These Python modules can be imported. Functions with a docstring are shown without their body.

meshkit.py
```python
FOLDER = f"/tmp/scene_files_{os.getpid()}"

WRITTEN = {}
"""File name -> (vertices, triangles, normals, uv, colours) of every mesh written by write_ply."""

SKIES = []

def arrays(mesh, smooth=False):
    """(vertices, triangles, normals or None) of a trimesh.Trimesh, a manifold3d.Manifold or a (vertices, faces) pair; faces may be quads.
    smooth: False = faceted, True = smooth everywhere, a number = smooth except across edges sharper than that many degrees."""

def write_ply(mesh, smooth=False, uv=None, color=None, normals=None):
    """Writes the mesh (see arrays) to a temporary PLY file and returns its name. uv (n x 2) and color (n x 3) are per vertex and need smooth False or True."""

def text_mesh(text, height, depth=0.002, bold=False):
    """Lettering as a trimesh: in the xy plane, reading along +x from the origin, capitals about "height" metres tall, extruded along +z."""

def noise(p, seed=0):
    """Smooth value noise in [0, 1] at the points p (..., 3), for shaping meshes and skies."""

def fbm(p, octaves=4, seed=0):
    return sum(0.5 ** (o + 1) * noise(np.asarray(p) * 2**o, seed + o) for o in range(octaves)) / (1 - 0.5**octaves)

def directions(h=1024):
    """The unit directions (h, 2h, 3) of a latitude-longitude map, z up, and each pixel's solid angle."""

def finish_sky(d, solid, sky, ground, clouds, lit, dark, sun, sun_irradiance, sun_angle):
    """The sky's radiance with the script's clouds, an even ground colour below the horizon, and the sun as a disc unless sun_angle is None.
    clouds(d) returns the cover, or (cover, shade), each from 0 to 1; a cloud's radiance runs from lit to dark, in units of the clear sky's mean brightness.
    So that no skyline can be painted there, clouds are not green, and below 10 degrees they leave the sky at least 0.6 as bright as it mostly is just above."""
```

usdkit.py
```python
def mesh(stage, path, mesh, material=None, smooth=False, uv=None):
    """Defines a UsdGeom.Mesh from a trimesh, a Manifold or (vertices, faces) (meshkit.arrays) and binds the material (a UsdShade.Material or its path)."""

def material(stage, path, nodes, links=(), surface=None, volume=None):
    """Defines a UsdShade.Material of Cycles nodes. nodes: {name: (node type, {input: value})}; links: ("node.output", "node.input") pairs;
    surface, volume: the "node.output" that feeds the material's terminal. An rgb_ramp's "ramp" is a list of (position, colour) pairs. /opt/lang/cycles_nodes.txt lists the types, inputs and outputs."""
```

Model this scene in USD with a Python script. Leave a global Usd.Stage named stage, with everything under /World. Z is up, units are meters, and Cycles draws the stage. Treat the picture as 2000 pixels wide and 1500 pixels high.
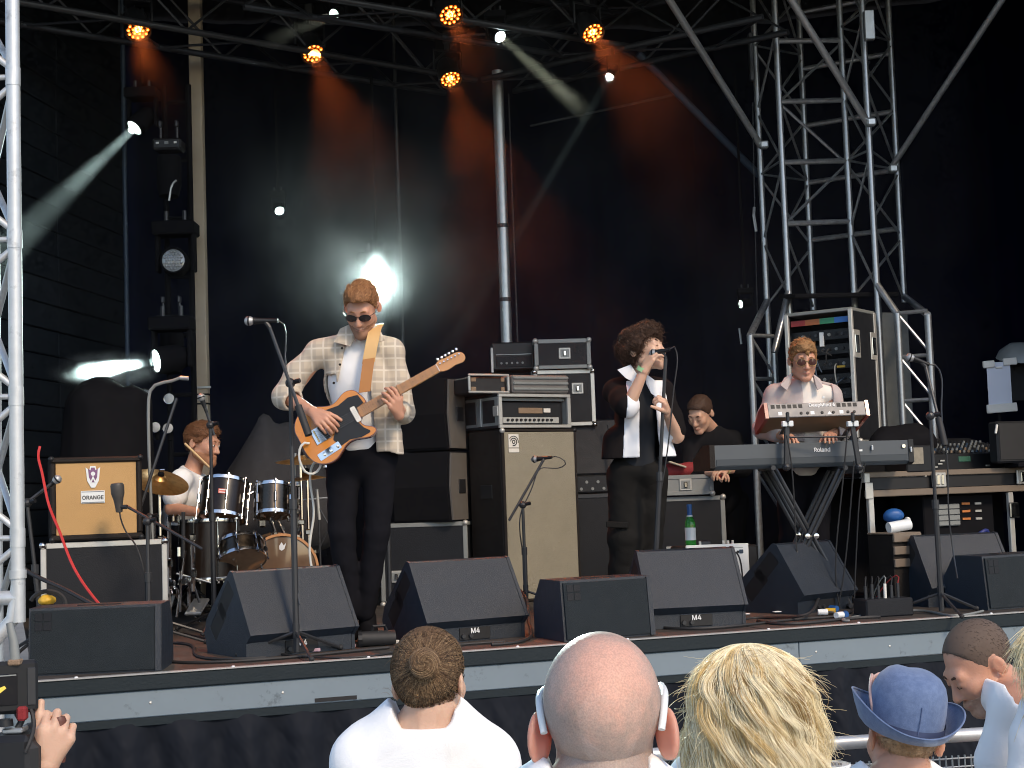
import math, random
import numpy as np, trimesh, usdkit, meshkit, manifold3d
from scipy.spatial import ConvexHull
from pxr import Usd, UsdGeom, UsdLux, UsdShade, Gf, Sdf, Vt
stage = Usd.Stage.CreateInMemory()
UsdGeom.SetStageUpAxis(stage, UsdGeom.Tokens.z)
UsdGeom.Xform.Define(stage, '/World')
A = lambda *v: np.array(v, float)
PI = math.pi
# ---------------------------------------------------------------- camera
FPX, PITCH, ROLL = 2900.0, math.atan(216 / 2900.0), math.radians(2.0)
CAM = A(0, 0, 1.95)
ZS = 1.20                                   # height of the stage floor
FWD = A(0, math.cos(PITCH), math.sin(PITCH))
_u0 = A(0, -math.sin(PITCH), math.cos(PITCH))
RGT = A(1, 0, 0) * math.cos(ROLL) - _u0 * math.sin(ROLL)
UPV = A(1, 0, 0) * math.sin(ROLL) + _u0 * math.cos(ROLL)
camera = UsdGeom.Camera.Define(stage, '/World/camera')
camera.CreateHorizontalApertureAttr(36.0)
camera.CreateFocalLengthAttr(36.0 * FPX / 2000)
camera.CreateClippingRangeAttr(Gf.Vec2f(0.05, 2000))
_m = np.eye(4); _m[0, :3], _m[1, :3], _m[2, :3], _m[3, :3] = RGT, UPV, -FWD, CAM
camera.AddTransformOp().Set(Gf.Matrix4d(*_m.ravel().tolist()))
EXPOSURE = 0.85
camera.CreateExposureAttr(EXPOSURE)
# ---------------------------------------------------------------- sky and sun
SUN = A(0.40, -0.62, 0.62); SUN /= np.linalg.norm(SUN)
dome = UsdLux.DomeLight.Define(stage, '/World/sky')
_sm = usdkit.material(stage, '/World/Looks/sky', {
    "s": ("sky_texture", {"sky_type": "single_scattering", "sun_disc": False, "sun_elevation": math.asin(SUN[2]), "sun_rotation": math.atan2(SUN[0], SUN[1])}),
    "b": ("background_shader", {"strength": 0.15})}, [("s.color", "b.color")], surface="b.background")
UsdShade.MaterialBindingAPI.Apply(dome.GetPrim()).Bind(_sm)
dome.GetPrim().SetCustomDataByKey('kind', 'structure')
sun = UsdLux.DistantLight.Define(stage, '/World/sun')
sun.CreateIntensityAttr(0.40); sun.CreateAngleAttr(11.0); sun.CreateNormalizeAttr(True)
sun.CreateColorAttr(Gf.Vec3f(1.0, 0.78, 0.54))
sun.AddTransformOp().Set(Gf.Matrix4d().SetLookAt(Gf.Vec3d(*(SUN * 20).tolist()), Gf.Vec3d(0, 0, 0), Gf.Vec3d(0, 0, 1)).GetInverse())


# ---------------------------------------------------------------- places: measured directions turned into points of the scene
def P(px, py, d):
    return CAM + d * (FWD + RGT * (px - 1000) / FPX - UPV * (py - 750) / FPX)


def FL(px, py, z=ZS):
    r = FWD + RGT * (px - 1000) / FPX - UPV * (py - 750) / FPX
    return CAM + r * (z - CAM[2]) / r[2]


# ---------------------------------------------------------------- scene tree
_used = {}


def numbered(path):
    k = _used.get(path, -1) + 1
    _used[path] = k
    return path if k == 0 else f'{path}_{k:03d}'


class Thing:
    def __init__(s, name, label, cat, loc=(0, 0, 0), rz=0.0, group=None, kind=None):
        s.path = numbered('/World/' + name)
        s.loc, s.rz = A(*loc), rz
        x = UsdGeom.Xform.Define(stage, s.path)
        x.AddTranslateOp().Set(Gf.Vec3d(*s.loc.tolist()))
        if rz:
            x.AddRotateZOp().Set(math.degrees(rz))
        s.prim = x.GetPrim()
        tag(s.prim, label, cat, group, kind)

    def w2l(s, p):
        q = np.asarray(p, float) - s.loc
        c, n = math.cos(-s.rz), math.sin(-s.rz)
        return np.stack([q[..., 0] * c - q[..., 1] * n, q[..., 0] * n + q[..., 1] * c, q[..., 2]], -1)

    def l2w(s, p):
        q = np.asarray(p, float)
        c, n = math.cos(s.rz), math.sin(s.rz)
        return np.stack([q[..., 0] * c - q[..., 1] * n, q[..., 0] * n + q[..., 1] * c, q[..., 2]], -1) + s.loc

    def part(s, name, g, m, label=None, smooth=False, world=False, under=None, kind=None):
        path = numbered((under or s.path) + '/' + name)
        if isinstance(g, list):
            g = join(g)
        v, f = g[0], g[1]
        if world:
            v = s.w2l(v)
        p = usdkit.mesh(stage, path, (v, f), m, smooth=smooth).GetPrim()
        if label:
            p.SetCustomDataByKey('label', label)
        if kind:
            p.SetCustomDataByKey('kind', kind)
        return path

    def curves(s, name, strands, widths, m, world=True, under=None):
        path = numbered((under or s.path) + '/' + name)
        c = UsdGeom.BasisCurves.Define(stage, path)
        pts = np.concatenate(strands)
        if world:
            pts = s.w2l(pts)
        c.CreatePointsAttr(Vt.Vec3fArray.FromNumpy(pts.astype(np.float32)))
        c.CreateCurveVertexCountsAttr(Vt.IntArray.FromNumpy(np.array([len(t) for t in strands], np.int32)))
        c.CreateTypeAttr('linear')
        w = np.concatenate([np.full(len(t), widths) * np.linspace(1, .45, len(t)) for t in strands]) if np.ndim(widths) == 0 else widths
        c.CreateWidthsAttr(Vt.FloatArray.FromNumpy(w.astype(np.float32)))
        c.SetWidthsInterpolation('vertex')
        UsdShade.MaterialBindingAPI.Apply(c.GetPrim()).Bind(m)
        return path


def tag(prim, label=None, cat=None, group=None, kind=None):
    for k, v in (('label', label), ('category', cat), ('group', group), ('kind', kind)):
        if v:
            prim.SetCustomDataByKey(k, v)


def single(name, g, m, label, cat, group=None, kind=None, smooth=False):
    if isinstance(g, list):
        g = join(g)
    p = usdkit.mesh(stage, numbered('/World/' + name), (g[0], g[1]), m, smooth=smooth).GetPrim()
    tag(p, label, cat, group, kind)
    return p


def dup(src, loc, rz, label, group=None):
    """A copy of a thing with its parts, as an instance of its own."""
    cat = src.prim.GetCustomDataByKey('category')
    t = Thing(src.path.split('/')[-1].rstrip('0123456789').rstrip('_') if src.path[-1].isdigit() else src.path.split('/')[-1], label, cat, loc, rz, group)
    t.prim.GetReferences().AddInternalReference(src.path)
    t.prim.SetInstanceable(True)
    return t


# ---------------------------------------------------------------- mesh code: every shape is (vertices, triangles)
def join(gs):
    vs, fs, n = [], [], 0
    for g in gs:
        vs.append(np.asarray(g[0], float)); fs.append(np.asarray(g[1], int) + n); n += len(g[0])
    return np.concatenate(vs), np.concatenate(fs)


def hull(pts):
    pts = np.asarray(pts, float)
    h = ConvexHull(pts)
    f = h.simplices.copy()
    c = pts.mean(0)
    nrm = np.cross(pts[f[:, 1]] - pts[f[:, 0]], pts[f[:, 2]] - pts[f[:, 0]])
    flip = np.einsum('ij,ij->i', nrm, pts[f[:, 0]] - c) < 0
    f[flip] = f[flip][:, ::-1]
    return pts, f


def box(c, s, b=0.0, rot=None):
    """A box round c of size s with its edges chamfered by b."""
    c, h = np.asarray(c, float), np.asarray(s, float) / 2
    b = min(b, h.min() * .8)
    sg = np.array([(i, j, k) for i in (-1, 1) for j in (-1, 1) for k in (-1, 1)], float)
    if b > 0:
        pts = np.concatenate([sg * (h - b * (1 - np.eye(3)[a])) for a in range(3)])
    else:
        pts = sg * h
    if rot is not None:
        pts = pts @ np.asarray(rot).T
    v, f = hull(pts)
    return v + c, f


def bx(x0, x1, y0, y1, z0, z1, b=0.0):
    return box(((x0 + x1) / 2, (y0 + y1) / 2, (z0 + z1) / 2), (x1 - x0, y1 - y0, z1 - z0), b)


def frame_of(t, ref=None):
    t = np.asarray(t, float) / np.linalg.norm(t)
    r = A(0, 0, 1) if ref is None else np.asarray(ref, float)
    if abs(t @ r) > .98:
        r = A(1, 0, 0)
    u = np.cross(t, r); u /= np.linalg.norm(u)
    return u, np.cross(t, u), t


def tube(pts, r, n=8, caps=True):
    pts = np.asarray(pts, float)
    k = len(pts)
    r = np.broadcast_to(np.asarray(r, float), (k,))
    tg = np.gradient(pts, axis=0)
    u, v, _ = frame_of(tg[0])
    a = np.arange(n) / n * 2 * PI
    rings = []
    for i in range(k):
        t = tg[i] / max(np.linalg.norm(tg[i]), 1e-9)
        u = u - t * (u @ t); u /= np.linalg.norm(u)
        v = np.cross(t, u)
        rings.append(pts[i] + r[i] * (np.cos(a)[:, None] * u + np.sin(a)[:, None] * v))
    V = np.concatenate(rings + ([pts[:1], pts[-1:]] if caps else []))
    i, j = np.meshgrid(np.arange(k - 1), np.arange(n), indexing='ij')
    p, q = (i * n + j).ravel(), (i * n + (j + 1) % n).ravel()
    F = [np.stack([p, q, q + n], 1), np.stack([p, q + n, p + n], 1)]
    if caps:
        j = np.arange(n); jn = (j + 1) % n
        F += [np.stack([jn, j, np.full(n, k * n)], 1), np.stack([(k - 1) * n + j, (k - 1) * n + jn, np.full(n, k * n + 1)], 1)]
    return V, np.concatenate(F)


def cyl(a, b, r, r2=None, n=12):
    return tube([a, b], [r, r if r2 is None else r2], n)


def lathe(prof, o=(0, 0, 0), axis=(0, 0, 1), n=24):
    """Turns (radius, height) pairs about an axis through o."""
    u, v, t = frame_of(axis)
    prof = np.asarray(prof, float)
    a = np.arange(n) / n * 2 * PI
    V = (np.asarray(o, float) + prof[:, None, 1:] * t + prof[:, None, :1] * (np.cos(a)[None, :, None] * u + np.sin(a)[None, :, None] * v)).reshape(-1, 3)
    k = len(prof)
    i, j = np.meshgrid(np.arange(k - 1), np.arange(n), indexing='ij')
    p, q = (i * n + j).ravel(), (i * n + (j + 1) % n).ravel()
    return V, np.concatenate([np.stack([p, q, q + n], 1), np.stack([p, q + n, p + n], 1)])


def prism(poly, x0, x1, ax=0):
    """A polygon (u, v) extruded along axis ax from x0 to x1."""
    poly = np.asarray(poly, float)
    n = len(poly)
    import shapely
    g = shapely.Polygon(poly)
    vv, ff = trimesh.creation.triangulate_polygon(g, engine='earcut')
    m = trimesh.creation.extrude_polygon(g, x1 - x0, engine='earcut')
    v = np.array(m.vertices)
    out = np.empty_like(v)
    o = [i for i in range(3) if i != ax]
    out[:, ax] = v[:, 2] + x0
    out[:, o[0]], out[:, o[1]] = v[:, 0], v[:, 1]
    f = np.array(m.faces)
    if ax == 1:
        f = f[:, ::-1]
    return out, f


def tri(m):
    return np.array(m.vertices), np.array(m.faces)


def rotm(ax, a):
    c, s = math.cos(a), math.sin(a)
    return {'x': A(1, 0, 0, 0, c, -s, 0, s, c), 'y': A(c, 0, s, 0, 1, 0, -s, 0, c), 'z': A(c, -s, 0, s, c, 0, 0, 0, 1)}[ax].reshape(3, 3)


def xf(g, R=None, t=(0, 0, 0)):
    v = np.asarray(g[0], float)
    if R is not None:
        v = v @ np.asarray(R).T
    return v + np.asarray(t, float), g[1]


def text(s, height, depth=.002, bold=True):
    """Lettering that reads along +x and stands in the xz plane, facing -y."""
    m = meshkit.text_mesh(s, height, depth, bold)
    v = np.array(m.vertices)
    return np.stack([v[:, 0] - (v[:, 0].min() + v[:, 0].max()) / 2, -v[:, 2], v[:, 1]], -1), np.array(m.faces)


def spline(pts, n=24):
    from scipy.interpolate import CubicSpline
    pts = np.asarray(pts, float)
    s = np.r_[0, np.cumsum(np.linalg.norm(np.diff(pts, axis=0), axis=1))]
    return CubicSpline(s, pts)(np.linspace(0, s[-1], n))


def ball(c, r, sub=2):
    m = trimesh.creation.icosphere(sub, 1.0)
    return np.array(m.vertices) * np.asarray(r, float) + np.asarray(c, float), np.array(m.faces)


# ---------------------------------------------------------------- distance fields: bodies, clothes, hair
def cone(a, b, ra, rb):
    a, b = np.asarray(a, float), np.asarray(b, float)
    ab = b - a
    L = ab @ ab + 1e-12

    def f(p):
        t = np.clip((p - a) @ ab / L, 0, 1)
        return np.linalg.norm(p - a - t[:, None] * ab, axis=1) - (ra + t * (rb - ra))
    f.b = np.minimum(a - ra, b - rb), np.maximum(a + ra, b + rb)
    return f


def ell(c, r, R=None):
    c, r = np.asarray(c, float), np.asarray(r, float)
    R = np.eye(3) if R is None else np.asarray(R)

    def f(p):
        q = (p - c) @ R
        k0 = np.linalg.norm(q / r, axis=1); k1 = np.linalg.norm(q / r ** 2, axis=1)
        return k0 * (k0 - 1) / np.maximum(k1, 1e-9)
    e = np.sqrt((R ** 2) @ (r ** 2))
    f.b = c - e, c + e
    return f


def smin(a, b, k):
    h = np.clip(.5 + .5 * (b - a) / k, 0, 1)
    return b + (a - b) * h - k * h * (1 - h)


def uni(fs, k=.03):
    def f(p):
        d = fs[0](p)
        for g in fs[1:]:
            d = smin(d, g(p), k)
        return d
    f.b = np.min([g.b[0] for g in fs], 0), np.max([g.b[1] for g in fs], 0)
    return f


def sub(a, b, k=.01):
    def f(p):
        return -smin(-a(p), b(p), k)
    f.b = a.b
    return f


def cut(a, fn):
    """a, without the places where fn(p) < 0 (fn in metres)."""
    def f(p):
        return np.maximum(a(p), -fn(p))
    f.b = a.b
    return f


def off(a, t):
    def f(p):
        return a(p) - t
    f.b = a.b[0] - t, a.b[1] + t
    return f


def wrinkle(a, amp, freq, seed=0, stretch=(1, 1, 1)):
    s = np.asarray(stretch, float) * freq

    def f(p):
        return a(p) - amp * (meshkit.fbm(p * s + 31.7, 3, seed) - .5) * 2
    f.b = a.b[0] - amp, a.b[1] + amp
    return f


def moved(a, R, t):
    """The field a placed with rotation R (columns = its axes) and origin t."""
    R, t = np.asarray(R, float), np.asarray(t, float)

    def f(p):
        return a((p - t) @ R)
    c = np.array([[a.b[i][0], a.b[j][1], a.b[k][2]] for i in (0, 1) for j in (0, 1) for k in (0, 1)]) @ R.T + t
    f.b = c.min(0), c.max(0)
    return f


def skin_of(f, h, lo=None, hi=None, slack=2.2):
    """The surface f = 0 as a mesh (surface nets), evaluated only near the surface."""
    lo = (f.b[0] if lo is None else np.asarray(lo, float)) - 2 * h
    hi = (f.b[1] if hi is None else np.asarray(hi, float)) + 2 * h
    n = (np.ceil((hi - lo) / (4 * h)).astype(int) + 1) * 4
    nc = n // 4
    gc = np.stack(np.meshgrid(*[np.arange(k) for k in nc], indexing='ij'), -1).reshape(-1, 3)
    dc = f(lo + (gc * 4 + 1.5) * h)
    act = np.abs(dc) < 4 * h * slack
    D = np.repeat(np.repeat(np.repeat(dc.reshape(nc), 4, 0), 4, 1), 4, 2)
    o = np.stack(np.meshgrid(*[np.arange(4)] * 3, indexing='ij'), -1).reshape(-1, 3)
    idx = (gc[act][:, None] * 4 + o[None]).reshape(-1, 3)
    D[tuple(idx.T)] = f(lo + idx * h)
    D[0], D[-1], D[:, 0], D[:, -1], D[:, :, 0], D[:, :, -1] = [np.maximum(x, h * .5) for x in (D[0], D[-1], D[:, 0], D[:, -1], D[:, :, 0], D[:, :, -1])]
    S = D < 0
    m = np.array(D.shape) - 1
    corners = [(i, j, k) for i in (0, 1) for j in (0, 1) for k in (0, 1)]
    cnt = sum(S[i:i + m[0], j:j + m[1], k:k + m[2]].astype(np.int8) for i, j, k in corners)
    cells = np.argwhere((cnt > 0) & (cnt < 8))
    cd = np.stack([D[tuple((cells + c).T)] for c in corners], 1)
    acc, num = np.zeros((len(cells), 3)), np.zeros(len(cells))
    for a in range(8):
        for b in range(a + 1, 8):
            ca, cb = np.array(corners[a]), np.array(corners[b])
            if np.abs(ca - cb).sum() != 1:
                continue
            da, db = cd[:, a], cd[:, b]
            x = (da < 0) != (db < 0)
            t = np.where(x, da / np.where(x, da - db, 1), 0)
            acc += np.where(x[:, None], ca + t[:, None] * (cb - ca), 0); num += x
    V = lo + (cells + acc / num[:, None]) * h
    ids = -np.ones(m, int); ids[tuple(cells.T)] = np.arange(len(cells))
    F = []
    for ax in range(3):
        b, c = [(1, 2), (2, 0), (0, 1)][ax]
        e = np.zeros(3, int); e[ax] = 1
        hi_ = np.array(S.shape); hi_[ax] -= 1
        s0, s1 = S[tuple(slice(0, q) for q in hi_)], S[tuple(slice(e[q], e[q] + hi_[q]) for q in range(3))]
        g = np.argwhere(s0 != s1)
        g = g[(g[:, b] > 0) & (g[:, c] > 0) & (g[:, b] < m[b]) & (g[:, c] < m[c])]
        eb, ec = np.zeros(3, int), np.zeros(3, int); eb[b] = 1; ec[c] = 1
        q = [ids[tuple((g - x).T)] for x in (0 * eb, eb, eb + ec, ec)]
        inn = S[tuple(g.T)]
        Q = np.stack(q, 1)
        Q[~inn] = Q[~inn][:, ::-1]
        F.append(Q)
    Q = np.concatenate(F)
    Q = Q[(Q >= 0).all(1)]
    return V, np.concatenate([Q[:, [0, 1, 2]], Q[:, [0, 2, 3]]])


def merged(gs):
    """One continuous surface out of overlapping closed ones."""
    try:
        ms = [manifold3d.Manifold(manifold3d.Mesh(np.asarray(g[0], np.float32), np.asarray(g[1], np.uint32))) for g in gs]
        r = ms[0]
        for x in ms[1:]:
            r = r + x
        o = r.to_mesh()
        if len(o.tri_verts) > .5 * sum(len(g[1]) for g in gs):
            return np.array(o.vert_properties[:, :3], float), np.array(o.tri_verts, int)
    except Exception:
        pass
    return join(gs)


# ---------------------------------------------------------------- materials
def lin(*c):
    return tuple(float(x) for x in c)


def mat(name, col, rough=.5, metal=0.0, var=.18, scale=6.0, bump=0.0, bscale=80.0, wear=None, **kw):
    col = np.array(col, float)
    nd = {"g": ("geometry", {}), "n": ("noise_texture", {"scale": scale, "detail": 5.0, "roughness": .62}),
          "m": ("mix_color", {"a": lin(*(col * (1 - var))), "b": lin(*(col * (1 + var)))}),
          "p": ("principled_bsdf", {"roughness": rough, "metallic": metal, **kw})}
    ln = [("g.position", "n.vector"), ("n.fac", "m.fac"), ("m.result", "p.base_color")]
    if wear:                                                      # scuffs of another colour in patches: (colour, amount, scale)
        nd.update({"w": ("noise_texture", {"scale": wear[2], "detail": 6.0, "roughness": .7}),
                   "r": ("rgb_ramp", {"ramp": [(0, (0, 0, 0)), (1 - wear[1] - .06, (0, 0, 0)), (1 - wear[1] + .06, (1, 1, 1)), (1, (1, 1, 1))]}),
                   "mw": ("mix_color", {"b": lin(*wear[0])})})
        ln = ln[:2] + [("g.position", "w.vector"), ("w.fac", "r.fac"), ("r.color", "mw.fac"), ("m.result", "mw.a"), ("mw.result", "p.base_color")]
    nd["rn"] = ("noise_texture", {"scale": scale * 3.1, "detail": 4.0})
    nd["rr"] = ("map_range", {"to_min": max(rough - .09, .02), "to_max": min(rough + .12, 1.0)})
    ln += [("g.position", "rn.vector"), ("rn.fac", "rr.value"), ("rr.result", "p.roughness")]
    if bump:
        nd.update({"bn": ("noise_texture", {"scale": bscale, "detail": 4.0}), "b": ("bump", {"strength": bump, "distance": .01})})
        ln += [("g.position", "bn.vector"), ("bn.fac", "b.height"), ("b.normal", "p.normal")]
    return usdkit.material(stage, '/World/Looks/' + name, nd, ln, surface="p.BSDF")


def glow(name, col, strength):
    return usdkit.material(stage, '/World/Looks/' + name, {"e": ("emission", {"color": lin(*col), "strength": strength})}, surface="e.emission")


M = {}
M['ground'] = mat('ground', (.13, .12, .105), .9, bump=.4, bscale=30, var=.3, scale=2)
M['deck'] = mat('deck_plywood', (.036, .028, .023), .7, var=.4, scale=3, bump=.15, wear=((.05, .04, .035), .45, 3))
M['edge_black'] = mat('edge_black', (.007, .013, .017), .5, specular_ior_level=.3, wear=((.10, .12, .13), .22, 9), bump=.1)
M['edge_line'] = mat('edge_strip', (.30, .30, .29), .5, var=.3, scale=20)
M['fascia'] = mat('fascia_grey', (.145, .185, .215), .55, var=.10, scale=4, wear=((.075, .095, .11), .34, 11))
M['skirt'] = mat('skirt_cloth', (.0045, .0065, .0115), .75, var=.15, scale=5, specular_ior_level=.2)
M['drape'] = mat('black_drape', (.0022, .0032, .0115), .95, var=.4, scale=3, specular_ior_level=.05)
M['board'] = mat('wall_board', (.0055, .0085, .013), .75, var=.5, scale=2.2, bump=.1, specular_ior_level=.2)
M['roof'] = mat('roof_canvas', (.006, .006, .008), .9)
M['alu'] = mat('aluminium', (.62, .63, .64), .38, .9, var=.14, scale=25, wear=((.30, .31, .32), .3, 14))
M['alu_bright'] = mat('aluminium_bright', (.50, .515, .52), .42, .5, var=.2, scale=18, wear=((.27, .28, .285), .36, 9))
M['steel'] = mat('galvanised', (.42, .44, .45), .4, .85, var=.2, scale=12)
M['steel_dark'] = mat('dark_steel', (.045, .047, .052), .45, .6, var=.25, scale=12)
M['tower'] = mat('tower_tube', (.37, .38, .39), .32, .8, var=.2, scale=10, wear=((.12, .12, .13), .25, 7))
M['blue_steel'] = mat('blue_steel', (.03, .05, .08), .5, .2)
M['beige_post'] = mat('beige_post', (.36, .30, .22), .6, var=.15, scale=4, wear=((.22, .19, .15), .25, 7))
M['chrome'] = mat('chrome', (.58, .57, .56), .12, 1.0, var=.05)
M['black'] = mat('black_plastic', (.008, .0085, .010), .45, var=.2, specular_ior_level=.35)
M['matt'] = mat('matt_black', (.005, .005, .0065), .85, var=.3, specular_ior_level=.12)
M['stand'] = mat('stand_black', (.028, .029, .032), .38, .2, var=.2, wear=((.09, .09, .09), .15, 20))
M['rubber'] = mat('rubber', (.012, .012, .013), .65)
M['wedge'] = mat('wedge_paint', (.0095, .0145, .0225), .42, var=.2, scale=7, bump=.35, bscale=420, wear=((.045, .05, .055), .16, 14))
M['grille'] = mat('grille_cloth', (.007, .012, .016), .6, specular_ior_level=.3, var=.25, scale=5, bump=.5, bscale=500)
M['recess'] = mat('recess_dark', (.004, .004, .005), .6)
M['white_print'] = mat('white_print', (.62, .63, .64), .5, var=.05)
M['tolex'] = mat('tolex_brown', (.012, .009, .0075), .6, bump=.4, bscale=300, specular_ior_level=.25)
M['tan_cloth'] = mat('tan_cloth', (.42, .255, .105), .85, var=.10, scale=5, bump=.3, bscale=400)
M['case_panel'] = mat('case_panel', (.008, .009, .012), .55, specular_ior_level=.25, var=.25, scale=4, bump=.15, bscale=150, wear=((.045, .045, .05), .15, 12))
M['case_edge'] = mat('case_edge', (.46, .45, .42), .42, .55, var=.16, scale=14, wear=((.22, .21, .2), .3, 10))
M['case_grey'] = mat('case_grey', (.20, .21, .205), .5, .2, var=.2, scale=9, wear=((.08, .08, .08), .25, 12))
M['silver_cloth'] = mat('silver_cloth', (.225, .205, .155), .85, var=.14, scale=5, bump=.5, bscale=200, wear=((.31, .285, .225), .30, 26))
M['cream'] = mat('cream_panel', (.60, .58, .54), .5, var=.06)
M['tan_amp'] = mat('tan_amp', (.20, .135, .085), .7, var=.15, scale=6, bump=.3, bscale=250)
M['white_panel'] = mat('white_panel', (.62, .65, .66), .4, var=.05)
M['red'] = mat('red_plastic', (.45, .03, .025), .45)
M['red_cloth'] = mat('red_cloth', (.20, .012, .015), .8, bump=.3)
M['blue'] = mat('blue_plastic', (.012, .075, .25), .45)
M['yellow'] = mat('yellow_tape', (.55, .33, .03), .5)
M['green_glass'] = usdkit.material(stage, '/World/Looks/green_glass', {"p": ("principled_bsdf", {"base_color": (.07, .50, .08), "roughness": .06, "transmission_weight": .75, "ior": 1.45})}, surface="p.BSDF")
M['cymbal'] = mat('bronze', (.46, .23, .075), .32, .9, var=.22, scale=9)
M['drum_shell'] = mat('drum_lacquer', (.010, .006, .004), .28, 0, var=.3, specular_ior_level=.35)
M['drum_head'] = mat('drum_head_smoked', (.11, .066, .042), .12, 0, var=.5, scale=5, coat_weight=.8, coat_roughness=.05)
M['hoop_wood'] = mat('hoop_wood', (.40, .19, .08), .25, 0, var=.2, scale=14, coat_weight=.6)
M['tom_metal'] = mat('tom_metal', (.085, .068, .052), .22, 1.0, var=.3)
M['white_cable'] = mat('white_cable', (.55, .55, .52), .5)
M['guitar'] = mat('guitar_lacquer', (.47, .165, .006), .25, var=.3, scale=5, coat_weight=.4, coat_roughness=.07, wear=((.33, .095, .004), .35, 5))
M['guitar_edge'] = mat('guitar_side', (.13, .034, .010), .22, coat_weight=.8)
M['maple'] = mat('maple_neck', (.44, .20, .05), .3, var=.12, scale=10, coat_weight=.5)
M['strap'] = mat('strap_leather', (.55, .34, .14), .65, var=.12)
M['strap_end'] = mat('strap_end', (.36, .15, .04), .6)
rng = np.random.default_rng(7)
# ---------------------------------------------------------------- ground, stage floor, front edge
single('ground', bx(-400, 400, -400, 400, -.2, 0), M['ground'], None, None, kind='structure')
EL, ER = FL(66, 1331), FL(2000, 1195)                 # the stage's front edge
SD = (ER - EL); SD[2] = 0; SD /= np.linalg.norm(SD)
YAW = math.atan2(SD[1], SD[0])
UP_ = A(-SD[1], SD[0], 0)                             # upstage
SX0 = EL.copy()


def ST(s, u, z=0.0):
    """A point of the stage: s metres along the front edge, u metres upstage, z above the floor."""
    return A(EL[0], EL[1], ZS) + SD * s + UP_ * u + A(0, 0, z)


SLEN = 9.5
st = Thing('stage_platform', None, None, ST(0, 0, 0), YAW, kind='structure')
bw, bd = 1.22, 2.44                                   # plywood sheets with open joints
for j in range(3):
    for i in range(8):
        st.part('board', bx(i * bw + .003, (i + 1) * bw - .003, .03 + j * bd + .003, .03 + (j + 1) * bd - .003, -.03, -.001 * ((i * 7 + j * 3) % 3), .002), M['deck'])
st.part('understructure', bx(.05, SLEN, .12, 7.3, -.20, -.032), M['matt'])
edge = Thing('stage_edge', 'black painted edge beam with grey trim strip along the front of the stage', 'stage edge', ST(0, 0, 0), YAW)
edge.part('edge_beam', bx(0, SLEN, -.03, .03, -.072, -.002, .006), M['edge_black'])
edge.part('trim_strip', bx(0, SLEN, -.034, .012, -.002, .004, .002), M['edge_line'])
for k in range(14):
    edge.part('bolt_head', lathe([(0, .011), (.006, .010), (.009, .006), (.009, .003)], (.18 + k * .68 + .1 * math.sin(k * 3), -.015, 0), n=8), M['white_print'])
fas = Thing('front_fascia', 'long pale grey metal fascia panels under the front edge of the stage', 'fascia', ST(0, 0, 0), YAW)
sm_ = SD @ (FL(1650, 1240) - EL)
xs = [0.012, 2.44 - .6, sm_, sm_ + 2.44, SLEN]
xs = [0.012, sm_, sm_ + 2.44, SLEN]
for a, b in zip(xs[:-1], xs[1:]):
    fas.part('panel', bx(a + .002, b - .002, -.016, .02, -.192, -.074, .003), M['fascia'])
fas.part('end_plate', bx(-.012, .008, -.02, .05, -.20, -.075, .003), M['edge_black'])
fas.part('end_profile', lathe([(.06, 0), (.06, .115)], (-.055, .03, -.19), n=16), M['fascia'])
sl = SD @ (FL(690, 1385, ZS - .18) - EL)
fas.part('slot_handle', bx(sl - .10, sl + .10, -.019, -.014, -.186, -.168), M['recess'])
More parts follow.
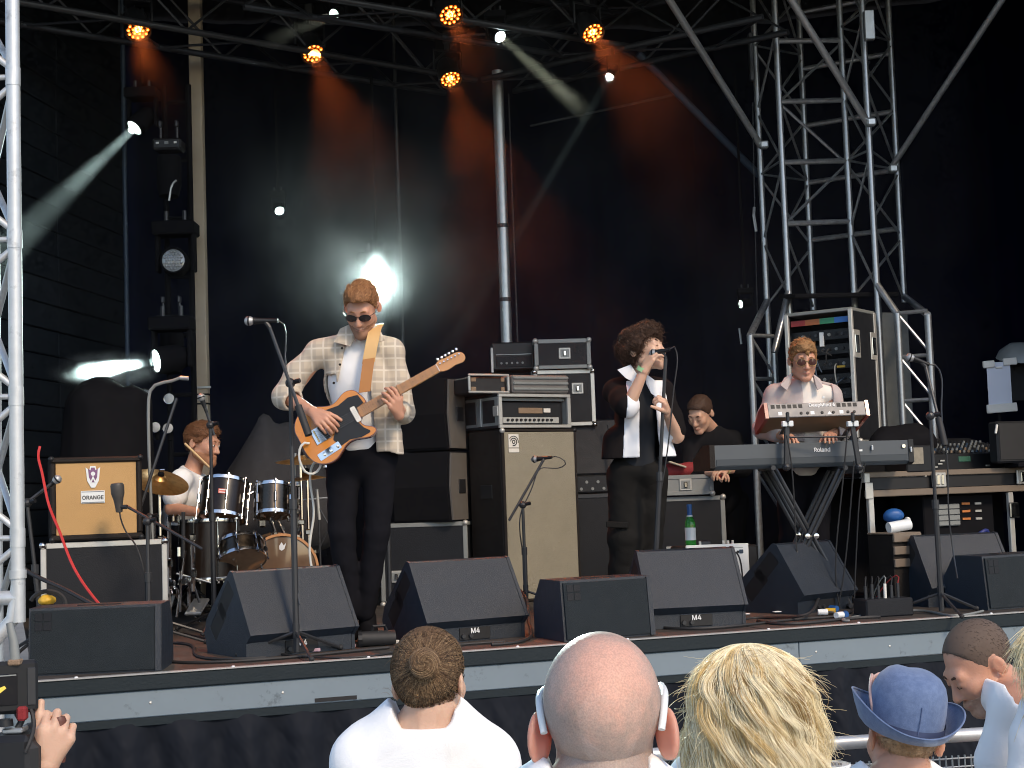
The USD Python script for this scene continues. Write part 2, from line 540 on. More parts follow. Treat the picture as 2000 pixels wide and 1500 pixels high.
for a in (sm_ - .06, sm_ + .10, sm_ + .55, 1.1, .5):
    fas.part('screw', lathe([(0, .004), (.006, .002), (.006, 0)], (a, -.016, -.13), (0, -1, 0), 8), M['case_edge'])
# pleated skirt
nx, nz = 1100, 90
S_, Z_ = np.meshgrid(np.linspace(-.02, SLEN, nx), np.linspace(0, -(ZS - .195), nz), indexing='ij')
pl = (.022 + .012 * np.sin(S_ * 2.3)) * np.sin(S_ * 24 + 3.2 * meshkit.fbm(np.stack([S_ * 1.3, Z_ * .6, 0 * S_], -1), 3, 5)) + .018 * (meshkit.fbm(np.stack([S_ * 5, Z_ * 2.0, 0 * S_], -1), 4, 9) - .5)
pl += .020 * (meshkit.fbm(np.stack([S_ * 17 + Z_ * 6, Z_ * 7, 0 * S_], -1), 3, 19) - .5) + .012 * np.abs(meshkit.fbm(np.stack([S_ * 24 - Z_ * 9, Z_ * 12, 0 * S_], -1), 3, 29) - .5)
pl *= np.clip(-Z_ / .12, .12, 1)
Vs = np.stack([S_, -.004 + pl - .05 * np.clip(-Z_ / .5, 0, 1), Z_ - .195], -1).reshape(-1, 3)
i, j = np.meshgrid(np.arange(nx - 1), np.arange(nz - 1), indexing='ij')
p = (i * nz + j).ravel()
sk = Thing('stage_skirt', 'dark blue-black gathered cloth skirt hanging below the grey fascia', 'skirt', ST(0, 0, 0), YAW)
sk.part('cloth', (Vs, np.concatenate([np.stack([p, p + 1, p + nz + 1], 1), np.stack([p, p + nz + 1, p + nz], 1)])), M['skirt'], smooth=True)
sk.part('heading_tape', bx(-.02, SLEN, -.012, -.002, -.232, -.195, .002), M['edge_black'])
# ---------------------------------------------------------------- the back and sides of the stage, the roof
L0, L1 = P(-260, 900, 8.6), P(246, 900, 12.4)
wd = (L1 - L0); wd[2] = 0; wl = np.linalg.norm(wd); wyaw = math.atan2(wd[1], wd[0])
lw = Thing('side_wall', 'dark wall of wide horizontal boards at the left side of the stage', 'wall', (L0[0], L0[1], ZS), wyaw)
for k in range(26):
    for q in range(3):
        a, b = q * wl / 3, (q + 1) * wl / 3
        lw.part('board', bx(a + .004, b - .004, -.012 + .005 * math.sin(k * 5 + q), .02, k * .19 + .006, (k + 1) * .19 - .006, .004), M['board'])
lw.part('backing', bx(0, wl, .021, .05, 0, 4.95), M['drape'])


def drape(name, a, b, z0, z1, label, folds=9.0, amp=.05, m='drape'):
    n = 160
    t = np.linspace(0, 1, n)
    a, b = np.asarray(a, float), np.asarray(b, float)
    d = (b - a); d[2] = 0; L = np.linalg.norm(d); d /= L
    nrm = A(-d[1], d[0], 0)
    w = amp * np.sin(t * L * folds + 2 * np.sin(t * 23)) + amp * .5 * np.sin(t * L * folds * 2.3 + 1)
    rows = [a[None] + t[:, None] * (b - a) * [1, 1, 0] + nrm * (w * s)[:, None] + A(0, 0, 1) * (z - a[2]) for z, s in ((z0, 1.3), ((z0 + z1) / 2, 1), (z1, .7))]
    V = np.stack(rows).reshape(-1, 3)
    i, j = np.meshgrid(np.arange(2), np.arange(n - 1), indexing='ij')
    q = (i * n + j).ravel()
    F = np.concatenate([np.stack([q, q + 1, q + n + 1], 1), np.stack([q, q + n + 1, q + n], 1)])
    return single(name, (V, F), M[m], label, 'curtain', smooth=True)


B1, B2, B3 = P(225, 900, 12.55), P(1420, 900, 13.4), P(2350, 900, 12.2)
drape('backdrop_curtain', B1, B2, ZS, ZS + 4.95, 'black backdrop curtain hanging behind the drum kit and the bass cabinet')
drape('side_curtain', B2 + A(-.35, .12, 0), B3, ZS, ZS + 4.95, 'black curtain hanging behind the lattice tower on the right')
B4 = P(2350, 900, 8.9)
drape('wing_curtain', B3 + A(.0, .25, 0), B4, ZS, ZS + 4.95, 'black wing curtain closing the far right side of the stage')
rf = [ST(-1.4, -.75)[:2], ST(9.8, -.75)[:2], B3[:2] + A(.4, .6), B2[:2] + A(.2, .5), B1[:2] + A(-.2, .5), L0[:2] + A(-.5, 0)]
single('stage_roof', prism(rf, ZS + 4.97, ZS + 5.1, 2), M['roof'], 'black canvas roof over the stage', 'roof')

# ---------------------------------------------------------------- trusses
ZT = P(930, 158, 12.0)[2]


def at_z(px, py, z):
    r = FWD + RGT * (px - 1000) / FPX - UPV * (py - 750) / FPX
    return CAM + r * (z - CAM[2]) / r[2]


def box_truss(name, a, b, label, m, w=.40, r=.024, step=.5, group=None):
    """A square lattice girder whose lower front chord runs from a to b."""
    a, b = np.asarray(a, float), np.asarray(b, float)
    T = Thing(name, label, 'truss', a, 0, group)
    d = b - a; L = np.linalg.norm(d); d /= L
    s = np.cross(d, A(0, 0, 1)); s /= np.linalg.norm(s)
    s = s if s[1] > 0 else -s
    cs = [A(0, 0, 0), s * w, s * w + A(0, 0, w), A(0, 0, w)]
    for c in cs:
        T.part('chord', cyl(a + c, b + c, r, n=10), m, world=True, smooth=40)
    n = max(2, int(L / step))
    for f in range(4):
        c0, c1 = cs[f], cs[(f + 1) % 4]
        for k in range(n):
            p, q = a + d * L * k / n, a + d * L * (k + 1) / n
            e = (c0, c1) if k % 2 == 0 else (c1, c0)
            T.part('brace', cyl(p + e[0], q + e[1], r * .42, n=6), m, world=True, smooth=40)
    return T


TC = at_z(930, 156, ZT)
TL = at_z(-60, -12, ZT)
TR = at_z(1490, 33, ZT)
box_truss('roof_truss', TL, TC, 'rear lattice roof truss running left from the central steel pole', M['steel_dark'], .45)
box_truss('roof_truss', TC + A(.05, 0, 0), TR, 'lattice roof truss running right from the central steel pole towards the tower', M['steel_dark'], .45)
box_truss('roof_truss', at_z(520, -22, ZT + .05), at_z(1260, 96, ZT + .05), 'nearer lattice roof truss crossing the top of the stage above two amber lamps', M['steel_dark'], .40)


def pole(name, p0, p1, r, m, label, r2=None, n=14):
    T = Thing(name, label, 'pole', p0)
    T.part('tube', cyl(p0, p1, r, r2, n), M[m], world=True, smooth=40)
    return T


def post_at(px, py, d, z1=None):
    """The foot on the stage floor of an upright seen at a pixel at depth d."""
    q = P(px, py, d)
    return A(q[0], q[1], ZS), A(q[0], q[1], z1 if z1 else ZS + 4.9)


a, b = post_at(981, 420, 12.0, TC[2] + .1)
pp = pole('roof_pole', a, b, .046, 'steel', 'round grey steel pole rising at the centre of the stage to the truss corner')
for z in (1.9, 2.3, 2.9):
    pp.part('collar', cyl(a + A(0, 0, z), a + A(0, 0, z + .03), .052, n=14), M['steel_dark'], world=True)
pp.part('cable', tube([a + A(.085, -.03, .2), a + A(.088, -.03, 2), b + A(.085, -.03, -.2)], .007, 6), M['stand'], world=True)
a, b = post_at(390, 480, 11.2)
bp = Thing('wooden_post', 'square beige post standing behind the drummer', 'post', a)
bp.part('post', bx(-.047, .047, -.047, .047, 0, 4.9, .006), M['beige_post'])
for z in (1.50, 1.57):
    bp.part('strap', bx(-.052, .052, -.052, .052, z, z + .012), M['matt'])
bp.part('bracket', bx(-.07, .075, -.065, -.049, 1.62, 1.635), M['steel'])
a, b = post_at(247, 560, 11.4)
pole('thin_pole', a, b, .018, 'blue_steel', 'thin dark blue pole in front of the boarded side wall')
a, b = post_at(781, 480, 12.3)
pole('thin_pole', a, b, .014, 'steel_dark', 'thin dark pole in front of the backdrop right of the guitarist')
# lattice tower on the right
TW = Thing('lattice_tower', 'tall lattice support tower of grey tubes behind the keyboard player', 'tower', post_at(1620, 525, 11.4)[0])
ch = {}
for k, (px, d) in dict(a=(1495, 11.7), b=(1538, 11.2), c=(1585, 12.0), d=(1666, 11.3), e=(1711, 10.95), f=(1763, 11.7)).items():
    ch[k] = post_at(px, 525, d)[0]
ZB = P(1600, 585, 11.3)[2] - ZS                        # where the tower stands on its splayed base
for k in ch:
    TW.part('chord', cyl(ch[k] + A(0, 0, ZB - 1.0 if k in 'abde' else ZB), ch[k] + A(0, 0, 4.9), .024, n=10), M['tower'], world=True, smooth=40)
lv = [ZB + .02 + k * .52 for k in range(8)]
for trio in ('abc', 'def'):
    for x, y in zip(trio, trio[1:] + trio[:1]):
        for k in range(len(lv) - 1):
            p, q = (x, y) if k % 2 else (y, x)
            TW.part('brace', cyl(ch[p] + A(0, 0, lv[k]), ch[q] + A(0, 0, lv[k + 1] - .04), .0105, n=6), M['tower'], world=True, smooth=40)
            if k % 2:
                TW.part('rung', cyl(ch[x] + A(0, 0, lv[k + 1]), ch[y] + A(0, 0, lv[k + 1]), .009, n=6), M['tower'], world=True, smooth=40)
for k in range(1, 9):
    z = ZB + .1 + k * .47
    for x, y in (('b', 'd'), ('c', 'f')):
        TW.part('cross_tube', cyl(ch[x] + A(0, 0, z), ch[y] + A(0, 0, z + .02), .021, n=8), M['tower'], world=True, smooth=40)
for k, (x, y) in enumerate((('b', 'd'), ('d', 'b'), ('b', 'd'))):
    z = ZB + .57 + k * .47
    TW.part('brace', cyl(ch[x] + A(0, .03, z), ch[y] + A(0, .03, z + .47), .012, n=6), M['tower'], world=True)
qa = {}
for k, (px, py, d) in dict(l=(1465, 655, 10.9), r=(1812, 615, 10.7), m=(1752, 612, 10.8), n=(1512, 690, 11.0)).items():
    qa[k] = P(px, py, d)
    TW.part('base_leg', cyl(A(qa[k][0], qa[k][1], ZS), qa[k], .026, n=10), M['tower'], world=True, smooth=40)
for u, k in (('l', 'a'), ('r', 'f'), ('m', 'e'), ('n', 'b')):
    TW.part('base_strut', cyl(qa[u], ch[k] + A(0, 0, ZB + .05), .026, n=10), M['tower'], world=True, smooth=40)
for u, k in (('l', 'n'), ('m', 'r')):
    for z in (.0, .32, .64, 1.0):
        o = A(0, 0, -z)
        TW.part('base_rung', cyl(qa[u] + o, qa[k] * [1, 1, 0] + A(0, 0, qa[u][2]) + o, .015, n=8), M['tower'], world=True, smooth=40)
        TW.part('brace', cyl(qa[u] + o, qa[k] * [1, 1, 0] + A(0, 0, qa[u][2] - .3) + o, .011, n=6), M['tower'], world=True, smooth=40)
bpn = P(1742, 720, 11.2)
TW.part('base_panel', box(bpn + A(0, 0, -.2), (.36, .02, 1.25), .004, rotm('z', .5)), M['case_grey'], 'pale grey panel behind the base struts', world=True)
cn = P(1640, 572, 11.0)
TW.part('top_plate', box(cn + A(.02, .15, 0), (.80, .40, .035), .008, rotm('z', .12) @ rotm('x', .12)), M['matt'], world=True)
mt = P(1467, 112, 11.6)
TW.part('side_box', box(mt, (.035, .06, .38), .006), M['steel_dark'], world=True)
mt2 = P(1697, 50, 10.9)
TW.part('junction_box', box(mt2, (.075, .06, .22), .006), M['steel'], world=True)
# raking tubes clamped to the tower
for (x0, y0, d0, x1, y1, d1, r, m, lb) in (
        (1290, -28, 10.3, 1486, 285, 11.5, .026, 'alu', 'raking tube from top centre to the left chord of the tower'),
        (1528, -28, 10.2, 1695, 241, 10.9, .026, 'alu', 'raking tube across the middle of the tower'),
        (1978, -32, 10.4, 1738, 332, 11.5, .024, 'tower', 'raking tube from top right to the right chord of the tower'),
        (1246, 105, 11.8, 1482, 342, 12.3, .030, 'blue_steel', 'dark blue raking tube behind the left side of the tower'),
        (1036, 246, 12.4, 1322, 184, 12.0, .010, 'steel_dark', 'thin dark cable stretched across the backdrop below the amber lamps')):
    T = Thing('raking_tube' if r > .015 else 'stay_cable', lb, 'tube' if r > .015 else 'cable', P(x1, y1, d1))
    T.part('tube', cyl(P(x0, y0, d0), P(x1, y1, d1), r, n=12), M[m], world=True, smooth=40)
    if m in ('alu', 'tower'):
        T.part('clamp', box(P(x1 + 6, y1 - 2, d1 - .03), (.07, .07, .06), .012), M['steel'], world=True)
# slack wire with a shackle hanging beside the tower
wr = Thing('hanging_wire', 'thin dark wire with a bright shackle hanging left of the tower', 'wire', P(1474, 400, 11.4))
wr.part('wire', tube([P(1470, 200, 11.4), P(1474, 410, 11.4), P(1480, 640, 11.4)], .004, 5), M['stand'], world=True)
wr.part('shackle', tube([P(1473, 405, 11.38), P(1472, 420, 11.36), P(1477, 452, 11.36)], .012, 6), M['steel'], world=True)
wb = Thing('wall_hook', 'small pale metal rod hanging left of the tower base', 'hook', P(1447, 660, 11.5))
wb.part('rod', cyl(P(1444, 641, 11.5), P(1448, 672, 11.5), .009, n=6), M['steel'], world=True)

# bright aluminium tower at the front left
fd = 5.6
F0, F1 = P(2, -260, fd), None
bq = P(30, 600, fd)
FT = Thing('front_truss_tower', 'bright aluminium lattice tower standing at the front left corner of the stage', 'truss', A(bq[0], bq[1], 0))
cw = .34
R_ = bq[:2]; Lf = R_ + A(-cw, .02); Rb = R_ + A(-.20, cw); Lb = Lf + A(.02, cw) + A(-.10, 0)
zz = lambda py: P(30, py, fd)[2]
zlow = zz(1212)
for q, lo in ((R_, zlow), (Lf, 0), (Rb, 0), (Lb, 0)):
    FT.part('chord', cyl(A(*q, lo), A(*q, zz(-300)), .026, n=16), M['alu_bright'], world=True, smooth=50)
nodes = [-185, 140, 465, 775, 1050]
for k, py in enumerate(nodes):
    z = zz(py)
    FT.part('weld_collar', cyl(A(*R_, z - .035), A(*R_, z + .035), .028, n=14), M['alu_bright'], world=True, smooth=50)
    for q in (Lf, Rb):
        for dz in (-.30, .30):
            FT.part('brace', cyl(A(*R_, z + .03 * np.sign(dz)), A(*q, z + dz), .0135, n=8), M['alu_bright'], world=True, smooth=50)
    FT.part('rung', cyl(A(*R_, z), A(*Lf, z), .011, n=8), M['alu_bright'], world=True, smooth=50)
z = zz(1165)
FT.part('foot_tube', cyl(A(*R_, z), A(*(R_ + A(-.7, .05)), z), .027, n=14), M['alu_bright'], world=True, smooth=50)
FT.part('foot_strut', tube([A(*R_, zz(1140)), A(*(R_ + A(-.02, 0)), zz(1205)), A(*(R_ + A(-.12, 0)), zz(1265)), A(*(R_ + A(-.45, 0)), zz(1430))], .026, 14), M['alu_bright'], world=True, smooth=50)
FT.part('joint_sleeve', cyl(A(*R_, zz(1128)), A(*R_, zz(1112)), .031, n=14), M['alu_bright'], world=True, smooth=50)

# ---------------------------------------------------------------- crowd barrier
bz = P(1600, 1458, 4.5)
ba, bb = P(1180, 1500, 4.45), P(2300, 1391, 4.75)
bb[2] = ba[2] = (ba[2] + bb[2]) / 2
BR = Thing('crowd_barrier', 'galvanised crowd barrier with a round top rail in front of the stage', 'barrier', A(ba[0], ba[1], 0))
BR.part('top_rail', cyl(ba, bb, .021, n=16), M['alu_bright'], world=True, smooth=50)
dv = (bb - ba); bl = np.linalg.norm(dv); dv /= bl
for k in range(3):
    q = ba + dv * bl * (.08 + k * .42)
    BR.part('upright', cyl(A(q[0], q[1], 0), q, .017, n=10), M['alu_bright'], world=True, smooth=50)
mesh_ = []
for k in range(90):
    q = ba + dv * (bl * k / 90) - A(0, 0, .06)
    mesh_.append(tube([q, q - A(0, 0, .9)], .0028, 4, False))
for k in range(34):
    q = ba - A(0, 0, .07 + k * .026)
    mesh_.append(tube([q, q + dv * bl], .0028, 4, False))
BR.part('mesh_infill', mesh_, M['steel'], world=True, kind='stuff')
# ---------------------------------------------------------------- stage lamps and smoke
def look(d, up=(0, 0, 1)):
    """Axes (columns) whose third one points along d."""
    u, v, t = frame_of(d, up)
    return np.stack([u, v, t], 1)


def spot(T, pos, d, col, power, angle, radius=.03, soft=.5):
    l = UsdLux.SphereLight.Define(stage, numbered(T.path + '/light'))
    l.CreateRadiusAttr(radius); l.CreateNormalizeAttr(True); l.CreateIntensityAttr(power); l.CreateColorAttr(Gf.Vec3f(*col))
    s = UsdLux.ShapingAPI.Apply(l.GetPrim()); s.CreateShapingConeAngleAttr(angle); s.CreateShapingConeSoftnessAttr(soft)
    p = T.w2l(pos); R = look(-np.asarray(d, float))
    m = np.eye(4); m[0, :3], m[1, :3], m[2, :3], m[3, :3] = R[:, 0], R[:, 1], R[:, 2], p
    if T.rz:
        raise ValueError
    l.AddTransformOp().Set(Gf.Matrix4d(*m.ravel().tolist()))


M['amber_led'] = glow('amber_led', (1.0, .14, .006), 1.3)
M['amber_core'] = glow('amber_core', (1.0, .45, .08), 5.0)
M['white_lens'] = glow('white_lens', (.80, 1.0, .95), 18.0)
M['dim_lens'] = glow('dim_lens', (.75, .95, .85), 1.6)
M['lens_glass'] = mat('lens_glass', (.22, .24, .25), .15, 0, var=.4, scale=60, coat_weight=1.0)
M['amber_glass'] = mat('amber_glass', (.25, .05, .01), .2, coat_weight=1.0)
AMBER = (1.0, .185, .035)
pars = [(270, 60, 10.35, 'first amber lamp from the left on the rear truss', (.30, -.50, -.80), 1.0),
        (612, 105, 11.1, 'amber lamp above and left of the guitarist on the rear truss', (.30, -.52, -.80), .8),
        (880, 30, 10.5, 'amber lamp at the top edge of the picture on the nearer truss', (.30, -.62, -.72), .45),
        (880, 155, 11.7, 'lowest amber lamp, hanging by the central pole', (.22, -.50, -.84), 1.0),
        (1158, 65, 10.9, 'amber lamp farthest right, above the singer', (.34, -.55, -.76), .8)]
for px, py, d, lb, dr, pw in pars:
    c = P(px, py, d)
    T = Thing('amber_lamp', 'round ' + lb, 'stage lamp', c, 0, None)
    dr = A(*dr) / np.linalg.norm(dr)
    R = look(dr)
    L = lambda g: xf(g, R, c)
    T.part('body', L(lathe([(0, -.20), (.055, -.20), (.088, -.13), (.094, 0), (.094, .012), (.086, .012), (.085, -.012), (0, -.012)], n=28)), M['black'], world=True, smooth=35)
    for k in range(9):
        a = k * PI * 2 / 9
        T.part('cooling_fin', L(box((math.cos(a) * .083, math.sin(a) * .083, -.12), (.02, .006, .10), .002, rotm('z', a))), M['black'], world=True)
    spots_ = [(0, 0)] + [(.033 * math.cos(k * PI / 3), .033 * math.sin(k * PI / 3)) for k in range(6)] + [(.066 * math.cos(k * PI / 6 + .2), .066 * math.sin(k * PI / 6 + .2)) for k in range(12)]
    for x, y in spots_:
        q = T.part('led', L(lathe([(0, -.002), (.0125, -.004), (.0125, -.011)], (x, y, 0), n=10)), M['amber_led'], world=True)
        T.part('core', L(lathe([(0, .001), (.0065, -.0025)], (x, y, 0), n=8)), M['amber_core'], world=True, under=q)
    yk = [c - dr * .1 + R[:, 0] * s * .115 + A(0, 0, dz) for s, dz in ((-1, 0), (-1, .16), (1, .16), (1, 0))]
    T.part('yoke', tube(yk, .011, 6), M['black'], world=True)
    T.part('hanger', [cyl(c - dr * .1 + A(0, 0, .16), c - dr * .1 + A(0, 0, .28), .022, n=8), box(c - dr * .1 + A(0, 0, .27), (.07, .07, .10), .012)], M['black'], world=True)
    T.part('connector_box', box(c - dr * .24 + A(.03, .1, .14), (.20, .16, .22), .02), M['matt'], world=True)
    spot(T, c + dr * .03, dr, AMBER, 54.0 * pw, 19.0, .05, .6)


def moving_head(px, py, d, dr, label, lens='dim_lens', size=1.0, power=0, angle=3.0, col=(.75, 1, .93), base=True, r=.08, group=None):
    c = P(px, py, d)
    T = Thing('moving_head_lamp', label, 'stage lamp', c, 0, group)
    dr = A(*dr) / np.linalg.norm(dr); R = look(dr)
    L = lambda g: xf(g, R, c)
    q = r * size
    T.part('head', L(lathe([(0, -3.2 * q), (.75 * q, -3.1 * q), (1.15 * q, -2.2 * q), (1.2 * q, -.4 * q), (1.12 * q, .05 * q), (1.0 * q, .05 * q), (.98 * q, -.12 * q), (0, -.12 * q)], n=26)), M['matt'], world=True, smooth=35)
    T.part('lens', L(lathe([(0, .03 * q), (.5 * q, .0), (.97 * q, -.10 * q)], n=22)), M[lens], world=True, smooth=True)
    if base:
        o = c - dr * 1.6 * q
        for s in (-1, 1):
            T.part('yoke_arm', box(o + A(s * 1.55 * q, 0, .9 * q), (.35 * q, 1.1 * q, 3.4 * q), .1 * q), M['matt'], world=True)
        T.part('base', box(o + A(0, 0, 3.0 * q), (3.7 * q, 2.6 * q, 1.2 * q), .15 * q), M['matt'], world=True)
        if not 290 < px < 350:
            T.part('drop_pole', cyl(o + A(0, 0, 3.5 * q), A(o[0], o[1], max(ZT, o[2] + 5 * q)), .012, n=6), M['matt'], world=True)
        for s in (-1, 1):
            T.part('clamp', cyl(o + A(s * .8 * q, 0, 3.5 * q), o + A(s * .8 * q, 0, 4.6 * q), .2 * q, n=8), M['steel_dark'], world=True)
    if power:
        spot(T, c + dr * .02, dr, col, power, angle, .03, .25 if angle < 10 else 1.0)
    return T


def towards(px, py, d, qx, qy, e):
    return P(qx, qy, e) - P(px, py, d)


moving_head(304, 705, 10.3, towards(304, 705, 10.3, 60, 742, 9.75), 'moving head lamp throwing a dazzling white beam to the left beside the wooden post', 'white_lens', 1.0, 1700, 5.6, base=True)
moving_head(262, 250, 10.9, towards(262, 250, 10.9, 40, 462, 10.2), 'moving head lamp throwing a grey beam down left across the boarded wall', 'dim_lens', .8, 900, 5.2)
GL_ = moving_head(737, 565, 11.5, towards(737, 565, 11.5, 742, 480, 6.0), 'moving head lamp glaring white right behind the guitarist', 'white_lens', 1.0, 1300, 12.0)
spot(GL_, P(737, 565, 11.5) + A(0, -.03, 0), A(0, -1, .12), (.80, 1, .93), 75, 42.0, .03, 1.0)      # its stray light
moving_head(977, 72, 10.9, towards(977, 72, 10.9, 1110, 190, 10.2), 'moving head lamp with a short pale beam beside the top of the central pole', 'white_lens', .55, 520, 3.0, (.95, 1, .7))
moving_head(1192, 147, 11.2, towards(1192, 147, 11.2, 985, 500, 11.0), 'small moving head lamp with a thin pale beam right of the central pole', 'white_lens', .36, 420, 1.5)
moving_head(652, 28, 10.9, towards(652, 28, 10.9, 590, 55, 10.5), 'moving head lamp glimmering pale at the top of the picture left of the central pole', 'dim_lens', .5, 60, 4, (.95, 1, .75))
moving_head(546, 412, 11.9, (.25, -.6, -.55), 'small pale lamp glimmering alone in the dark left of the guitarist', 'white_lens', .45, 0)
moving_head(1446, 594, 11.9, (-.75, -.45, -.12), 'dim lamp pointing left just left of the tower base', 'dim_lens', .42, 0)
lad = Thing('lamp_ladder', 'dark upright ladder of tubes carrying moving head lamps left of the wooden post', 'lamp ladder', A(*P(345, 600, 10.9)[:2], ZS))
for dx in (-.09, .09):
    lad.part('upright', cyl(lad.loc + A(dx, .12, 0), lad.loc + A(dx, .12, 3.9), .022, n=8), M['matt'], world=True)
for k in range(9):
    lad.part('rung', cyl(lad.loc + A(-.09, .12, .25 + k * .44), lad.loc + A(.09, .12, .25 + k * .44), .016, n=8), M['matt'], world=True)
# the unlit lamp with a honeycomb lens
T = moving_head(338, 508, 10.7, (.06, -1, .02), 'unlit moving head lamp with a grey honeycomb lens on the lamp ladder', 'lens_glass', 1.05, 0)
c0 = P(338, 508, 10.7)
for i in range(-3, 4):
    for j in range(-3, 4):
        x, z = (i + .5 * (j % 2)) * .024, j * .021
        if x * x + z * z < .072 ** 2:
            T.part('cell', lathe([(0, .008), (.008, .006), (.0105, 0)], c0 + A(x, -.004, z), (.06, -1, .02), 6), M['lens_glass'], world=True)
for px, py, lb in ((335, 628, 'unlit moving head lamp hanging below the honeycomb one'), (330, 285, 'unlit moving head lamp in the amber haze above the honeycomb one')):
    c = P(px, py, 10.8)
    T = Thing('hanging_lamp', lb, 'stage lamp', c)
    T.part('base', box(c, (.21, .16, .085), .015), M['black'], world=True)
    T.part('display', box(c + A(0, -.082, .005), (.03, .006, .022), .002), M['case_grey'], world=True)
    for s in (-1, 1):
        T.part('button', box(c + A(s * .065, -.082, .005), (.024, .006, .016), .003), M['case_edge'], world=True)
        T.part('clamp', [box(c + A(s * .06, 0, .16), (.022, .05, .05), .006), cyl(c + A(s * .06, 0, .04), c + A(s * .06, 0, .14), .010, n=6)], M['steel_dark'], world=True)
    T.part('head', lathe([(0, -.30), (.07, -.29), (.09, -.2), (.085, 0)], c + A(0, 0, -.09), (0, .1, 1), 16), M['matt'], world=True, smooth=35)
# curved cable end above the ladder
single('safety_loop', tube(spline([P(330, 392, 10.6), P(333, 372, 10.6), P(338, 358, 10.6), P(345, 352, 10.6)], 12), .008, 6), M['steel'], 'pale curved safety loop above the lamp ladder', 'cable')
# blinders: round warm lamps
for px, py, lb in ((330, 778, 'upper round warm blinder lamp behind the drummer'), (328, 836, 'lower round warm blinder lamp behind the drummer'), (303, 834, 'half hidden warm blinder lamp behind the microphone stands'), (283, 770, 'small dome of a blinder lamp over the draped black cover')):
    c = P(px, py, 10.6)
    T = Thing('blinder_lamp', lb, 'stage lamp', c)
    T.part('bowl', lathe([(0, .06), (.03, .05), (.042, 0), (.038, 0), (.0, .02)], c, (.1, 1, .05), 18), M['chrome'], world=True, smooth=40)
    T.part('face', lathe([(0, .012), (.024, .008), (.037, 0)], c, (-.1, -1, .05), 18), M['cream'] if py > 775 else M['case_grey'], world=True, smooth=True)
    T.part('bracket', box(c + A(0, .06, -.03), (.03, .04, .12), .006), M['matt'], world=True)


def smoke(name, dens, label, anis=.45, noise=None, col=(.85, .87, .9)):
    nd = {"v": ("principled_volume", {"color": col, "density": dens, "anisotropy": anis})}
    ln = []
    if noise:
        nd.update({"g": ("geometry", {}), "n": ("noise_texture", {"scale": noise, "detail": 3.0, "roughness": .6}),
                   "r": ("map_range", {"from_min": .40, "from_max": .68, "to_min": dens * .38, "to_max": dens * 1.7})})
        ln = [("g.position", "n.vector"), ("n.fac", "r.value"), ("r.result", "v.density")]
    return usdkit.material(stage, '/World/Looks/' + name, nd, ln, volume="v.volume")


SMK = smoke('thin_smoke', .017, '', noise=1.5)
c0, c1 = A(-3.9, 9.9, ZS + .03), A(3.3, 12.25, ZS + 4.35)
single('stage_smoke', box((c0 + c1) / 2, c1 - c0), SMK, 'thin grey smoke hanging in the back of the stage under the lamps', 'smoke', kind='stuff')


def puff(name, c, r, dens, scale):
    """Smoke that thins out towards the edge of its ellipsoid."""
    nd = {"g": ("geometry", {}), "s": ("vector_math", {"math_type": "subtract", "vector2": lin(*c)}), "d": ("vector_math", {"math_type": "divide", "vector2": lin(*r)}), "l": ("vector_math", {"math_type": "length"}),
          "f": ("map_range", {"range_type": "smoothstep", "from_min": 1.0, "from_max": .12, "to_min": 0.0, "to_max": 1.0}),
          "n": ("noise_texture", {"scale": scale, "detail": 3.0, "roughness": .6}), "r": ("map_range", {"from_min": .38, "from_max": .68, "to_min": dens * .1, "to_max": dens * 1.8}),
          "m": ("math", {"math_type": "multiply"}), "v": ("principled_volume", {"color": (.85, .87, .9), "anisotropy": .3})}
    ln = [("g.position", "s.vector1"), ("s.vector", "d.vector1"), ("d.vector", "l.vector1"), ("l.value", "f.value"), ("g.position", "n.vector"), ("n.fac", "r.value"), ("f.result", "m.value1"), ("r.result", "m.value2"), ("m.value", "v.density")]
    return usdkit.material(stage, '/World/Looks/' + name, nd, ln, volume="v.volume")


for k, (px, py, d, r, dn, sc, lb) in enumerate(((205, 722, 10.08, (.44, .2, .15), 1.6, 6.0, 'bright smoke in the white beam at the left'), (738, 572, 11.25, (.12, .18, .44), 2.4, 4.5, 'bright smoke in front of the glaring lamp behind the guitarist'), (700, 575, 11.0, (1.15, .45, .95), .05, 2.2, 'thin pale smoke drifting round the glaring lamp behind the guitarist'))):
    c = P(px, py, d)
    single('smoke_puff', ball(c, r, 3), puff('thick_smoke_%s' % 'abc'[k], c, r, dn, sc), lb, 'smoke', kind='stuff')
# ---------------------------------------------------------------- monitors along the stage edge
def foot(px, py):
    """The point of the stage floor seen at a pixel."""
    return FL(px, py)


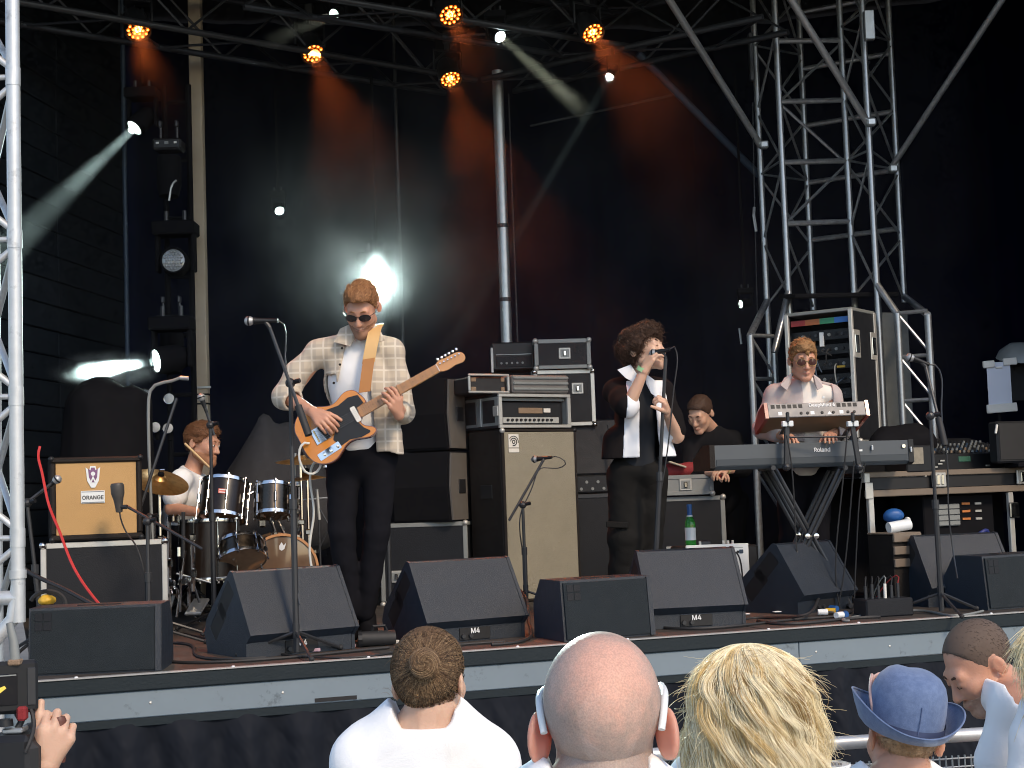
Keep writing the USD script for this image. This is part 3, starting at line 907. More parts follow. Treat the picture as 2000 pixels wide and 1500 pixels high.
def wedge(px, py, yaw, label, w=.56, k=1.0, writing=True):
    """A floor monitor; its back panel faces local -y, local origin at the middle of its back foot."""
    T = Thing('floor_monitor', label, 'floor monitor', foot(px, py), yaw, 'floor monitors along the stage edge')
    pr = A((.015, .0), (.015, .075), (-.035, .115), (.155, .412), (.185, .418), (.47, .17), (.50, .10), (.46, .0)) * k
    t = .018
    core = pr * 1.0
    T.part('body', prism(core, -w / 2 + t, w / 2 - t, 0), M['wedge'])
    # side cheeks with two handle slots each
    import shapely
    side = shapely.Polygon(pr).buffer(.004)
    slots = []
    for cx, cy, L_, a in ((.24, .275, .17, -.78), (.33, .165, .17, -.78)):
        s = shapely.affinity.rotate(shapely.box(cx * k - L_ / 2 * k, cy * k - .036 * k, cx * k + L_ / 2 * k, cy * k + .036 * k).buffer(.012), math.degrees(a))
        slots.append(s)
    cheek = side.difference(shapely.union_all(slots))
    m = trimesh.creation.extrude_polygon(cheek, t, engine='earcut')
    v = np.array(m.vertices)
    for s, x0 in ((-1, -w / 2), (1, w / 2 - t)):
        T.part('side_cheek', (np.stack([v[:, 2] + x0, v[:, 0], v[:, 1]], -1), np.array(m.faces)), M['wedge'])
        for sl in slots:
            mm = trimesh.creation.extrude_polygon(sl.buffer(.001), .006, engine='earcut')
            vv = np.array(mm.vertices)
            T.part('handle_recess', (np.stack([vv[:, 2] + (x0 + .001 if s < 0 else x0 + t - .007), vv[:, 0], vv[:, 1]], -1), np.array(mm.faces)), M['recess'])
    # recessed connector panel with the type written on it
    T.part('connector_panel', bx(-.09, .09, .008, .016, .008, .07, .002), M['recess'])
    for s in (-1, 1):
        T.part('connector', lathe([(0, .012), (.011, .012), (.013, 0)], (-.05 + s * .022, .006, .03), (0, -1, 0), 10), M['stand'])
    if writing:
        T.part('lettering', xf(text('M4', .026, .002), None, (.0, .006, .042)), M['white_print'])
    T.part('grille', hull(np.array([(x, *(q)) for x in (-w / 2 + .03, w / 2 - .03) for q in ((.195 * k, .412 * k), (.462 * k, .18 * k), (.205 * k, .42 * k), (.472 * k, .188 * k))])), M['grille'])
    return T


wedge(592, 1277, .62, 'floor monitor in front of the guitarist, its blue-lit back panel facing out', .60)
wedge(930, 1252, .52, 'floor monitor beside the bun-haired woman, in front of the speaker stack', .60)
wedge(1362, 1226, .18, 'floor monitor in front of the singer, behind the front speaker', .56)
wedge(1616, 1194, .72, 'floor monitor turned sideways with its grey cheek and handle slots showing', .52, .97, False)
wedge(1900, 1182, .22, 'floor monitor at the right behind the last front speaker', .56, 1.0, False)


def front_fill(px, py, yaw, label, w=.60, h=.305, d=.36):
    T = Thing('front_speaker', label, 'loudspeaker', foot(px, py), yaw, 'low front speakers on the stage edge')
    pr = A((0, 0), (.03, h), (d * .75, h), (d, h * .6), (d, 0))
    T.part('cabinet', prism(pr, -w / 2, w / 2, 0), M['wedge'])
    sl = .03 / h
    g = hull(np.array([(x, sl * z - o, z) for x in (-w / 2 + .012, w / 2 - .03) for z in (.012, h - .012) for o in (.002, .012)]))
    T.part('grille', g, M['grille'])
    T.part('edge_strip', hull(np.array([(x, sl * z - o, z) for x in (w / 2 - .028, w / 2 - .002) for z in (.004, h - .004) for o in (.002, .015)])), M['wedge'])
    for i in range(2):
        for j in range(2):
            T.part('badge', hull(np.array([(x, sl * z - o, z) for x in (-w / 2 + .03 + i * .04, -w / 2 + .064 + i * .04) for z in (h - .058 - j * .042, h - .022 - j * .042) for o in (.012, .0145)])), M['case_panel'])
    T.part('handle_slot', bx(-.10, .10, d * .3, d * .55, h - .001, h + .004, .002), M['recess'])
    return T


front_fill(186, 1316, .08, 'low front speaker at the left end of the stage edge')
front_fill(1192, 1247, .42, 'low front speaker overlapping the monitor before the singer', .52)
front_fill(2010, 1186, .42, 'low front speaker at the far right end of the stage edge', .60)


# ---------------------------------------------------------------- cases
def road_case(name, label, loc, yaw, w, h, d, panel='case_panel', edge='case_edge', e=.028, latches=(), group=None, handles=True):
    """A flight case: panels, metal edges, ball corners; local origin at the middle of its front foot, front to -y."""
    T = Thing(name, label, 'flight case', loc, yaw, group)
    T.part('panel', bx(-w / 2 + .004, w / 2 - .004, .004, d - .004, .004, h - .004, .002), M[panel])
    for z in (0, h - e):
        T.part('rail', bx(-w / 2 + e, w / 2 - e, -.002, .012, z, z + e, .003), M[edge])
        for s in (-1, 1):
            T.part('rail', bx(s * w / 2 - (.012 if s > 0 else .002), s * w / 2 + (.002 if s > 0 else .012), e, d - e, z, z + e, .003), M[edge])
    T.part('rail', bx(-w / 2 + e, w / 2 - e, -.001, e, h - .003, h + .002, .001), M[edge])
    for s in (-1, 1):
        T.part('rail', bx(s * w / 2 - (e if s > 0 else .002), s * w / 2 + (.002 if s > 0 else e), -.003, .013, e, h - e, .003), M[edge])
        T.part('rail', bx(s * w / 2 - (.012 if s > 0 else .003), s * w / 2 + (.003 if s > 0 else .012), -.0025, e, e, h - e, .003), M[edge])
        for z in (0, h):
            T.part('ball_corner', ball((s * (w / 2 - .008), .008, z + (.008 if z == 0 else -.008)), .021, 2), M['chrome' if edge == 'case_edge' else 'case_edge'], smooth=True)
    for x, z in latches:
        q = T.part('latch', bx(x - .045, x + .045, -.006, .006, z - .042, z + .042, .004), M['case_edge'])
        T.part('dish', bx(x - .032, x + .032, -.0085, -.004, z - .030, z + .030, .003), M['case_grey'], under=q)
        T.part('key', bx(x - .012, x + .012, -.02, -.006, z - .02, z + .02, .004), M['chrome'], under=q)
    return T


# guitar cabinet on its road case at the left
RC = P(205, 1192, 8.15); RC[2] = ZS
o1 = P(206, 1190, 8.3); o1[2] = ZS
hh = P(206, 1058, 8.3)[2] - ZS
c1 = road_case('road_case', 'large black road case with pale metal edges under the tan guitar cabinet', o1, .30, .68, hh, .55)
GC = Thing('guitar_cabinet', 'guitar speaker cabinet with tan front cloth and dark brown frame', 'guitar amplifier', A(*P(190, 1050, 8.32)[:2], ZS + hh + .012), .34)
w, h, d, e = .50, .465, .32, .032
GC.part('shell', [bx(-w / 2, w / 2, .03, d, 0, h, .012)], M['tolex'])
for a in ((-w / 2, w / 2, 0, e), (-w / 2, w / 2, h - e, h)):
    GC.part('frame', bx(a[0], a[1], 0, .034, a[2], a[3], .009), M['tolex'])
for s in (-1, 1):
    GC.part('frame', bx(s * w / 2 - (e if s > 0 else 0), s * w / 2 + (0 if s > 0 else e), .001, .033, e + .0, h - e, .009), M['tolex'])
GC.part('front_cloth', bx(-w / 2 + e, w / 2 - e, .014, .03, e, h - e), M['tan_cloth'])
pl = GC.part('name_plate', bx(-.085, .045, .008, .014, .205, .275, .002), M['white_panel'])
GC.part('plate_border', [bx(-.080, .040, .0068, .0078, .209, .212), bx(-.080, .040, .0068, .0078, .268, .271)], M['blue_steel'], under=pl)
GC.part('lettering', xf(text('ORANGE', .0205, .0015), None, (-.02, .0076, .227)), M['recess'], under=pl)
# a plain shield badge
sh = A((-.045, .13), (-.036, .045), (-.012, .0), (.012, 0), (.036, .045), (.045, .13), (.022, .112), (.016, .138), (-.016, .138), (-.022, .112))
bd = GC.part('shield_badge', xf(prism(sh * .88, -.006, 0, 1), None, (-.018, .014, .292)), M['white_panel'])
GC.part('shield_print', [xf(prism(sh * .60 + A(0, .03), -.0015, 0, 1), None, (-.018, .0079, .292)), ], mat('badge_purple', (.16, .07, .16), .5, var=.5, scale=60), under=bd)
GC.part('shield_mark', [xf(prism(A((-.016, .02), (0, .06), (.016, .02), (.009, .02), (0, .042), (-.009, .02)), -.0015, 0, 1), None, (-.018, .0062, .30)), xf(lathe([(0, .001), (.012, .001), (.012, 0)], (0, 0, 0), (0, -1, 0), 10), None, (-.018, .006, .37))], M['white_panel'], under=bd)
for s in (-1, 1):
    for z in (0, h):
        GC.part('corner', ball((s * (w / 2 - .008), .01, z + (.008 if z == 0 else -.008)), .017, 1), M['black'], smooth=True)
GC.part('side_handle', bx(-w / 2 - .006, -w / 2 + .002, .10, .24, .22, .29, .003), M['black'])
# draped cover and curtain-like cloth behind
cv = uni([cone(P(205, 1010, 9.9), P(195, 800, 9.9), .30, .22), cone(P(150, 1010, 9.9), P(172, 805, 9.9), .16, .14), cone(P(262, 1010, 9.9), P(262, 790, 9.9), .16, .12)], .06)
cvw = wrinkle(cv, .03, 3.0, 4, (3, 3, .35))
single('draped_cover', skin_of(cvw, .03), M['matt'], 'equipment under a draped black cloth behind the tan guitar cabinet', 'cover', smooth=True)
cv = wrinkle(uni([cone(P(505, 1010, 10.8), P(520, 820, 10.8), .42, .05), cone(P(600, 1000, 10.9), P(560, 850, 10.9), .3, .1)], .1), .03, 3.0, 8, (3, 3, .4))
single('draped_cover', skin_of(cv, .03), mat('cloth_charcoal', (.022, .021, .024), .85), 'equipment under a peaked charcoal cloth behind the drum kit', 'cover', smooth=True)

# side fill stack behind the guitarist
q = P(826, 1020, 10.5); q[2] = P(826, 1020, 10.5)[2]
hb = q[2] - ZS
road_case('road_case', 'black road case with bright latches under the tall speaker stack', A(q[0], q[1], ZS), -.10, .62, hb - .005, .55, latches=((-.20, .20), (.06, .20)), edge='case_grey')
for k, (z0, z1, lb) in enumerate(((q[2], P(826, 882, 10.5)[2], 'lower dark speaker of the tall stack behind the guitar neck'), (P(826, 880, 10.5)[2], P(826, 738, 10.5)[2], 'upper dark speaker of the tall stack behind the guitar neck'))):
    T = Thing('stack_speaker', lb, 'loudspeaker', A(q[0], q[1], z0), -.42)
    h = z1 - z0 - .006
    T.part('cabinet', xf(prism(A((0, 0), (-.03, h * .5), (0, h), (.40, h), (.40, 0)), -.23, .23, 0)), M['matt'])
    import shapely
    T.part('side_panel', hull(np.array([(x, y, z) for x in (.23, .242) for y, z in ((.0, .01), (-.028, h * .5), (0, h - .01), (.24, h - .01), (.24, .01))])), M['case_grey'] if False else mat(f'speaker_side{k}', (.095, .085, .075), .6, var=.15, scale=5))
    T.part('grille', hull(np.array([(x, y, z) for x in (-.215, .215) for y, z in ((-.004, .015), (-.034, h * .5), (-.004, h - .015), (-.012, .015), (-.042, h * .5), (-.012, h - .015))])), M['matt'])
    T.part('handle', bx(.24, .25, .10, .2, h * .4, h * .6, .003), M['recess'])
T = pole('thin_pole', *[A(*P(757, 1000, 10.2)[:2], z) for z in (ZS, P(757, 900, 10.2)[2])], .016, 'steel_dark', 'short grey pole standing beside the road case under the speaker stack')

# bass cabinet and the amplifiers on it
by = .63
bc = P(1066, 1168, 10.45); bc[2] = ZS
bh = P(1066, 836, 10.45)[2] - ZS
BC = Thing('bass_cabinet', 'tall bass speaker cabinet with silver-grey speckled front cloth and black sides', 'bass amplifier', bc, by)
w, d, e = .66, .42, .022
BC.part('shell', bx(-w / 2, w / 2, .02, d, 0, bh, .012), M['tolex'])
for a in ((0, e), (bh - e, bh)):
    BC.part('frame', bx(-w / 2, w / 2, 0, .022, a[0], a[1], .007), M['tolex'])
for s in (-1, 1):
    BC.part('frame', bx(s * w / 2 - (e if s > 0 else 0), s * w / 2 + (0 if s > 0 else e), .001, .021, e, bh - e, .007), M['tolex'])
BC.part('front_cloth', bx(-w / 2 + e, w / 2 - e, .006, .02, e, bh - e), M['silver_cloth'])
bx0, bz0 = -w / 2 + .055, bh - .165
eb = BC.part('emblem', bx(bx0, bx0 + .088, 0, .006, bz0 + .034, bz0 + .128, .001), M['cream'])
ring = lambda r0, r1, a0, a1, n=24: [(r1 * math.cos(a), r1 * math.sin(a)) for a in np.linspace(a0, a1, n)] + [(r0 * math.cos(a), r0 * math.sin(a)) for a in np.linspace(a1, a0, n)]
cx, cz = bx0 + .042, bz0 + .074
for r0, r1, a0, a1 in ((.008, .0145, 0, 2 * PI - .01), (.0225, .0295, -1.9, 3.0), (.0375, .0425, -.2, 2.6)):
    BC.part('emblem_ring', xf(prism(A(*ring(r0, r1, a0, a1)).reshape(-1, 2), -.0016, 0, 1), None, (cx, -.0002, cz)), M['recess'], under=eb)
BC.part('emblem_bar', bx(bx0, bx0 + .088, 0, .006, bz0, bz0 + .028, .001), M['cream'])
for s in (-1, 1):
    BC.part('corner', ball((s * (w / 2 - .01), .012, bh - .01), .02, 1), M['case_edge'] if s < 0 else M['black'], smooth=True)
BC.part('side_handle', bx(-w / 2 - .005, -w / 2 + .002, .14, .28, bh * .6, bh * .68, .003), M['black'])

top = bc + A(0, 0, bh)
# amp rack case on the cabinet
wR, hR, dR = .62, P(1063, 766, 10.45)[2] - P(1063, 833, 10.45)[2], .50
AR = Thing('amplifier_rack', 'open grey rack case holding a bass amplifier on the tall bass cabinet', 'amplifier case', top + A(*(-RGT[:2] * .03), .008), by - .02)
for nm, g in (('floor_panel', bx(-wR / 2, wR / 2, 0, dR, 0, .02, .004)), ('top_panel', bx(-wR / 2, wR / 2, 0, dR, hR - .02, hR, .004)), ('back_panel', bx(-wR / 2, wR / 2, dR - .02, dR, .02, hR - .02))):
    AR.part(nm, g, M['case_panel'])
for s in (-1, 1):
    AR.part('side_panel', bx(s * wR / 2 - (.02 if s > 0 else 0), s * wR / 2 + (0 if s > 0 else .02), .002, dR - .02, .02, hR - .02), M['case_grey'])
    AR.part('front_edge', bx(s * wR / 2 - (.024 if s > 0 else .004), s * wR / 2 + (.004 if s > 0 else .024), -.012, .01, .022, hR - .022, .003), M['case_edge'])
for z in (0, hR - .022):
    AR.part('front_edge', bx(-wR / 2 - .003, wR / 2 + .003, -.013, .009, z, z + .022, .003), M['case_edge'])
for y0, y1 in ((.05, .20), (.29, .44)):
    AR.part('side_window', bx(-wR / 2 - .003, -wR / 2 + .001, y0, y1, .04, hR - .04, .001), M['recess'])
AR.part('side_rail', bx(-wR / 2 - .006, -wR / 2, .22, .27, .02, hR - .02, .002), M['steel'])
for y in (.0, .44):
    AR.part('side_latch', bx(-wR / 2 - .012, -wR / 2, y, y + .06, hR * .35, hR * .65, .004), M['case_edge'])
am = AR.part('amplifier', bx(-wR / 2 + .03, wR / 2 - .03, .05, dR - .05, .022, hR * .78, .006), M['black'])
AR.part('control_plate', bx(-wR / 2 + .06, wR / 2 - .07, .038, .048, .035, .078, .002), M['case_edge'], under=am)
for k in range(11):
    AR.part('knob', lathe([(0, .012), (.009, .012), (.011, 0)], (-wR / 2 + .10 + k * .038, .038, .058), (0, -1, 0), 8), M['recess'], under=am)
AR.part('badge', bx(-.11, .10, .042, .049, .105, .145, .002), M['tan_amp'], under=am)
AR.part('badge', bx(.11, .17, .042, .049, .112, .142, .002), M['cream'], under=am)
AR.part('lid_shade', bx(-wR / 2 + .025, wR / 2 - .025, .03, .04, hR * .80, hR - .024, .002), M['case_grey'])
# lid case on top
hL = P(1063, 728, 10.45)[2] - P(1063, 766, 10.45)[2]
lc = AR.loc + A(0, 0, hR + .006)
LC = Thing('lid_case', 'grey-brown ribbed case lid lying on top of the amplifier rack', 'case lid', lc, by - .10)
LC.part('lid', bx(-.17, .30, .01, .46, 0, hL - .006, .012), mat('lid_grey', (.13, .12, .112), .6, var=.2, scale=8, wear=((.06, .055, .05), .3, 9)))
for z in (.02, .06, .10):
    if z < hL - .02:
        LC.part('rib', bx(-.165, .295, -.002, .014, z, z + .022, .006), M['case_grey'])
for z, dz in ((0, .016), (hL - .016, .016)):
    LC.part('open_frame', bx(-.52, -.19, .012, .03, z, z + dz, .006), M['case_edge'])
for x in (-.52, -.206):
    LC.part('open_frame', bx(x, x + .016, .011, .031, .016, hL - .016, .005), M['case_edge'])
LC.part('inner_box', bx(-.50, -.21, .04, .44, .003, hL - .02, .01), M['recess'])
for z in (.03, hL - .04):
    LC.part('corner_pad', bx(-.49, -.45, .033, .04, z - .015, z + .015, .003), M['tan_amp'])
    LC.part('corner_pad', bx(-.25, -.22, .033, .04, z - .015, z + .015, .003), M['tan_amp'])
# cases behind, on other stands
q = P(1105, 832, 11.1); zq = q[2]
road_case('road_case', 'silver edged black case standing behind the amplifier rack', A(q[0], q[1], zq), .15, .46, P(1105, 722, 11.1)[2] - zq, .5, latches=((.10, .28),))
q2 = P(1100, 718, 11.1); q2[2] = P(1105, 722, 11.1)[2] + .008
road_case('road_case', 'silver edged black case with one dish latch, highest of the pile behind the bass cabinet', q2, .08, .42, P(1100, 662, 11.1)[2] - q2[2], .45, latches=((.015, .115),), edge='case_grey')
q3 = P(1003, 722, 11.2)
T = Thing('tilted_amplifier', 'dark amplifier head tilted beside the highest case of the pile', 'amplifier', q3, .05)
T.part('body', bx(-.16, .16, 0, .35, 0, .21, .01), M['black'])
T.part('front_panel', bx(-.13, .14, -.006, .002, .02, .10, .003), M['case_panel'])
T.part('edge_strip', bx(-.168, -.150, -.008, .01, -.02, .17, .004), M['cream'])
T.part('trim_line', bx(-.13, .14, -.01, -.004, .112, .118, .002), M['steel'])
for k in range(5):
    T.part('knob', lathe([(0, .012), (.008, .012), (.009, 0)], (-.09 + k * .04, -.006, .05), (0, -1, 0), 8), M['case_grey'])
q4 = P(1060, 1000, 11.3)
T = Thing('equipment_stand', 'dark case under the pile of cases behind the bass cabinet', 'flight case', A(*P(1085, 1000, 11.1)[:2], ZS), .15)
T.part('panel', bx(-.42, .42, -.01, .55, 0, zq - ZS - .006, .01), M['case_panel'])
for x in (-.42, .405):
    T.part('edge', bx(x, x + .018, -.016, 0, .01, zq - ZS - .02, .003), M['case_grey'])
sb = Thing('equipment_shelf', 'black shelf box carrying the tilted amplifier head', 'flight case', A(q3[0], q3[1], ZS), .05)
sb.part('panel', bx(-.24, .20, .0, .4, 0, q3[2] - ZS - .024, .01), M['matt'])

# brown combo amplifier between the bass cabinet and the singer
q = P(1160, 1124, 10.9); h = P(1160, 1003, 10.9)[2] - q[2]
T = Thing('combo_amplifier', 'small tan combo amplifier with black knobs between the bass cabinet and the singer', 'guitar amplifier', q, .12)
T.part('shell', bx(-.21, .14, .015, .24, 0, h - .005, .012), M['tan_amp'])
rs_ = Thing('amplifier_riser', 'low black riser under the small tan combo amplifier', 'riser', A(q[0], q[1], ZS), .12)
rs_.part('box', bx(-.23, .16, .0, .26, 0, q[2] - ZS - .003, .006), M['matt'])
T.part('grille_cloth', bx(-.20, .12, .006, .016, .045, h * .52, .003), mat('pale_grille', (.30, .24, .19), .8, var=.1))
T.part('foot_strip', bx(-.21, .14, .004, .016, .0, .04, .003), M['cream'])
T.part('control_panel', box((-.03, .03, h - .035), (.34, .012, .075), .003, rotm('x', -.35)), M['cream'])
for k in range(8):
    T.part('knob', lathe([(0, .022), (.010, .02), (.012, 0)], (-.17 + k * .042, .022, h - .036), (0, -.94, .34), 8), M['recess'])
T.part('handle', tube([(-.1, .12, h), (-.09, .12, h + .03), (.06, .12, h + .03), (.07, .12, h)], .008, 6), M['rubber'])
q = P(1165, 1000, 10.9); zz0 = q[2]
road_case('road_case', 'dark case behind the tan combo amplifier', A(q[0], q[1], ZS), .1, .5, P(1165, 965, 10.9)[2] - ZS, .4, edge='steel_dark')
T = Thing('effects_unit', 'dark box of electronics with pale sockets behind the tan combo amplifier', 'electronics', A(q[0], q[1], P(1165, 965, 10.9)[2] + .01), .1)
T.part('body', bx(-.22, .2, 0, .3, 0, .13, .01), M['black'])
for k in range(9):
    T.part('socket', lathe([(0, .006), (.011, .006), (.012, 0)], (-.19 + k * .042, 0, .03 + .05 * (k % 2)), (0, -1, 0), 8), M['case_grey'])
T.part('lid', box((0, .2, .34), (.42, .03, .42), .01, rotm('x', -.2)), M['case_panel'])
T.part('strut', cyl((.18, .02, .02), (.13, .12, .5), .008, n=6), M['steel_dark'])

# cases behind the singer
q = P(1352, 1088, 10.6); h = P(1352, 971, 10.6)[2] - q[2]
road_case('road_case', 'black road case with grey rim behind the green bottle', A(q[0], q[1], ZS), .05, .50, P(1352, 970, 10.6)[2] - ZS, .5, edge='case_grey', e=.03, latches=((-.14, .30), (.07, .30)))
ct = P(1340, 968, 10.6); ct[2] = P(1352, 970, 10.6)[2] + .012
T = road_case('road_case', 'small grey flight case with a square latch on the road case behind the singer', ct, .05, .40, P(1340, 928, 10.6)[2] - ct[2], .32, panel='case_grey', edge='case_grey', latches=((-.0, .075),))
rc_ = ct + A(0, .06, P(1340, 928, 10.6)[2] - ct[2] + .004)
f = wrinkle(uni([cone(rc_ + A(-.12, .05, .03), rc_ + A(.12, .05, .035), .05, .055), cone(rc_ + A(.05, .06, .03), rc_ + A(.26, .1, -.01), .05, .03)], .03), .012, 14, 3)
single('red_cloth', skin_of(f, .012), M['red_cloth'], 'crumpled dark red cloth lying on the small grey flight case', 'cloth', smooth=True)
T = Thing('paper_sheet', 'pale folded paper lying on the red cloth', 'paper', rc_ + A(-.05, -.02, .075))
T.part('sheet', box((0, 0, .0), (.13, .09, .012), .003, rotm('y', .35)), mat('old_paper', (.42, .36, .27), .8))
# white amplifier and the bottle on it
wa = P(1405, 1128, 9.3); h = P(1405, 1063, 9.3)[2] - ZS
WA = Thing('white_amplifier', 'white amplifier panel with sockets and two plugged leads behind the monitors', 'amplifier', A(wa[0], wa[1], ZS), .10)
WA.part('body', bx(-.235, .26, .012, .34, 0, h - .012, .012), M['black'])
WA.part('back_panel', bx(-.205, .195, 0, .014, .02, h, .004), M['white_panel'])
WA.part('socket', lathe([(0, .006), (.017, .006), (.02, 0)], (-.155, 0, h - .058), (0, -1, 0), 8), M['recess'])
for k, c in enumerate(('recess', 'recess', 'red', 'case_edge', 'recess', 'recess', 'recess')):
    WA.part('socket', lathe([(0, .008), (.007, .008), (.009, 0)], (-.03 + k * .026, 0, h - .052), (0, -1, 0), 8), M[c])
WA.part('switch', bx(.135, .16, -.006, .002, h - .062, h - .038, .003), M['blue_steel'])
for k in range(3):
    WA.part('panel_print', bx(-.15 + k * .11, -.06 + k * .11, -.0012, .001, h - .026, h - .023), M['case_grey'])
for k, x in enumerate((.075, .101)):
    WA.part('lead', tube(spline([(x, -.004, h - .052), (x + .012, -.035, h - .062), (x + .03, -.045, h - .13), (x + .055, -.05, .06), (x + .09, -.07, .01)], 16), .0055, 6), M['rubber'])
for x in (-.10, .05, .08, .11):
    WA.part('knob', cyl((x, .06, h - .012), (x, .06, h + .02), .008, n=8), M['cream'])
WA.part('pedal', bx(-.09, -.02, .09, .17, h - .012, h + .022, .006), M['steel_dark'])
bo = A(*(P(1349, 1053, 9.42)[:2]), ZS + h - .011)
bk = (P(1349, 985, 9.42)[2] - bo[2]) / .235
BT = Thing('beer_bottle', 'green glass bottle with white label and blue cap foil on the white amplifier', 'bottle', bo)
BT.part('glass', lathe(A((0, 0), (.026, 0), (.030, .006), (.030, .12), (.027, .14), (.014, .17), (.0125, .19), (.0125, .205)) * bk, n=24), M['green_glass'], smooth=40)
BT.part('label', lathe(A((.0308, .035), (.0308, .105)) * bk, n=24), M['white_panel'], smooth=True)
BT.part('neck_foil', lathe(A((.0145, .172), (.0138, .19), (.0138, .222), (.015, .222), (.015, .235), (0, .236)) * bk, n=18), M['blue'], smooth=40)
BT.part('neck_band', lathe(A((.0175, .166), (.0152, .174)) * bk, n=18), M['white_panel'], smooth=True)
# ---------------------------------------------------------------- microphones and stands (all measured as points)
def mic(T, tip, tail, r=.024, m='stand', ballm='steel'):
    """A hand microphone whose ball sits at tip."""
    tip, tail = np.asarray(tip, float), np.asarray(tail, float)
    d = (tip - tail); L = np.linalg.norm(d); d /= L
    q = T.part('microphone', xf(lathe([(0, 0), (.010, 0), (.011, L * .3), (.0165, L * .78), (.019, L * .82), (0, L * .84)], tail, d, 14)), M['black'], world=True, smooth=40)
    T.part('mic_grille', xf(lathe([(0, r * .98), (r * .6, r * .8), (r * .95, r * .35), (r, 0), (r * .96, -r * .35), (r * .7, -r * .9)], tip, d, 16)), mat_once('mic_mesh'), world=True, smooth=True, under=q)
    T.part('mic_band', lathe([(r * 1.02, -.004), (r * 1.05, 0), (r * 1.02, .004)], tip, d, 16), M['black'], world=True, under=q)


_once = {}


def mat_once(n):
    if n not in _once:
        _once[n] = mat('mic_mesh', (.34, .345, .35), .45, .6, var=.2, scale=300)
    return _once[n]


def tripod(T, foot_, yaw=0.3, r=.30, m='stand'):
    for k in range(3):
        a = yaw + k * 2 * PI / 3
        T.part('leg', tube([foot_ + A(0, 0, .12), foot_ + A(math.cos(a) * r, math.sin(a) * r, .012)], .009, 6), M[m], world=True)
        T.part('rubber_foot', ball(foot_ + A(math.cos(a) * r, math.sin(a) * r, .014), .014, 1), M['rubber'], world=True)
    T.part('hub', cyl(foot_ + A(0, 0, .09), foot_ + A(0, 0, .16), .018, n=10), M[m], world=True)


def boom_stand(label, pole_top, boom_a, boom_b, tip, tail, cable=None, base='tripod', r=.0105, footz=None, yaw=.3, tilt=None, grip=True, micr=.024):
    """pole_top: world point of the clutch; the pole falls to the floor below it (or towards tilt). boom_a (weight end) to boom_b (clip end)."""
    pole_top = np.asarray(pole_top, float)
    fz = ZS if footz is None else footz
    ft = A(pole_top[0], pole_top[1], fz) if tilt is None else np.asarray(tilt, float)
    T = Thing('microphone_stand', label, 'microphone stand', ft)
    T.part('pole', cyl(ft + A(0, 0, .02), pole_top, r, n=8), M['stand'], world=True, smooth=40)
    mid = ft * .45 + pole_top * .55
    T.part('pole_sleeve', cyl(ft + A(0, 0, .02), mid, r * 1.45, n=8), M['stand'], world=True, smooth=40)
    T.part('sleeve_collar', cyl(mid - A(0, 0, .02), mid + A(0, 0, .03), r * 1.9, n=10), M['stand'], world=True)
    if boom_b is not None:
        T.part('boom', cyl(boom_a, boom_b, r * .85, n=8), M['stand'], world=True, smooth=40)
        T.part('clutch', ball(pole_top, (.026, .026, .026), 1), M['stand'], world=True)
        T.part('clutch_knob', cyl(pole_top, pole_top + A(.05, -.02, .01), .012, n=8), M['black'], world=True)
        if grip:
            dd = (np.asarray(boom_a) - np.asarray(boom_b)); dd /= np.linalg.norm(dd)
            T.part('counterweight', cyl(np.asarray(boom_a) - dd * .16, boom_a, .019, n=10), M['rubber'], world=True, smooth=40)
    if tip is not None:
        mic(T, tip, tail, micr)
        c = np.asarray(tip) * .45 + np.asarray(tail) * .55
        e = boom_b if boom_b is not None else pole_top
        T.part('clip', [cyl(e, c, .011, n=8)], M['stand'], world=True)
    if cable is not None:
        T.part('cable', tube(spline(cable, 40), .0042, 6), M['stand'], world=True)
    if base == 'tripod':
        tripod(T, ft, yaw)
    else:
        T.part('round_base', lathe([(0, .03), (.05, .028), (.125, .012), (.13, 0), (0, 0)], ft, n=24), M['stand'], world=True, smooth=30)
    return T


D = 7.35                                               # guitarist's vocal microphone
boom_stand('boom microphone stand left of the guitarist with its boom crossing his arm', P(567, 748, D), P(603, 850, D - .12), P(527, 640, D + .05), P(486, 627, D + .05), P(543, 626, D + .05),
           [P(543, 626, D + .05), P(552, 630, D + .05), P(558, 650, D + .05), P(557, 700, D + .03), P(563, 745, D - .02), P(570, 900, D - .02), P(573, 1080, D - .02), P(585, 1180, D - .1)], yaw=.9)
D = 8.6
boom_stand('overhead boom microphone stand with a bent arm left of the drummer', P(293, 1010, D), P(256, 1046, D - .1), P(345, 778, D + .1), None, None, None, yaw=.2)
ov = Thing('overhead_microphone', 'slim overhead microphone on a bent tube above the drum kit', 'microphone', P(290, 1005, D))
ov.part('tube', tube(spline([P(298, 1180, D), P(296, 1010, D), P(291, 880, D), P(290, 790, D), P(297, 757, D), P(330, 745, D), P(352, 738, D)], 30), .0095, 8), M['case_grey'], world=True, smooth=40)
ov.part('capsule', cyl(P(352, 738, D), P(368, 739, D), .013, n=10), M['steel'], world=True)
D = 8.9
boom_stand('microphone stand in front of the drummer with a short angled microphone', P(411, 830, D), P(418, 850, D), P(402, 800, D), P(393, 776, D), P(404, 806, D), None, yaw=.5, grip=False)
D = 8.0
T = boom_stand('low boom stand holding a thick microphone to the tan guitar cabinet', P(288, 1018, D), P(395, 1072, D - .05), P(246, 988, D + .12), None, None, None, yaw=.4, grip=False)
D2 = 8.12
T.part('thick_microphone', xf(lathe([(0, -.075), (.018, -.07), (.022, -.03), (.027, .0), (.036, .03), (.037, .075), (.030, .088), (0, .09)], P(231, 975, D2), P(229, 950, D2) - P(232, 985, D2), 18)), mat('mic_body', (.045, .042, .04), .5, var=.3, scale=40), world=True, smooth=40)
T.part('mount', cyl(P(233, 990, D2), P(248, 990, 8.1), .012, n=8), M['stand'], world=True)
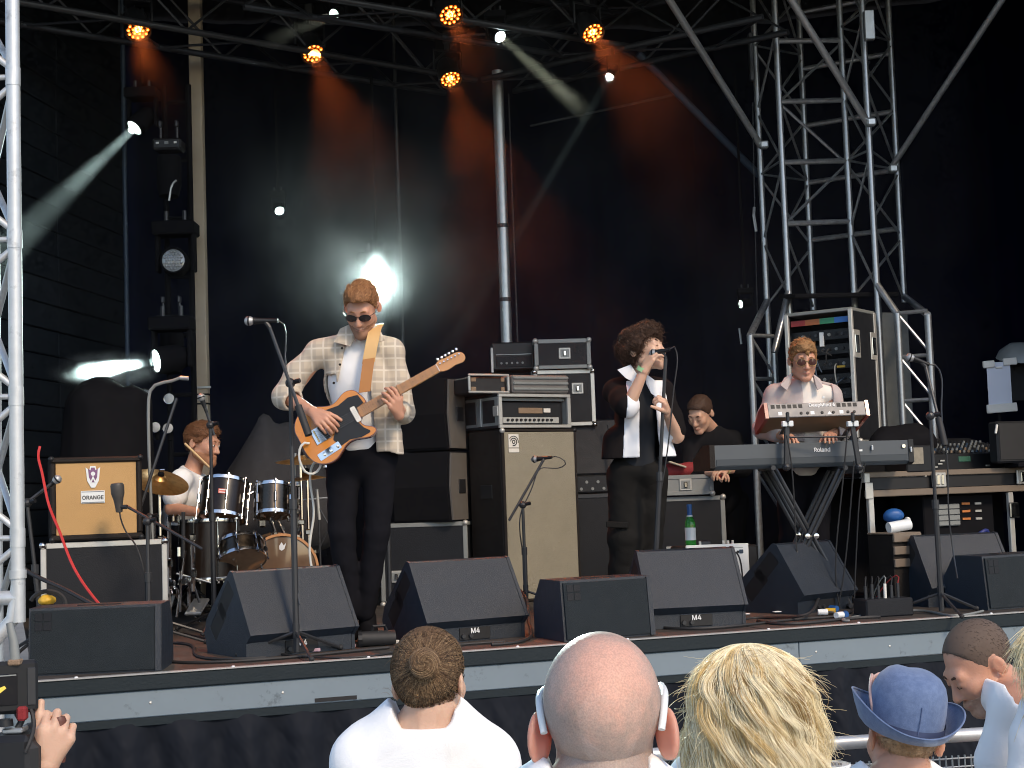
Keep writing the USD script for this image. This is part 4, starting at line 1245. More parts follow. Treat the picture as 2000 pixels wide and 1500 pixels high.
T.part('cable', tube(spline([P(234, 995, D2), P(238, 1020, D2), P(247, 1040, D2), P(262, 1060, 8.05), P(280, 1110, 8.0), P(282, 1180, 8.0)], 24), .0045, 6), M['rubber'], world=True)
D = 9.75
boom_stand('short boom stand holding a microphone to the silver-grey cloth of the bass cabinet', P(1021, 986, D), P(994, 1017, D + .02), P(1060, 901, D + .12), P(1044, 897, D + .16), P(1078, 893, D + .1),
           [P(1078, 893, D + .1), P(1096, 895, D + .1), P(1105, 905, D + .1), P(1092, 914, D + .1), P(1058, 914, D + .1), P(1040, 950, D + .05), P(1018, 1000, D), P(1018, 1060, D), P(1024, 1150, D)], yaw=.2, grip=False)
D = 8.40                                               # the singer's
boom_stand('straight microphone stand held by the singer', P(1300, 700, D), None, None, P(1276, 690, D + .02), P(1308, 682, D - .03),
           [P(1308, 682, D - .03), P(1318, 678, D), P(1322, 690, D), P(1320, 730, D), P(1313, 790, D), P(1306, 860, D), P(1296, 930, D), P(1284, 1000, D), P(1278, 1080, D), P(1290, 1190, D - .1)], base='round', tilt=A(*P(1272, 1150, D)[:2], ZS))
D = 8.3
boom_stand('boom microphone stand right of the keyboards', P(1817, 812, D), P(1846, 870, D - .05), P(1808, 716, D + .08), P(1777, 698, D + .08), P(1815, 712, D + .08),
           [P(1815, 712, D + .08), P(1830, 716, D + .08), P(1836, 726, D + .08), P(1839, 780, D + .05), P(1842, 840, D), P(1850, 900, D), P(1852, 980, D), P(1862, 1080, D), P(1870, 1130, D - .1)], yaw=.6, tilt=A(*P(1834, 1100, D)[:2], ZS))

# ---------------------------------------------------------------- keyboards
KD = 8.9
kl, kr = P(1392, 890, KD - .05), P(1778, 886, KD + .18)
kx = kr - kl; kyaw = math.atan2(kx[1], kx[0]); kw = np.linalg.norm(kx[:2])
kc = (kl + kr) / 2; kz = P(1585, 912, KD)[2]
hk = P(1585, 864, KD)[2] - kz
PK = Thing('stage_piano', 'long dark grey stage piano on an X-shaped stand', 'keyboard', A(kc[0], kc[1], kz), kyaw)
PK.part('body', prism(A((0, .02), (.0, hk), (.12, hk), (.31, hk * .42), (.31, 0), (.03, 0)), -kw / 2 + .012, kw / 2 - .012, 0), M['case_grey'] if False else mat('piano_grey', (.055, .065, .075), .5, var=.1, scale=4))
PK.part('lower_back', bx(-kw / 2 + .02, kw / 2 - .02, -.004, .006, .022, hk * .42, .002), mat('piano_dark', (.022, .030, .038), .45, var=.1))
for s in (-1, 1):
    PK.part('end_block', prism(A((-.006, .012), (-.006, hk + .004), (.12, hk + .005), (.33, hk * .5), (.33, 0), (.03, -.003)), *((-kw / 2 - .02, -kw / 2 + .012) if s < 0 else (kw / 2 - .012, kw / 2 + .02)), 0), M['tolex'] if s < 0 else M['black'])
keys = []
for k in range(45):
    x = -kw / 2 + .035 + k * (kw - .07) / 45
    PK.part('white_key', bx(x, x + (kw - .07) / 45 - .0012, .17, .305, hk * .45, hk * .5 + .012, .001), M['cream'])
PK.part('lettering', xf(text('Roland', .024, .0015), None, (.06, -.0015, hk * .62)), M['white_print'])
PK.part('jack', lathe([(0, .01), (.012, .01), (.013, 0)], (kw / 2 - .045, .0, hk * .75), (0, -1, 0), 10), M['chrome'])
PK.part('label_tag', box((kw / 2 - .33, -.004, hk * .62), (.035, .004, .012), .001), M['white_panel'])
for x, z in ((.30, .72), (.50, .60)):
    PK.part('plug', box((x * kw - .0, -.012, hk * z), (.008, .02, .032), .003), M['white_panel'])
# upper synthesizer
SDp = 8.95
u0, u1 = P(1500, 800, SDp), P(1690, 799, SDp + .06)
ux = u1 - u0; uyaw = math.atan2(ux[1], ux[0]); uw = np.linalg.norm(ux[:2])
uc = (u0 + u1) / 2
US = Thing('synthesizer', 'small grey synthesizer with red wooden cheeks tilted on the upper tier of the stand', 'keyboard', A(uc[0], uc[1], uc[2]), uyaw)
Rt = rotm('x', -.32)
tl = lambda g: xf(g, Rt)
US.part('back_panel', tl(bx(-uw / 2, uw / 2, 0, .012, -.045, .045, .003)), mat('synth_grey', (.17, .165, .17), .45, var=.1))
US.part('underside', tl(bx(-uw / 2, uw / 2, .012, .27, -.044, -.034, .003)), mat('synth_base', (.16, .10, .06), .6))
US.part('top_panel', tl(bx(-uw / 2, uw / 2, .012, .14, .030, .043, .003)), M['black'])
for s in (-1, 1):
    US.part('wooden_cheek', tl(prism(A((-.004, -.05), (-.004, .05), (.14, .05), (.27, -.005), (.27, -.05)), *((-uw / 2 - .022, -uw / 2 - .001) if s < 0 else (uw / 2 + .001, uw / 2 + .022)), 0)), mat('cheek_red_%s' % 'ab'[s > 0], (.21, .028, .022), .35, var=.25, coat_weight=.5))
for k in range(22):
    x = -uw / 2 + .01 + k * (uw - .02) / 22
    US.part('white_key', tl(bx(x, x + (uw - .02) / 22 - .0012, .145, .262, -.03, .012, .001)), M['cream'])
US.part('lettering', tl(xf(text('DeepMind 6', .021, .0015), None, (.035, -.0015, .017))), M['white_print'])
for k in range(16):
    if not 6 <= k <= 11:
        US.part('vent_slot', tl(bx(-uw / 2 + .02 + k * .034, -uw / 2 + .044 + k * .034, -.0012, .002, .012, .036)), M['recess'])
for k, x in enumerate((-.23, -.10, -.06, -.03, .03, .10, .15, .19, .23)):
    US.part('socket', tl(lathe([(0, .006), (.008, .006), (.010, 0)], (x, 0, -.022), (0, -1, 0), 8) if k % 3 else bx(x - .012, x + .012, -.001, .002, -.032, -.010)), M['white_print'] if k % 3 == 0 else M['recess'])
US.part('warning_mark', tl(xf(prism(A((-.014, 0), (.014, 0), (0, .022)), -.0012, 0, 1), None, (.075, 0, -.034))), M['white_print'])
# X stand with a second tier
XS = Thing('keyboard_stand', 'black X-shaped keyboard stand with two upper arms', 'keyboard stand', A(kc[0], kc[1] + .15, ZS), 0)
zt, zc = P(1500, 916, KD)[2], P(1585, 1047, KD)[2]
for dy in (.02, .32):
    for dx in (-.014, .014):
        for (xa, xb) in ((1512, 1658), (1645, 1515)):
            pa, pb = P(xa, 916, KD), P(xb, 1160, KD)
            o = A(dx, dy + (.012 if xa < 1600 else -.012), 0)
            XS.part('leg', cyl(pa + o, A(pb[0], pb[1], ZS + .02) + o, .0125, n=8), M['stand'], world=True, smooth=40)
    for dx in (-.026, .026):
        XS.part('pivot', lathe([(0, .012), (.016, .010), (.016, 0)], P(1585, 1047, KD) + A(dx, dy - .03, 0), (0, -1, 0), 10), M['chrome'], world=True)
for xa in (1508, 1648):
    p = P(xa, 914, KD)
    XS.part('top_rail', cyl(p + A(-.0, -.05, 0), p + A(0, .45, 0), .015, n=8), M['stand'], world=True)
for xa in (1515, 1658):
    p = P(xa, 1160, KD)
    XS.part('floor_rail', cyl(A(p[0], p[1] - .05, ZS + .018), A(p[0], p[1] + .45, ZS + .018), .015, n=8), M['stand'], world=True)
for xa, xb in ((1537, 1536), (1664, 1678)):
    b_, t_ = P(xb, 912, KD - .04), P(xa, 828, KD - .02)
    XS.part('arm_post', box((b_ + t_) / 2, (.03, .03, np.linalg.norm(t_ - b_)), .004, look(t_ - b_, (0, 1, 0))), M['stand'], world=True)
    XS.part('collar', box(t_ + A(-.018, -.01, 0), (.030, .05, .034), .004), M['white_panel'], world=True)
    XS.part('collar', box(t_ + A(.018, -.01, 0), (.030, .05, .034), .004), M['white_panel'], world=True)
    XS.part('arm', cyl(t_ + A(0, -.03, .01), t_ + A(0, .30, -.08), .013, n=8), M['stand'], world=True)
    XS.part('arm_hook', box(t_ + A(0, -.03, .04), (.02, .03, .06), .006), M['stand'], world=True)
    XS.part('joint', ball(b_, .026, 1), M['stand'], world=True)
XS.part('cross_rod', cyl(P(1538, 854, KD - .02), P(1668, 853, KD - .02), .006, n=6), M['stand'], world=True)
for k, xs_ in enumerate(((1655, 840, 1650, 900, 1640, 1000, 1632, 1110, 1640, 1180), (1668, 900, 1662, 980, 1655, 1060, 1648, 1120, 1636, 1190), (1536, 850, 1548, 930, 1552, 1000, 1556, 1075, 1565, 1170), (1690, 905, 1680, 960, 1675, 1030, 1672, 1090, 1668, 1185))):
    q = [P(xs_[i], xs_[i + 1], KD - .1) for i in range(0, 10, 2)]
    q[-1][2] = ZS + .008
    single('hanging_cable', tube(spline(q, 24), .0045, 6), M['rubber'], ('black cable hanging down from the synthesizer to the floor', 'black cable hanging from the right arm of the keyboard stand', 'black cable falling in front of the left legs of the keyboard stand', 'black cable falling beside the right end of the stage piano')[k], 'cable')

# ---------------------------------------------------------------- racks and desks on the right
rk = P(1655, 858, 10.3)
ztop, zbot = P(1655, 602, 10.3)[2], P(1655, 856, 10.3)[2]
rh = ztop - zbot
RK = Thing('patch_rack', 'tall open rack case with a coloured strip and patch cables behind the keyboard player', 'rack case', A(*P(1607, 800, 10.42)[:2], zbot), -.62)
w, d = .50, .42
RK.part('back_panel', bx(-w / 2, w / 2, d - .02, d, 0, rh), M['case_panel'])
for s in (-1, 1):
    RK.part('side_panel', bx(s * w / 2 - (.014 if s > 0 else 0), s * w / 2 + (0 if s > 0 else .014), .004, d - .02, .0, rh - .012), M['case_panel'])
    RK.part('edge_rail', bx(s * w / 2 - (.024 if s > 0 else .006), s * w / 2 + (.006 if s > 0 else .024), -.016, .014, 0, rh, .004), M['case_edge'])
RK.part('edge_rail', bx(w / 2 - .004, w / 2 + .007, d - .035, d + .004, .0, rh, .003), M['case_edge'])
RK.part('top_panel', bx(-w / 2 - .003, w / 2 + .003, -.012, d, rh - .012, rh + .012, .004), M['case_grey'])
RK.part('floor_panel', bx(-w / 2, w / 2, .0, d, -.012, .004, .003), M['case_panel'])
for y in (-.004, d - .12):
    q = RK.part('latch', bx(w / 2 + .001, w / 2 + .011, y, y + .11, rh * .62, rh * .84, .006), M['case_edge'])
    RK.part('dish', bx(w / 2 + .008, w / 2 + .014, y + .02, y + .09, rh * .66, rh * .80, .004), M['chrome'], under=q)
cols = [('strip_red', (.25, .02, .02)), ('strip_orange', (.32, .10, .03)), ('strip_green', (.03, .20, .10)), ('strip_blue', (.03, .14, .42))]
for k, (n_, c_) in enumerate(cols):
    x = -w / 2 + .03 + k * (w - .06) / 4
    RK.part('colour_strip', bx(x, x + (w - .06) / 4, .02, .03, rh - .085, rh - .045), mat(n_, c_, .5))
r2 = np.random.default_rng(3)
for row in range(7):
    z = rh - .16 - row * .105
    RK.part('patch_panel', bx(-w / 2 + .016, w / 2 - .016, .06, .07, z - .035, z + .035), M['black'])
    for k in range(9):
        x = -w / 2 + .05 + k * .05
        c = ('recess', 'case_grey', 'recess', 'steel_dark')[(row * 3 + k) % 4]
        RK.part('socket', lathe([(0, .008), (.011, .008), (.013, 0)], (x, .06, z), (0, -1, 0), 8), M[c])
        if r2.random() < .45 and row > 0:
            dz = r2.uniform(.05, .22); dx = r2.normal(0, .05)
            RK.part('patch_cable', tube(spline([(x, .05, z), (x + dx * .2, .01, z - .02), (x + dx * .6, .0, z - dz * .6), (x + dx, .02, z - dz)], 10), .0048, 5), M[('rubber', 'rubber', 'case_grey', 'blue_steel')[k % 4]])
RK.part('label', bx(-.02, .01, .05, .06, rh - .24, rh - .14), M['white_panel'])
RK.part('label', bx(.1, .16, .05, .058, rh - .40, rh - .385), M['yellow'])
rb = RK.loc
road_case('road_case', 'black road case under the tall patch rack', A(rb[0], rb[1], ZS), -.62, .54, zbot - ZS - .014, .46, edge='case_grey')
# mixing desk on a case table
DKd = 9.3
d0, d1 = P(1688, 938, 9.2), P(2080, 918, 9.9)
dx_ = d1 - d0; dyaw = math.atan2(dx_[1], dx_[0]); dw = np.linalg.norm(dx_[:2])
zt = P(1850, 905, 9.5)[2]
dz1 = P(1850, 928, 9.5)[2]; dz2 = P(1850, 946, 9.5)[2]; dz3 = P(1850, 965, 9.5)[2]
DT = Thing('desk_case', 'long open flight case used as a table for the mixing desk at the right', 'flight case', A((d0[0] + d1[0]) / 2, (d0[1] + d1[1]) / 2, ZS), dyaw)
z_ = lambda z: z - ZS
m_rail = mat('case_brown', (.16, .125, .095), .5, .2, var=.2, scale=6)
DT.part('top_rail', bx(-dw / 2, dw / 2, -.012, .012, z_(dz1), z_(dz1) + .035, .004), m_rail)
DT.part('top_board', bx(-dw / 2, dw / 2, .012, .62, z_(dz1) + .005, z_(dz1) + .03, .004), M['case_panel'])
DT.part('drawer_face', bx(-dw / 2 + .02, dw / 2, .004, .02, z_(dz3) + .045, z_(dz1) - .002), M['recess'])
DT.part('lower_rail', bx(-dw / 2, dw / 2, -.016, .010, z_(dz3), z_(dz3) + .042, .004), m_rail)
DT.part('corner_plate', bx(-dw / 2 - .01, -dw / 2 + .05, -.022, -.014, z_(dz3) - .01, z_(dz3) + .09, .01), M['case_edge'])
DT.part('edge_rail', bx(-dw / 2 - .012, -dw / 2 + .03, -.02, .02, z_(dz3) + .09, z_(dz1) + .03, .004), M['case_edge'])
DT.part('back_panel', bx(-dw / 2, dw / 2, .60, .62, .02, z_(dz1)), M['matt'])
for x in (-dw / 2 + .04, .34, dw / 2 - .03):
    DT.part('post', bx(x - .02, x + .02, -.01, .02, .05, z_(dz3) - .004, .004), M['case_edge'])
for x in (-.26, .44):
    q = DT.part('latch', bx(x - .055, x + .055, -.03, -.012, z_(dz1) - .075, z_(dz1) + .02, .006), M['case_edge'])
    DT.part('key', bx(x - .03, x - .005, -.04, -.028, z_(dz1) - .06, z_(dz1) + .005, .004), M['chrome'], under=q)
    DT.part('key', bx(x + .01, x + .03, -.038, -.028, z_(dz1) - .06, z_(dz1) + .005, .004), M['chrome'], under=q)
DT.part('post_latch', bx(.31, .39, -.03, -.01, z_(dz3) - .17, z_(dz3) - .07, .006), M['chrome'])
DT.part('floor_panel', bx(-dw / 2, dw / 2, 0, .6, .0, .05, .004), M['matt'])
# electrical distribution under the desk
c = P(1878, 1000, 9.6)
ED = Thing('power_box', 'power box with a grey cover and rows of orange and white labels under the desk', 'power box', A(c[0], c[1], P(1878, 1090, 9.6)[2]), dyaw)
hE = P(1878, 966, 9.6)[2] - ED.loc[2]
ED.part('body', bx(-.30, .28, .01, .3, 0, hE, .008), M['matt'])
ED.part('grey_cover', bx(-.20, -.02, -.012, .01, hE * .52, hE * .86, .006), M['case_grey'])
for k in range(3):
    ED.part('cover_line', bx(-.20, -.02, -.016, -.012, hE * (.60 + k * .09), hE * (.60 + k * .09) + .004), M['case_panel'])
    z = hE * (.55 + .12 * k) + .02
    ED.part('orange_label', bx(.01, .075, .002, .009, z, z + .014), mat('label_orange%d' % k, (.40, .13, .03), .6, var=.4, scale=60))
    ED.part('white_label', bx(.12, .17, .002, .009, z - .002, z + .012), M['case_edge'])
ED.part('lower_bar', bx(-.18, .06, -.01, .01, hE * .18, hE * .21, .003), M['case_grey'])
for x in (-.18, .0, .05):
    ED.part('plug', box((x, -.01, hE * .16), (.022, .03, .06), .004), M['cream'])
ED.part('blue_coil', tube(spline([(.10, -.02, hE * .36), (.14, -.05, hE * .42), (.18, -.03, hE * .40), (.17, -.04, hE * .30), (.12, -.05, hE * .26)], 20), .012, 6), mat('coil_blue', (.02, .03, .16), .5), smooth=True)
# blue and white rolls on a wooden box
c = P(1772, 1082, 9.0)
WB = Thing('wooden_crate', 'low brown wooden box under the right end of the stage piano', 'crate', A(c[0], c[1], ZS), dyaw)
hw = P(1772, 1042, 9.0)[2] - ZS
for k in range(3):
    WB.part('slat', bx(-.10, .11, -.01, .01, hw - .05 - k * .075, hw - k * .075, .004), m_rail)
WB.part('body', bx(-.095, .105, .012, .25, 0, hw - .006, .004), M['tolex'])
WB.part('top_board', bx(-.10, .11, -.004, .25, hw - .004, hw + .006, .003), m_rail)
r0 = A(c[0] - .02, c[1] + .10, ZS + hw + .04)
single('white_roll', cyl(r0 + A(-.065, -.02, -.005), r0 + A(.075, .02, .012), .034, n=18), M['white_panel'], 'white paper roll lying on the brown wooden box', 'paper roll', smooth=40)
BR_ = Thing('tape_pack', 'shiny blue pack lying behind the white roll', 'packet', r0 + A(.0, .08, .045))
BR_.part('pack', skin_of(wrinkle(ell(r0 + A(.0, .10, .065), (.066, .045, .045)), .010, 16, 6), .009), M['blue'], world=True, smooth=True)
BR_.part('pale_end', box(r0 + A(.08, .08, .03), (.03, .05, .05), .01), M['cream'], world=True)
# console and clutter on the desk
cz = dz1 + .035
cc = P(1895, 900, 9.75)
CN = Thing('mixing_desk', 'dark mixing desk with rows of small knobs and faders at the right', 'mixing desk', A(cc[0], cc[1], cz), dyaw)
CN.part('body', prism(A((.0, 0), (.0, .10), (.10, .13), (.45, .22), (.45, 0)), -.34, .40, 0), M['black'])
r2 = np.random.default_rng(11)
for i in range(20):
    for j in range(5):
        x, y = -.31 + i * .036, .03 + j * .07
        z = .105 + y * .25
        CN.part('knob', lathe([(0, .016), (.007, .014), (.009, 0)], (x, y, z), (0, -.3, 1), 6), M[('recess', 'case_grey', 'recess', 'tan_amp', 'blue_steel', 'case_grey')[int(r2.integers(6))]])
CN.part('meter', bx(-.1, .0, -.006, .002, .05, .085, .002), mat('meter_green', (.03, .09, .06), .4))
CN.part('meter', bx(.2, .3, -.006, .002, .05, .085, .002), M['case_grey'])
for k, x in enumerate((-.30, -.26, -.24, .14, .34)):
    CN.part('tag', box((x, -.008, .02 + .02 * (k % 3)), (.035, .006, .010), .001), M['case_edge'])
mo = P(1990, 905, 9.6)
T = Thing('black_monitor', 'black monitor box standing on the desk at the right edge', 'monitor', A(mo[0], mo[1], cz), dyaw - .15)
T.part('housing', bx(-.15, .3, 0, .1, .03, .30, .012), M['black'])
T.part('screen', bx(-.135, .285, -.004, .002, .05, .285, .002), M['recess'])
T.part('foot', bx(-.03, .12, -.04, .12, 0, .03, .006), M['matt'])
T.part('cable_tie', box((-.16, -.01, .25), (.014, .014, .06), .003, rotm('y', .25)), M['cream'])
cv = wrinkle(uni([cone(P(1720, 872, 9.75), P(1800, 866, 9.85), .09, .10), cone(P(1730, 850, 9.8), P(1790, 848, 9.9), .06, .07)], .05), .018, 8, 2)
single('draped_cover', skin_of(cv, .02), M['matt'], 'black cloth bundle lying on the desk behind the stage piano', 'cover', smooth=True)
bxx = P(1790, 925, 9.35)
T = Thing('small_amplifier', 'small box with a pale worn front between the piano and the microphone stand', 'amplifier', A(bxx[0], bxx[1], cz - .01), dyaw)
T.part('body', bx(-.07, .14, 0, .2, 0, .17, .008), M['black'])
T.part('worn_front', bx(-.06, .06, -.006, .002, .05, .155, .002), mat('worn_front', (.20, .18, .14), .6, var=.6, scale=28))
# white sheet on a stand with clips
sc = P(1952, 752, 10.6)
T = Thing('white_sheet', 'white sheet held by pale bars above the desk at the right edge', 'sheet', sc, .12)
hs = .145
T.part('sheet', bx(-.088, .088, -.003, .003, -.155, .165, .002), mat('sheet_white', (.50, .53, .62), .5, var=.06))
T.part('top_bar', [box((-.075, -.008, .150), (.085, .02, .05), .004, rotm('y', -.06)), box((.085, -.008, .166), (.10, .02, .05), .004, rotm('y', -.06)), box((0, -.005, .125), (.05, .012, .012), .002)], M['cream'])
T.part('bottom_bar', box((.005, -.008, -.165), (.225, .02, .062), .004, rotm('y', -.05)), M['cream'])
T.part('stand', cyl((0, .03, -.16), (0, .03, -.9), .012, n=8), M['matt'])
hd = P(1992, 700, 10.9)
T = Thing('pale_hood', 'dim grey-green rounded hood above the white sheet', 'hood', hd)
T.part('hood', xf(lathe([(0, .12), (.08, .105), (.15, .05), (.17, 0), (.16, 0), (.0, .03)], hd, (0, -.3, 1), 20)), M['case_grey'], world=True, smooth=40)
T.part('panel', box(hd + A(.08, .05, -.16), (.34, .03, .30), .005), M['case_panel'], world=True)
T.part('stand', cyl(hd + A(.05, .05, -.3), A(hd[0] + .05, hd[1] + .05, cz), .014, n=8), M['matt'], world=True)

# ---------------------------------------------------------------- cables and small boxes on the stage floor
def floor_cable(pts, label, m='rubber', r=.006, lift=None):
    q = [FL(x, y) + A(0, 0, .008 + (lift[i] if lift else 0)) for i, (x, y) in enumerate(pts)]
    single('floor_cable', tube(spline(q, 10 * len(q)), r, 6), M[m], label, 'cable', smooth=40)


floor_cable([(330, 1232), (420, 1252), (520, 1273), (600, 1286), (700, 1287), (800, 1272), (900, 1262), (985, 1256)], 'black cable running along the stage edge before the first monitor')
floor_cable([(318, 1290), (400, 1297), (520, 1291), (640, 1280), (760, 1268)], 'thick black cable lying nearest the stage edge at the left', r=.008)
floor_cable([(330, 1258), (380, 1276), (420, 1290), (520, 1288)], 'short black cable from the left front speaker', r=.009)
floor_cable([(880, 1248), (960, 1240), (1010, 1225), (1022, 1200), (1008, 1185)], 'loop of black cable standing between two monitors', r=.009, lift=(0, 0, .04, .10, .16))
floor_cable([(1010, 1190), (1032, 1212), (1036, 1240), (1016, 1256), (960, 1262)], 'second loop of black cable beside the overlapping front speaker', r=.009, lift=(.14, .08, .03, 0, 0))
floor_cable([(1290, 1228), (1380, 1230), (1470, 1222), (1540, 1214), (1620, 1208), (1700, 1202)], 'black cable lying in front of the singer\'s monitor', r=.008)
floor_cable([(1440, 1218), (1500, 1209), (1560, 1214), (1600, 1196), (1640, 1180), (1655, 1206)], 'cable arching over the floor at the sideways monitor', r=.008, lift=(0, 0, .02, .07, .06, 0))
floor_cable([(1660, 1215), (1720, 1200), (1790, 1195), (1850, 1204), (1920, 1196)], 'grey cable lying in front of the right monitors', m='case_grey', r=.007)
floor_cable([(1480, 1216), (1560, 1221), (1640, 1213), (1720, 1208)], 'flat black cable along the edge at the right', r=.010)
for k, (x, y) in enumerate(((770, 1258), (615, 1274), (684, 1266))):
    q = FL(x, y) + A(0, 0, .012)
    single('cable_tag', box(q, (.055, .02, .018), .004, rotm('z', -.2)), M['cream'] if k == 0 else mat('tag_pink%d' % k, (.45, .30, .36), .6), ('white cable tag beside the black power block', 'pink cable tag in front of the guitarist\'s monitor', 'small pink cable tag left of the black power block')[k], 'cable tag')
pb = FL(738, 1262)
T = Thing('power_block', 'black cable connector block lying between two monitors', 'connector', pb, .15)
T.part('body', cyl((-.09, 0, .04), (.09, .02, .04), .038, n=12), M['rubber'], smooth=40)
T.part('collar', cyl((-.10, 0, .04), (-.08, 0, .04), .044, n=12), M['black'])
T.part('handle', tube([(-.03, .02, .07), (-.02, .02, .10), (.04, .02, .10), (.05, .02, .07)], .009, 6), M['black'])
pb = FL(1735, 1205)
T = Thing('stage_box', 'low black stage box with upright plugs at the right', 'stage box', pb, .25)
T.part('box', bx(-.13, .16, 0, .16, 0, .10, .008), M['case_panel'])
for k in range(6):
    T.part('plug', cyl((-.10 + k * .04, .06, .10), (-.10 + k * .04, .06, .17 + .01 * (k % 2)), .009, n=8), M['stand'] if k != 3 else M['cream'])
    T.part('lead', tube(spline([(-.10 + k * .04, .06, .17), (-.09 + k * .04, .07, .22), (-.06 + k * .03, .12, .20), (-.02 + k * .02, .2, .02)], 10), .004, 5), M[('rubber', 'rubber', 'rubber', 'case_grey', 'rubber', 'red_cloth')[k]])
for k, (x, y, m) in enumerate(((1608, 1203, 'white_panel'), (1640, 1209, 'white_panel'), (1652, 1207, 'blue'), (1628, 1196, 'blue'), (1622, 1201, 'yellow'))):
    q = FL(x, y) + A(0, 0, .022)
    T = Thing('cable_plug', ('white plug on the floor at the sideways monitor', 'white plug beside the blue one', 'blue plug nearest the stage box', 'dark blue plug behind the white ones', 'yellow-taped plug beside the white one')[k], 'plug', q, k * .7)
    T.part('shell', cyl((-.03, 0, 0), (.025, 0, 0), .018, n=10), M[m], smooth=40)
    T.part('tail', cyl((.025, 0, 0), (.06, 0, -.006), .008, n=6), M['rubber'])
for k, (x, y) in enumerate(((1452, 1204), (1522, 1199), (1010, 1238))):
    q = FL(x, y) + A(0, 0, .014)
    single('paper_scrap', box(q, (.075, .03, .006), .002, rotm('z', .3)), M['white_panel'], ('scrap of white paper left of the sideways monitor', 'scrap of white paper under the sideways monitor', 'scrap of white paper in the cable loop')[k], 'paper')
# red cable and black cables beside the guitar cabinet
q = [P(78, 872, 8.0), P(75, 885, 7.98), P(80, 915, 7.9), P(95, 985, 7.8), P(115, 1035, 7.7), P(140, 1100, 7.6), P(170, 1150, 7.5), P(196, 1183, 7.35)]
single('red_cable', tube(spline(q, 40), .0075, 6), M['red'], 'red cable hanging over the road case under the guitar cabinet', 'cable', smooth=40)
q = [P(40, 1105, 7.6), P(70, 1125, 7.5), P(120, 1148, 7.4), P(190, 1185, 7.2), P(240, 1200, 7.05)]
single('black_cable', tube(spline(q, 20), .011, 6), M['rubber'], 'thick black cable slanting before the road case at the left', 'cable', smooth=40)
q = A(*P(92, 1172, 7.5)[:2], P(92, 1172, 7.5)[2])
T = Thing('tape_clump', 'yellow taped cable clump behind the left front speaker', 'cable clump', q)
T.part('tape', skin_of(wrinkle(ell(q, (.045, .05, .028)), .012, 25, 1), .006), M['yellow'], world=True, smooth=True)
T.part('dark_cables', tube(spline([q + A(-.08, 0, .0), q + A(-.03, .0, .04), q + A(.05, .02, .03), q + A(.09, 0, -.05)], 14), .012, 6), M['rubber'], world=True)
T.part('pole', cyl(q - A(.0, 0, .02), A(q[0], q[1], ZS), .03, n=8), M['matt'], world=True)
D = 7.9
q = [A(*P(90, 1180, D)[:2], ZS), P(75, 1080, D), P(62, 1000, D), P(53, 985, D)]
boom_stand('dark microphone stand left of the tan guitar cabinet', P(53, 982, D), P(48, 985, D), P(104, 942, D + .06), P(112, 936, D + .06), P(96, 950, D + .06), None, tilt=A(*P(86, 1160, D)[:2], ZS), grip=False)
# ---------------------------------------------------------------- drum kit
DD = 9.8
DG = 'pieces of the drum kit'


def drum(name, label, c, axis, r, L, m='drum_shell', head='white_panel', hoop='chrome', lugs=8, badge=None, back=True):
    """A drum whose batter head is at c and whose shell runs L along axis."""
    c = np.asarray(c, float); ax = np.asarray(axis, float) / np.linalg.norm(axis)
    T = Thing(name, label, 'drum', c, 0, DG)
    R = look(ax)
    G = lambda g: xf(g, R, c)
    T.part('shell', G(lathe([(r, 0), (r, L)], n=40)), M[m], world=True, smooth=True)
    T.part('batter_head', G(lathe([(0, -.002), (r * .97, -.001), (r * 1.01, .004)], n=40)), M[head], world=True, smooth=True)
    T.part('bottom_head', G(lathe([(r * 1.01, L - .004), (r * .97, L + .001), (0, L + .002)], n=40)), M['drum_head'], world=True, smooth=True)
    for z in (-.004, L - .014):
        T.part('hoop', G(lathe([(r * 1.00, z - .004), (r * 1.05, z - .006), (r * 1.055, z + .005), (r * 1.05, z + .016), (r * 1.00, z + .014), (r * 1.0, z - .004)], n=40)), M[hoop], world=True, smooth=35)
    for k in range(lugs):
        a = k * 2 * PI / lugs + .3
        e = A(math.cos(a), math.sin(a), 0)
        T.part('lug', G(box(e * (r + .010) + A(0, 0, L / 2), (.022, .018, min(.07, L * .35)), .006, rotm('z', a))), M['chrome'], world=True)
        T.part('tension_rod', G(cyl(e * (r + .014) + A(0, 0, -.012), e * (r + .014) + A(0, 0, L + .012), .0032, n=6)), M['chrome'], world=True)
        for z in (-.012, L + .010):
            T.part('rod_claw', G(box(e * (r + .013) + A(0, 0, z), (.016, .016, .02), .004, rotm('z', a))), M['chrome'], world=True)
    if badge is not None:
        d = np.asarray(badge, float); d = d - ax * (d @ ax); d /= np.linalg.norm(d)
        q = box(c + ax * L * .42 + d * (r + .003), (.06, .032, .004), .001, np.stack([np.cross(ax, d) * -1, ax, d], 1))
        b_ = T.part('badge', q, mat('badge_red', (.55, .12, .09), .4), world=True)
        for s in (-1, 1):
            T.part('badge_line', box(c + ax * (L * .42 + s * .009) + d * (r + .0055), (.048, .006, .003), .0005, np.stack([np.cross(ax, d) * -1, ax, d], 1)), M['white_panel'], world=True, under=b_)
    return T


s_ = FPX / DD
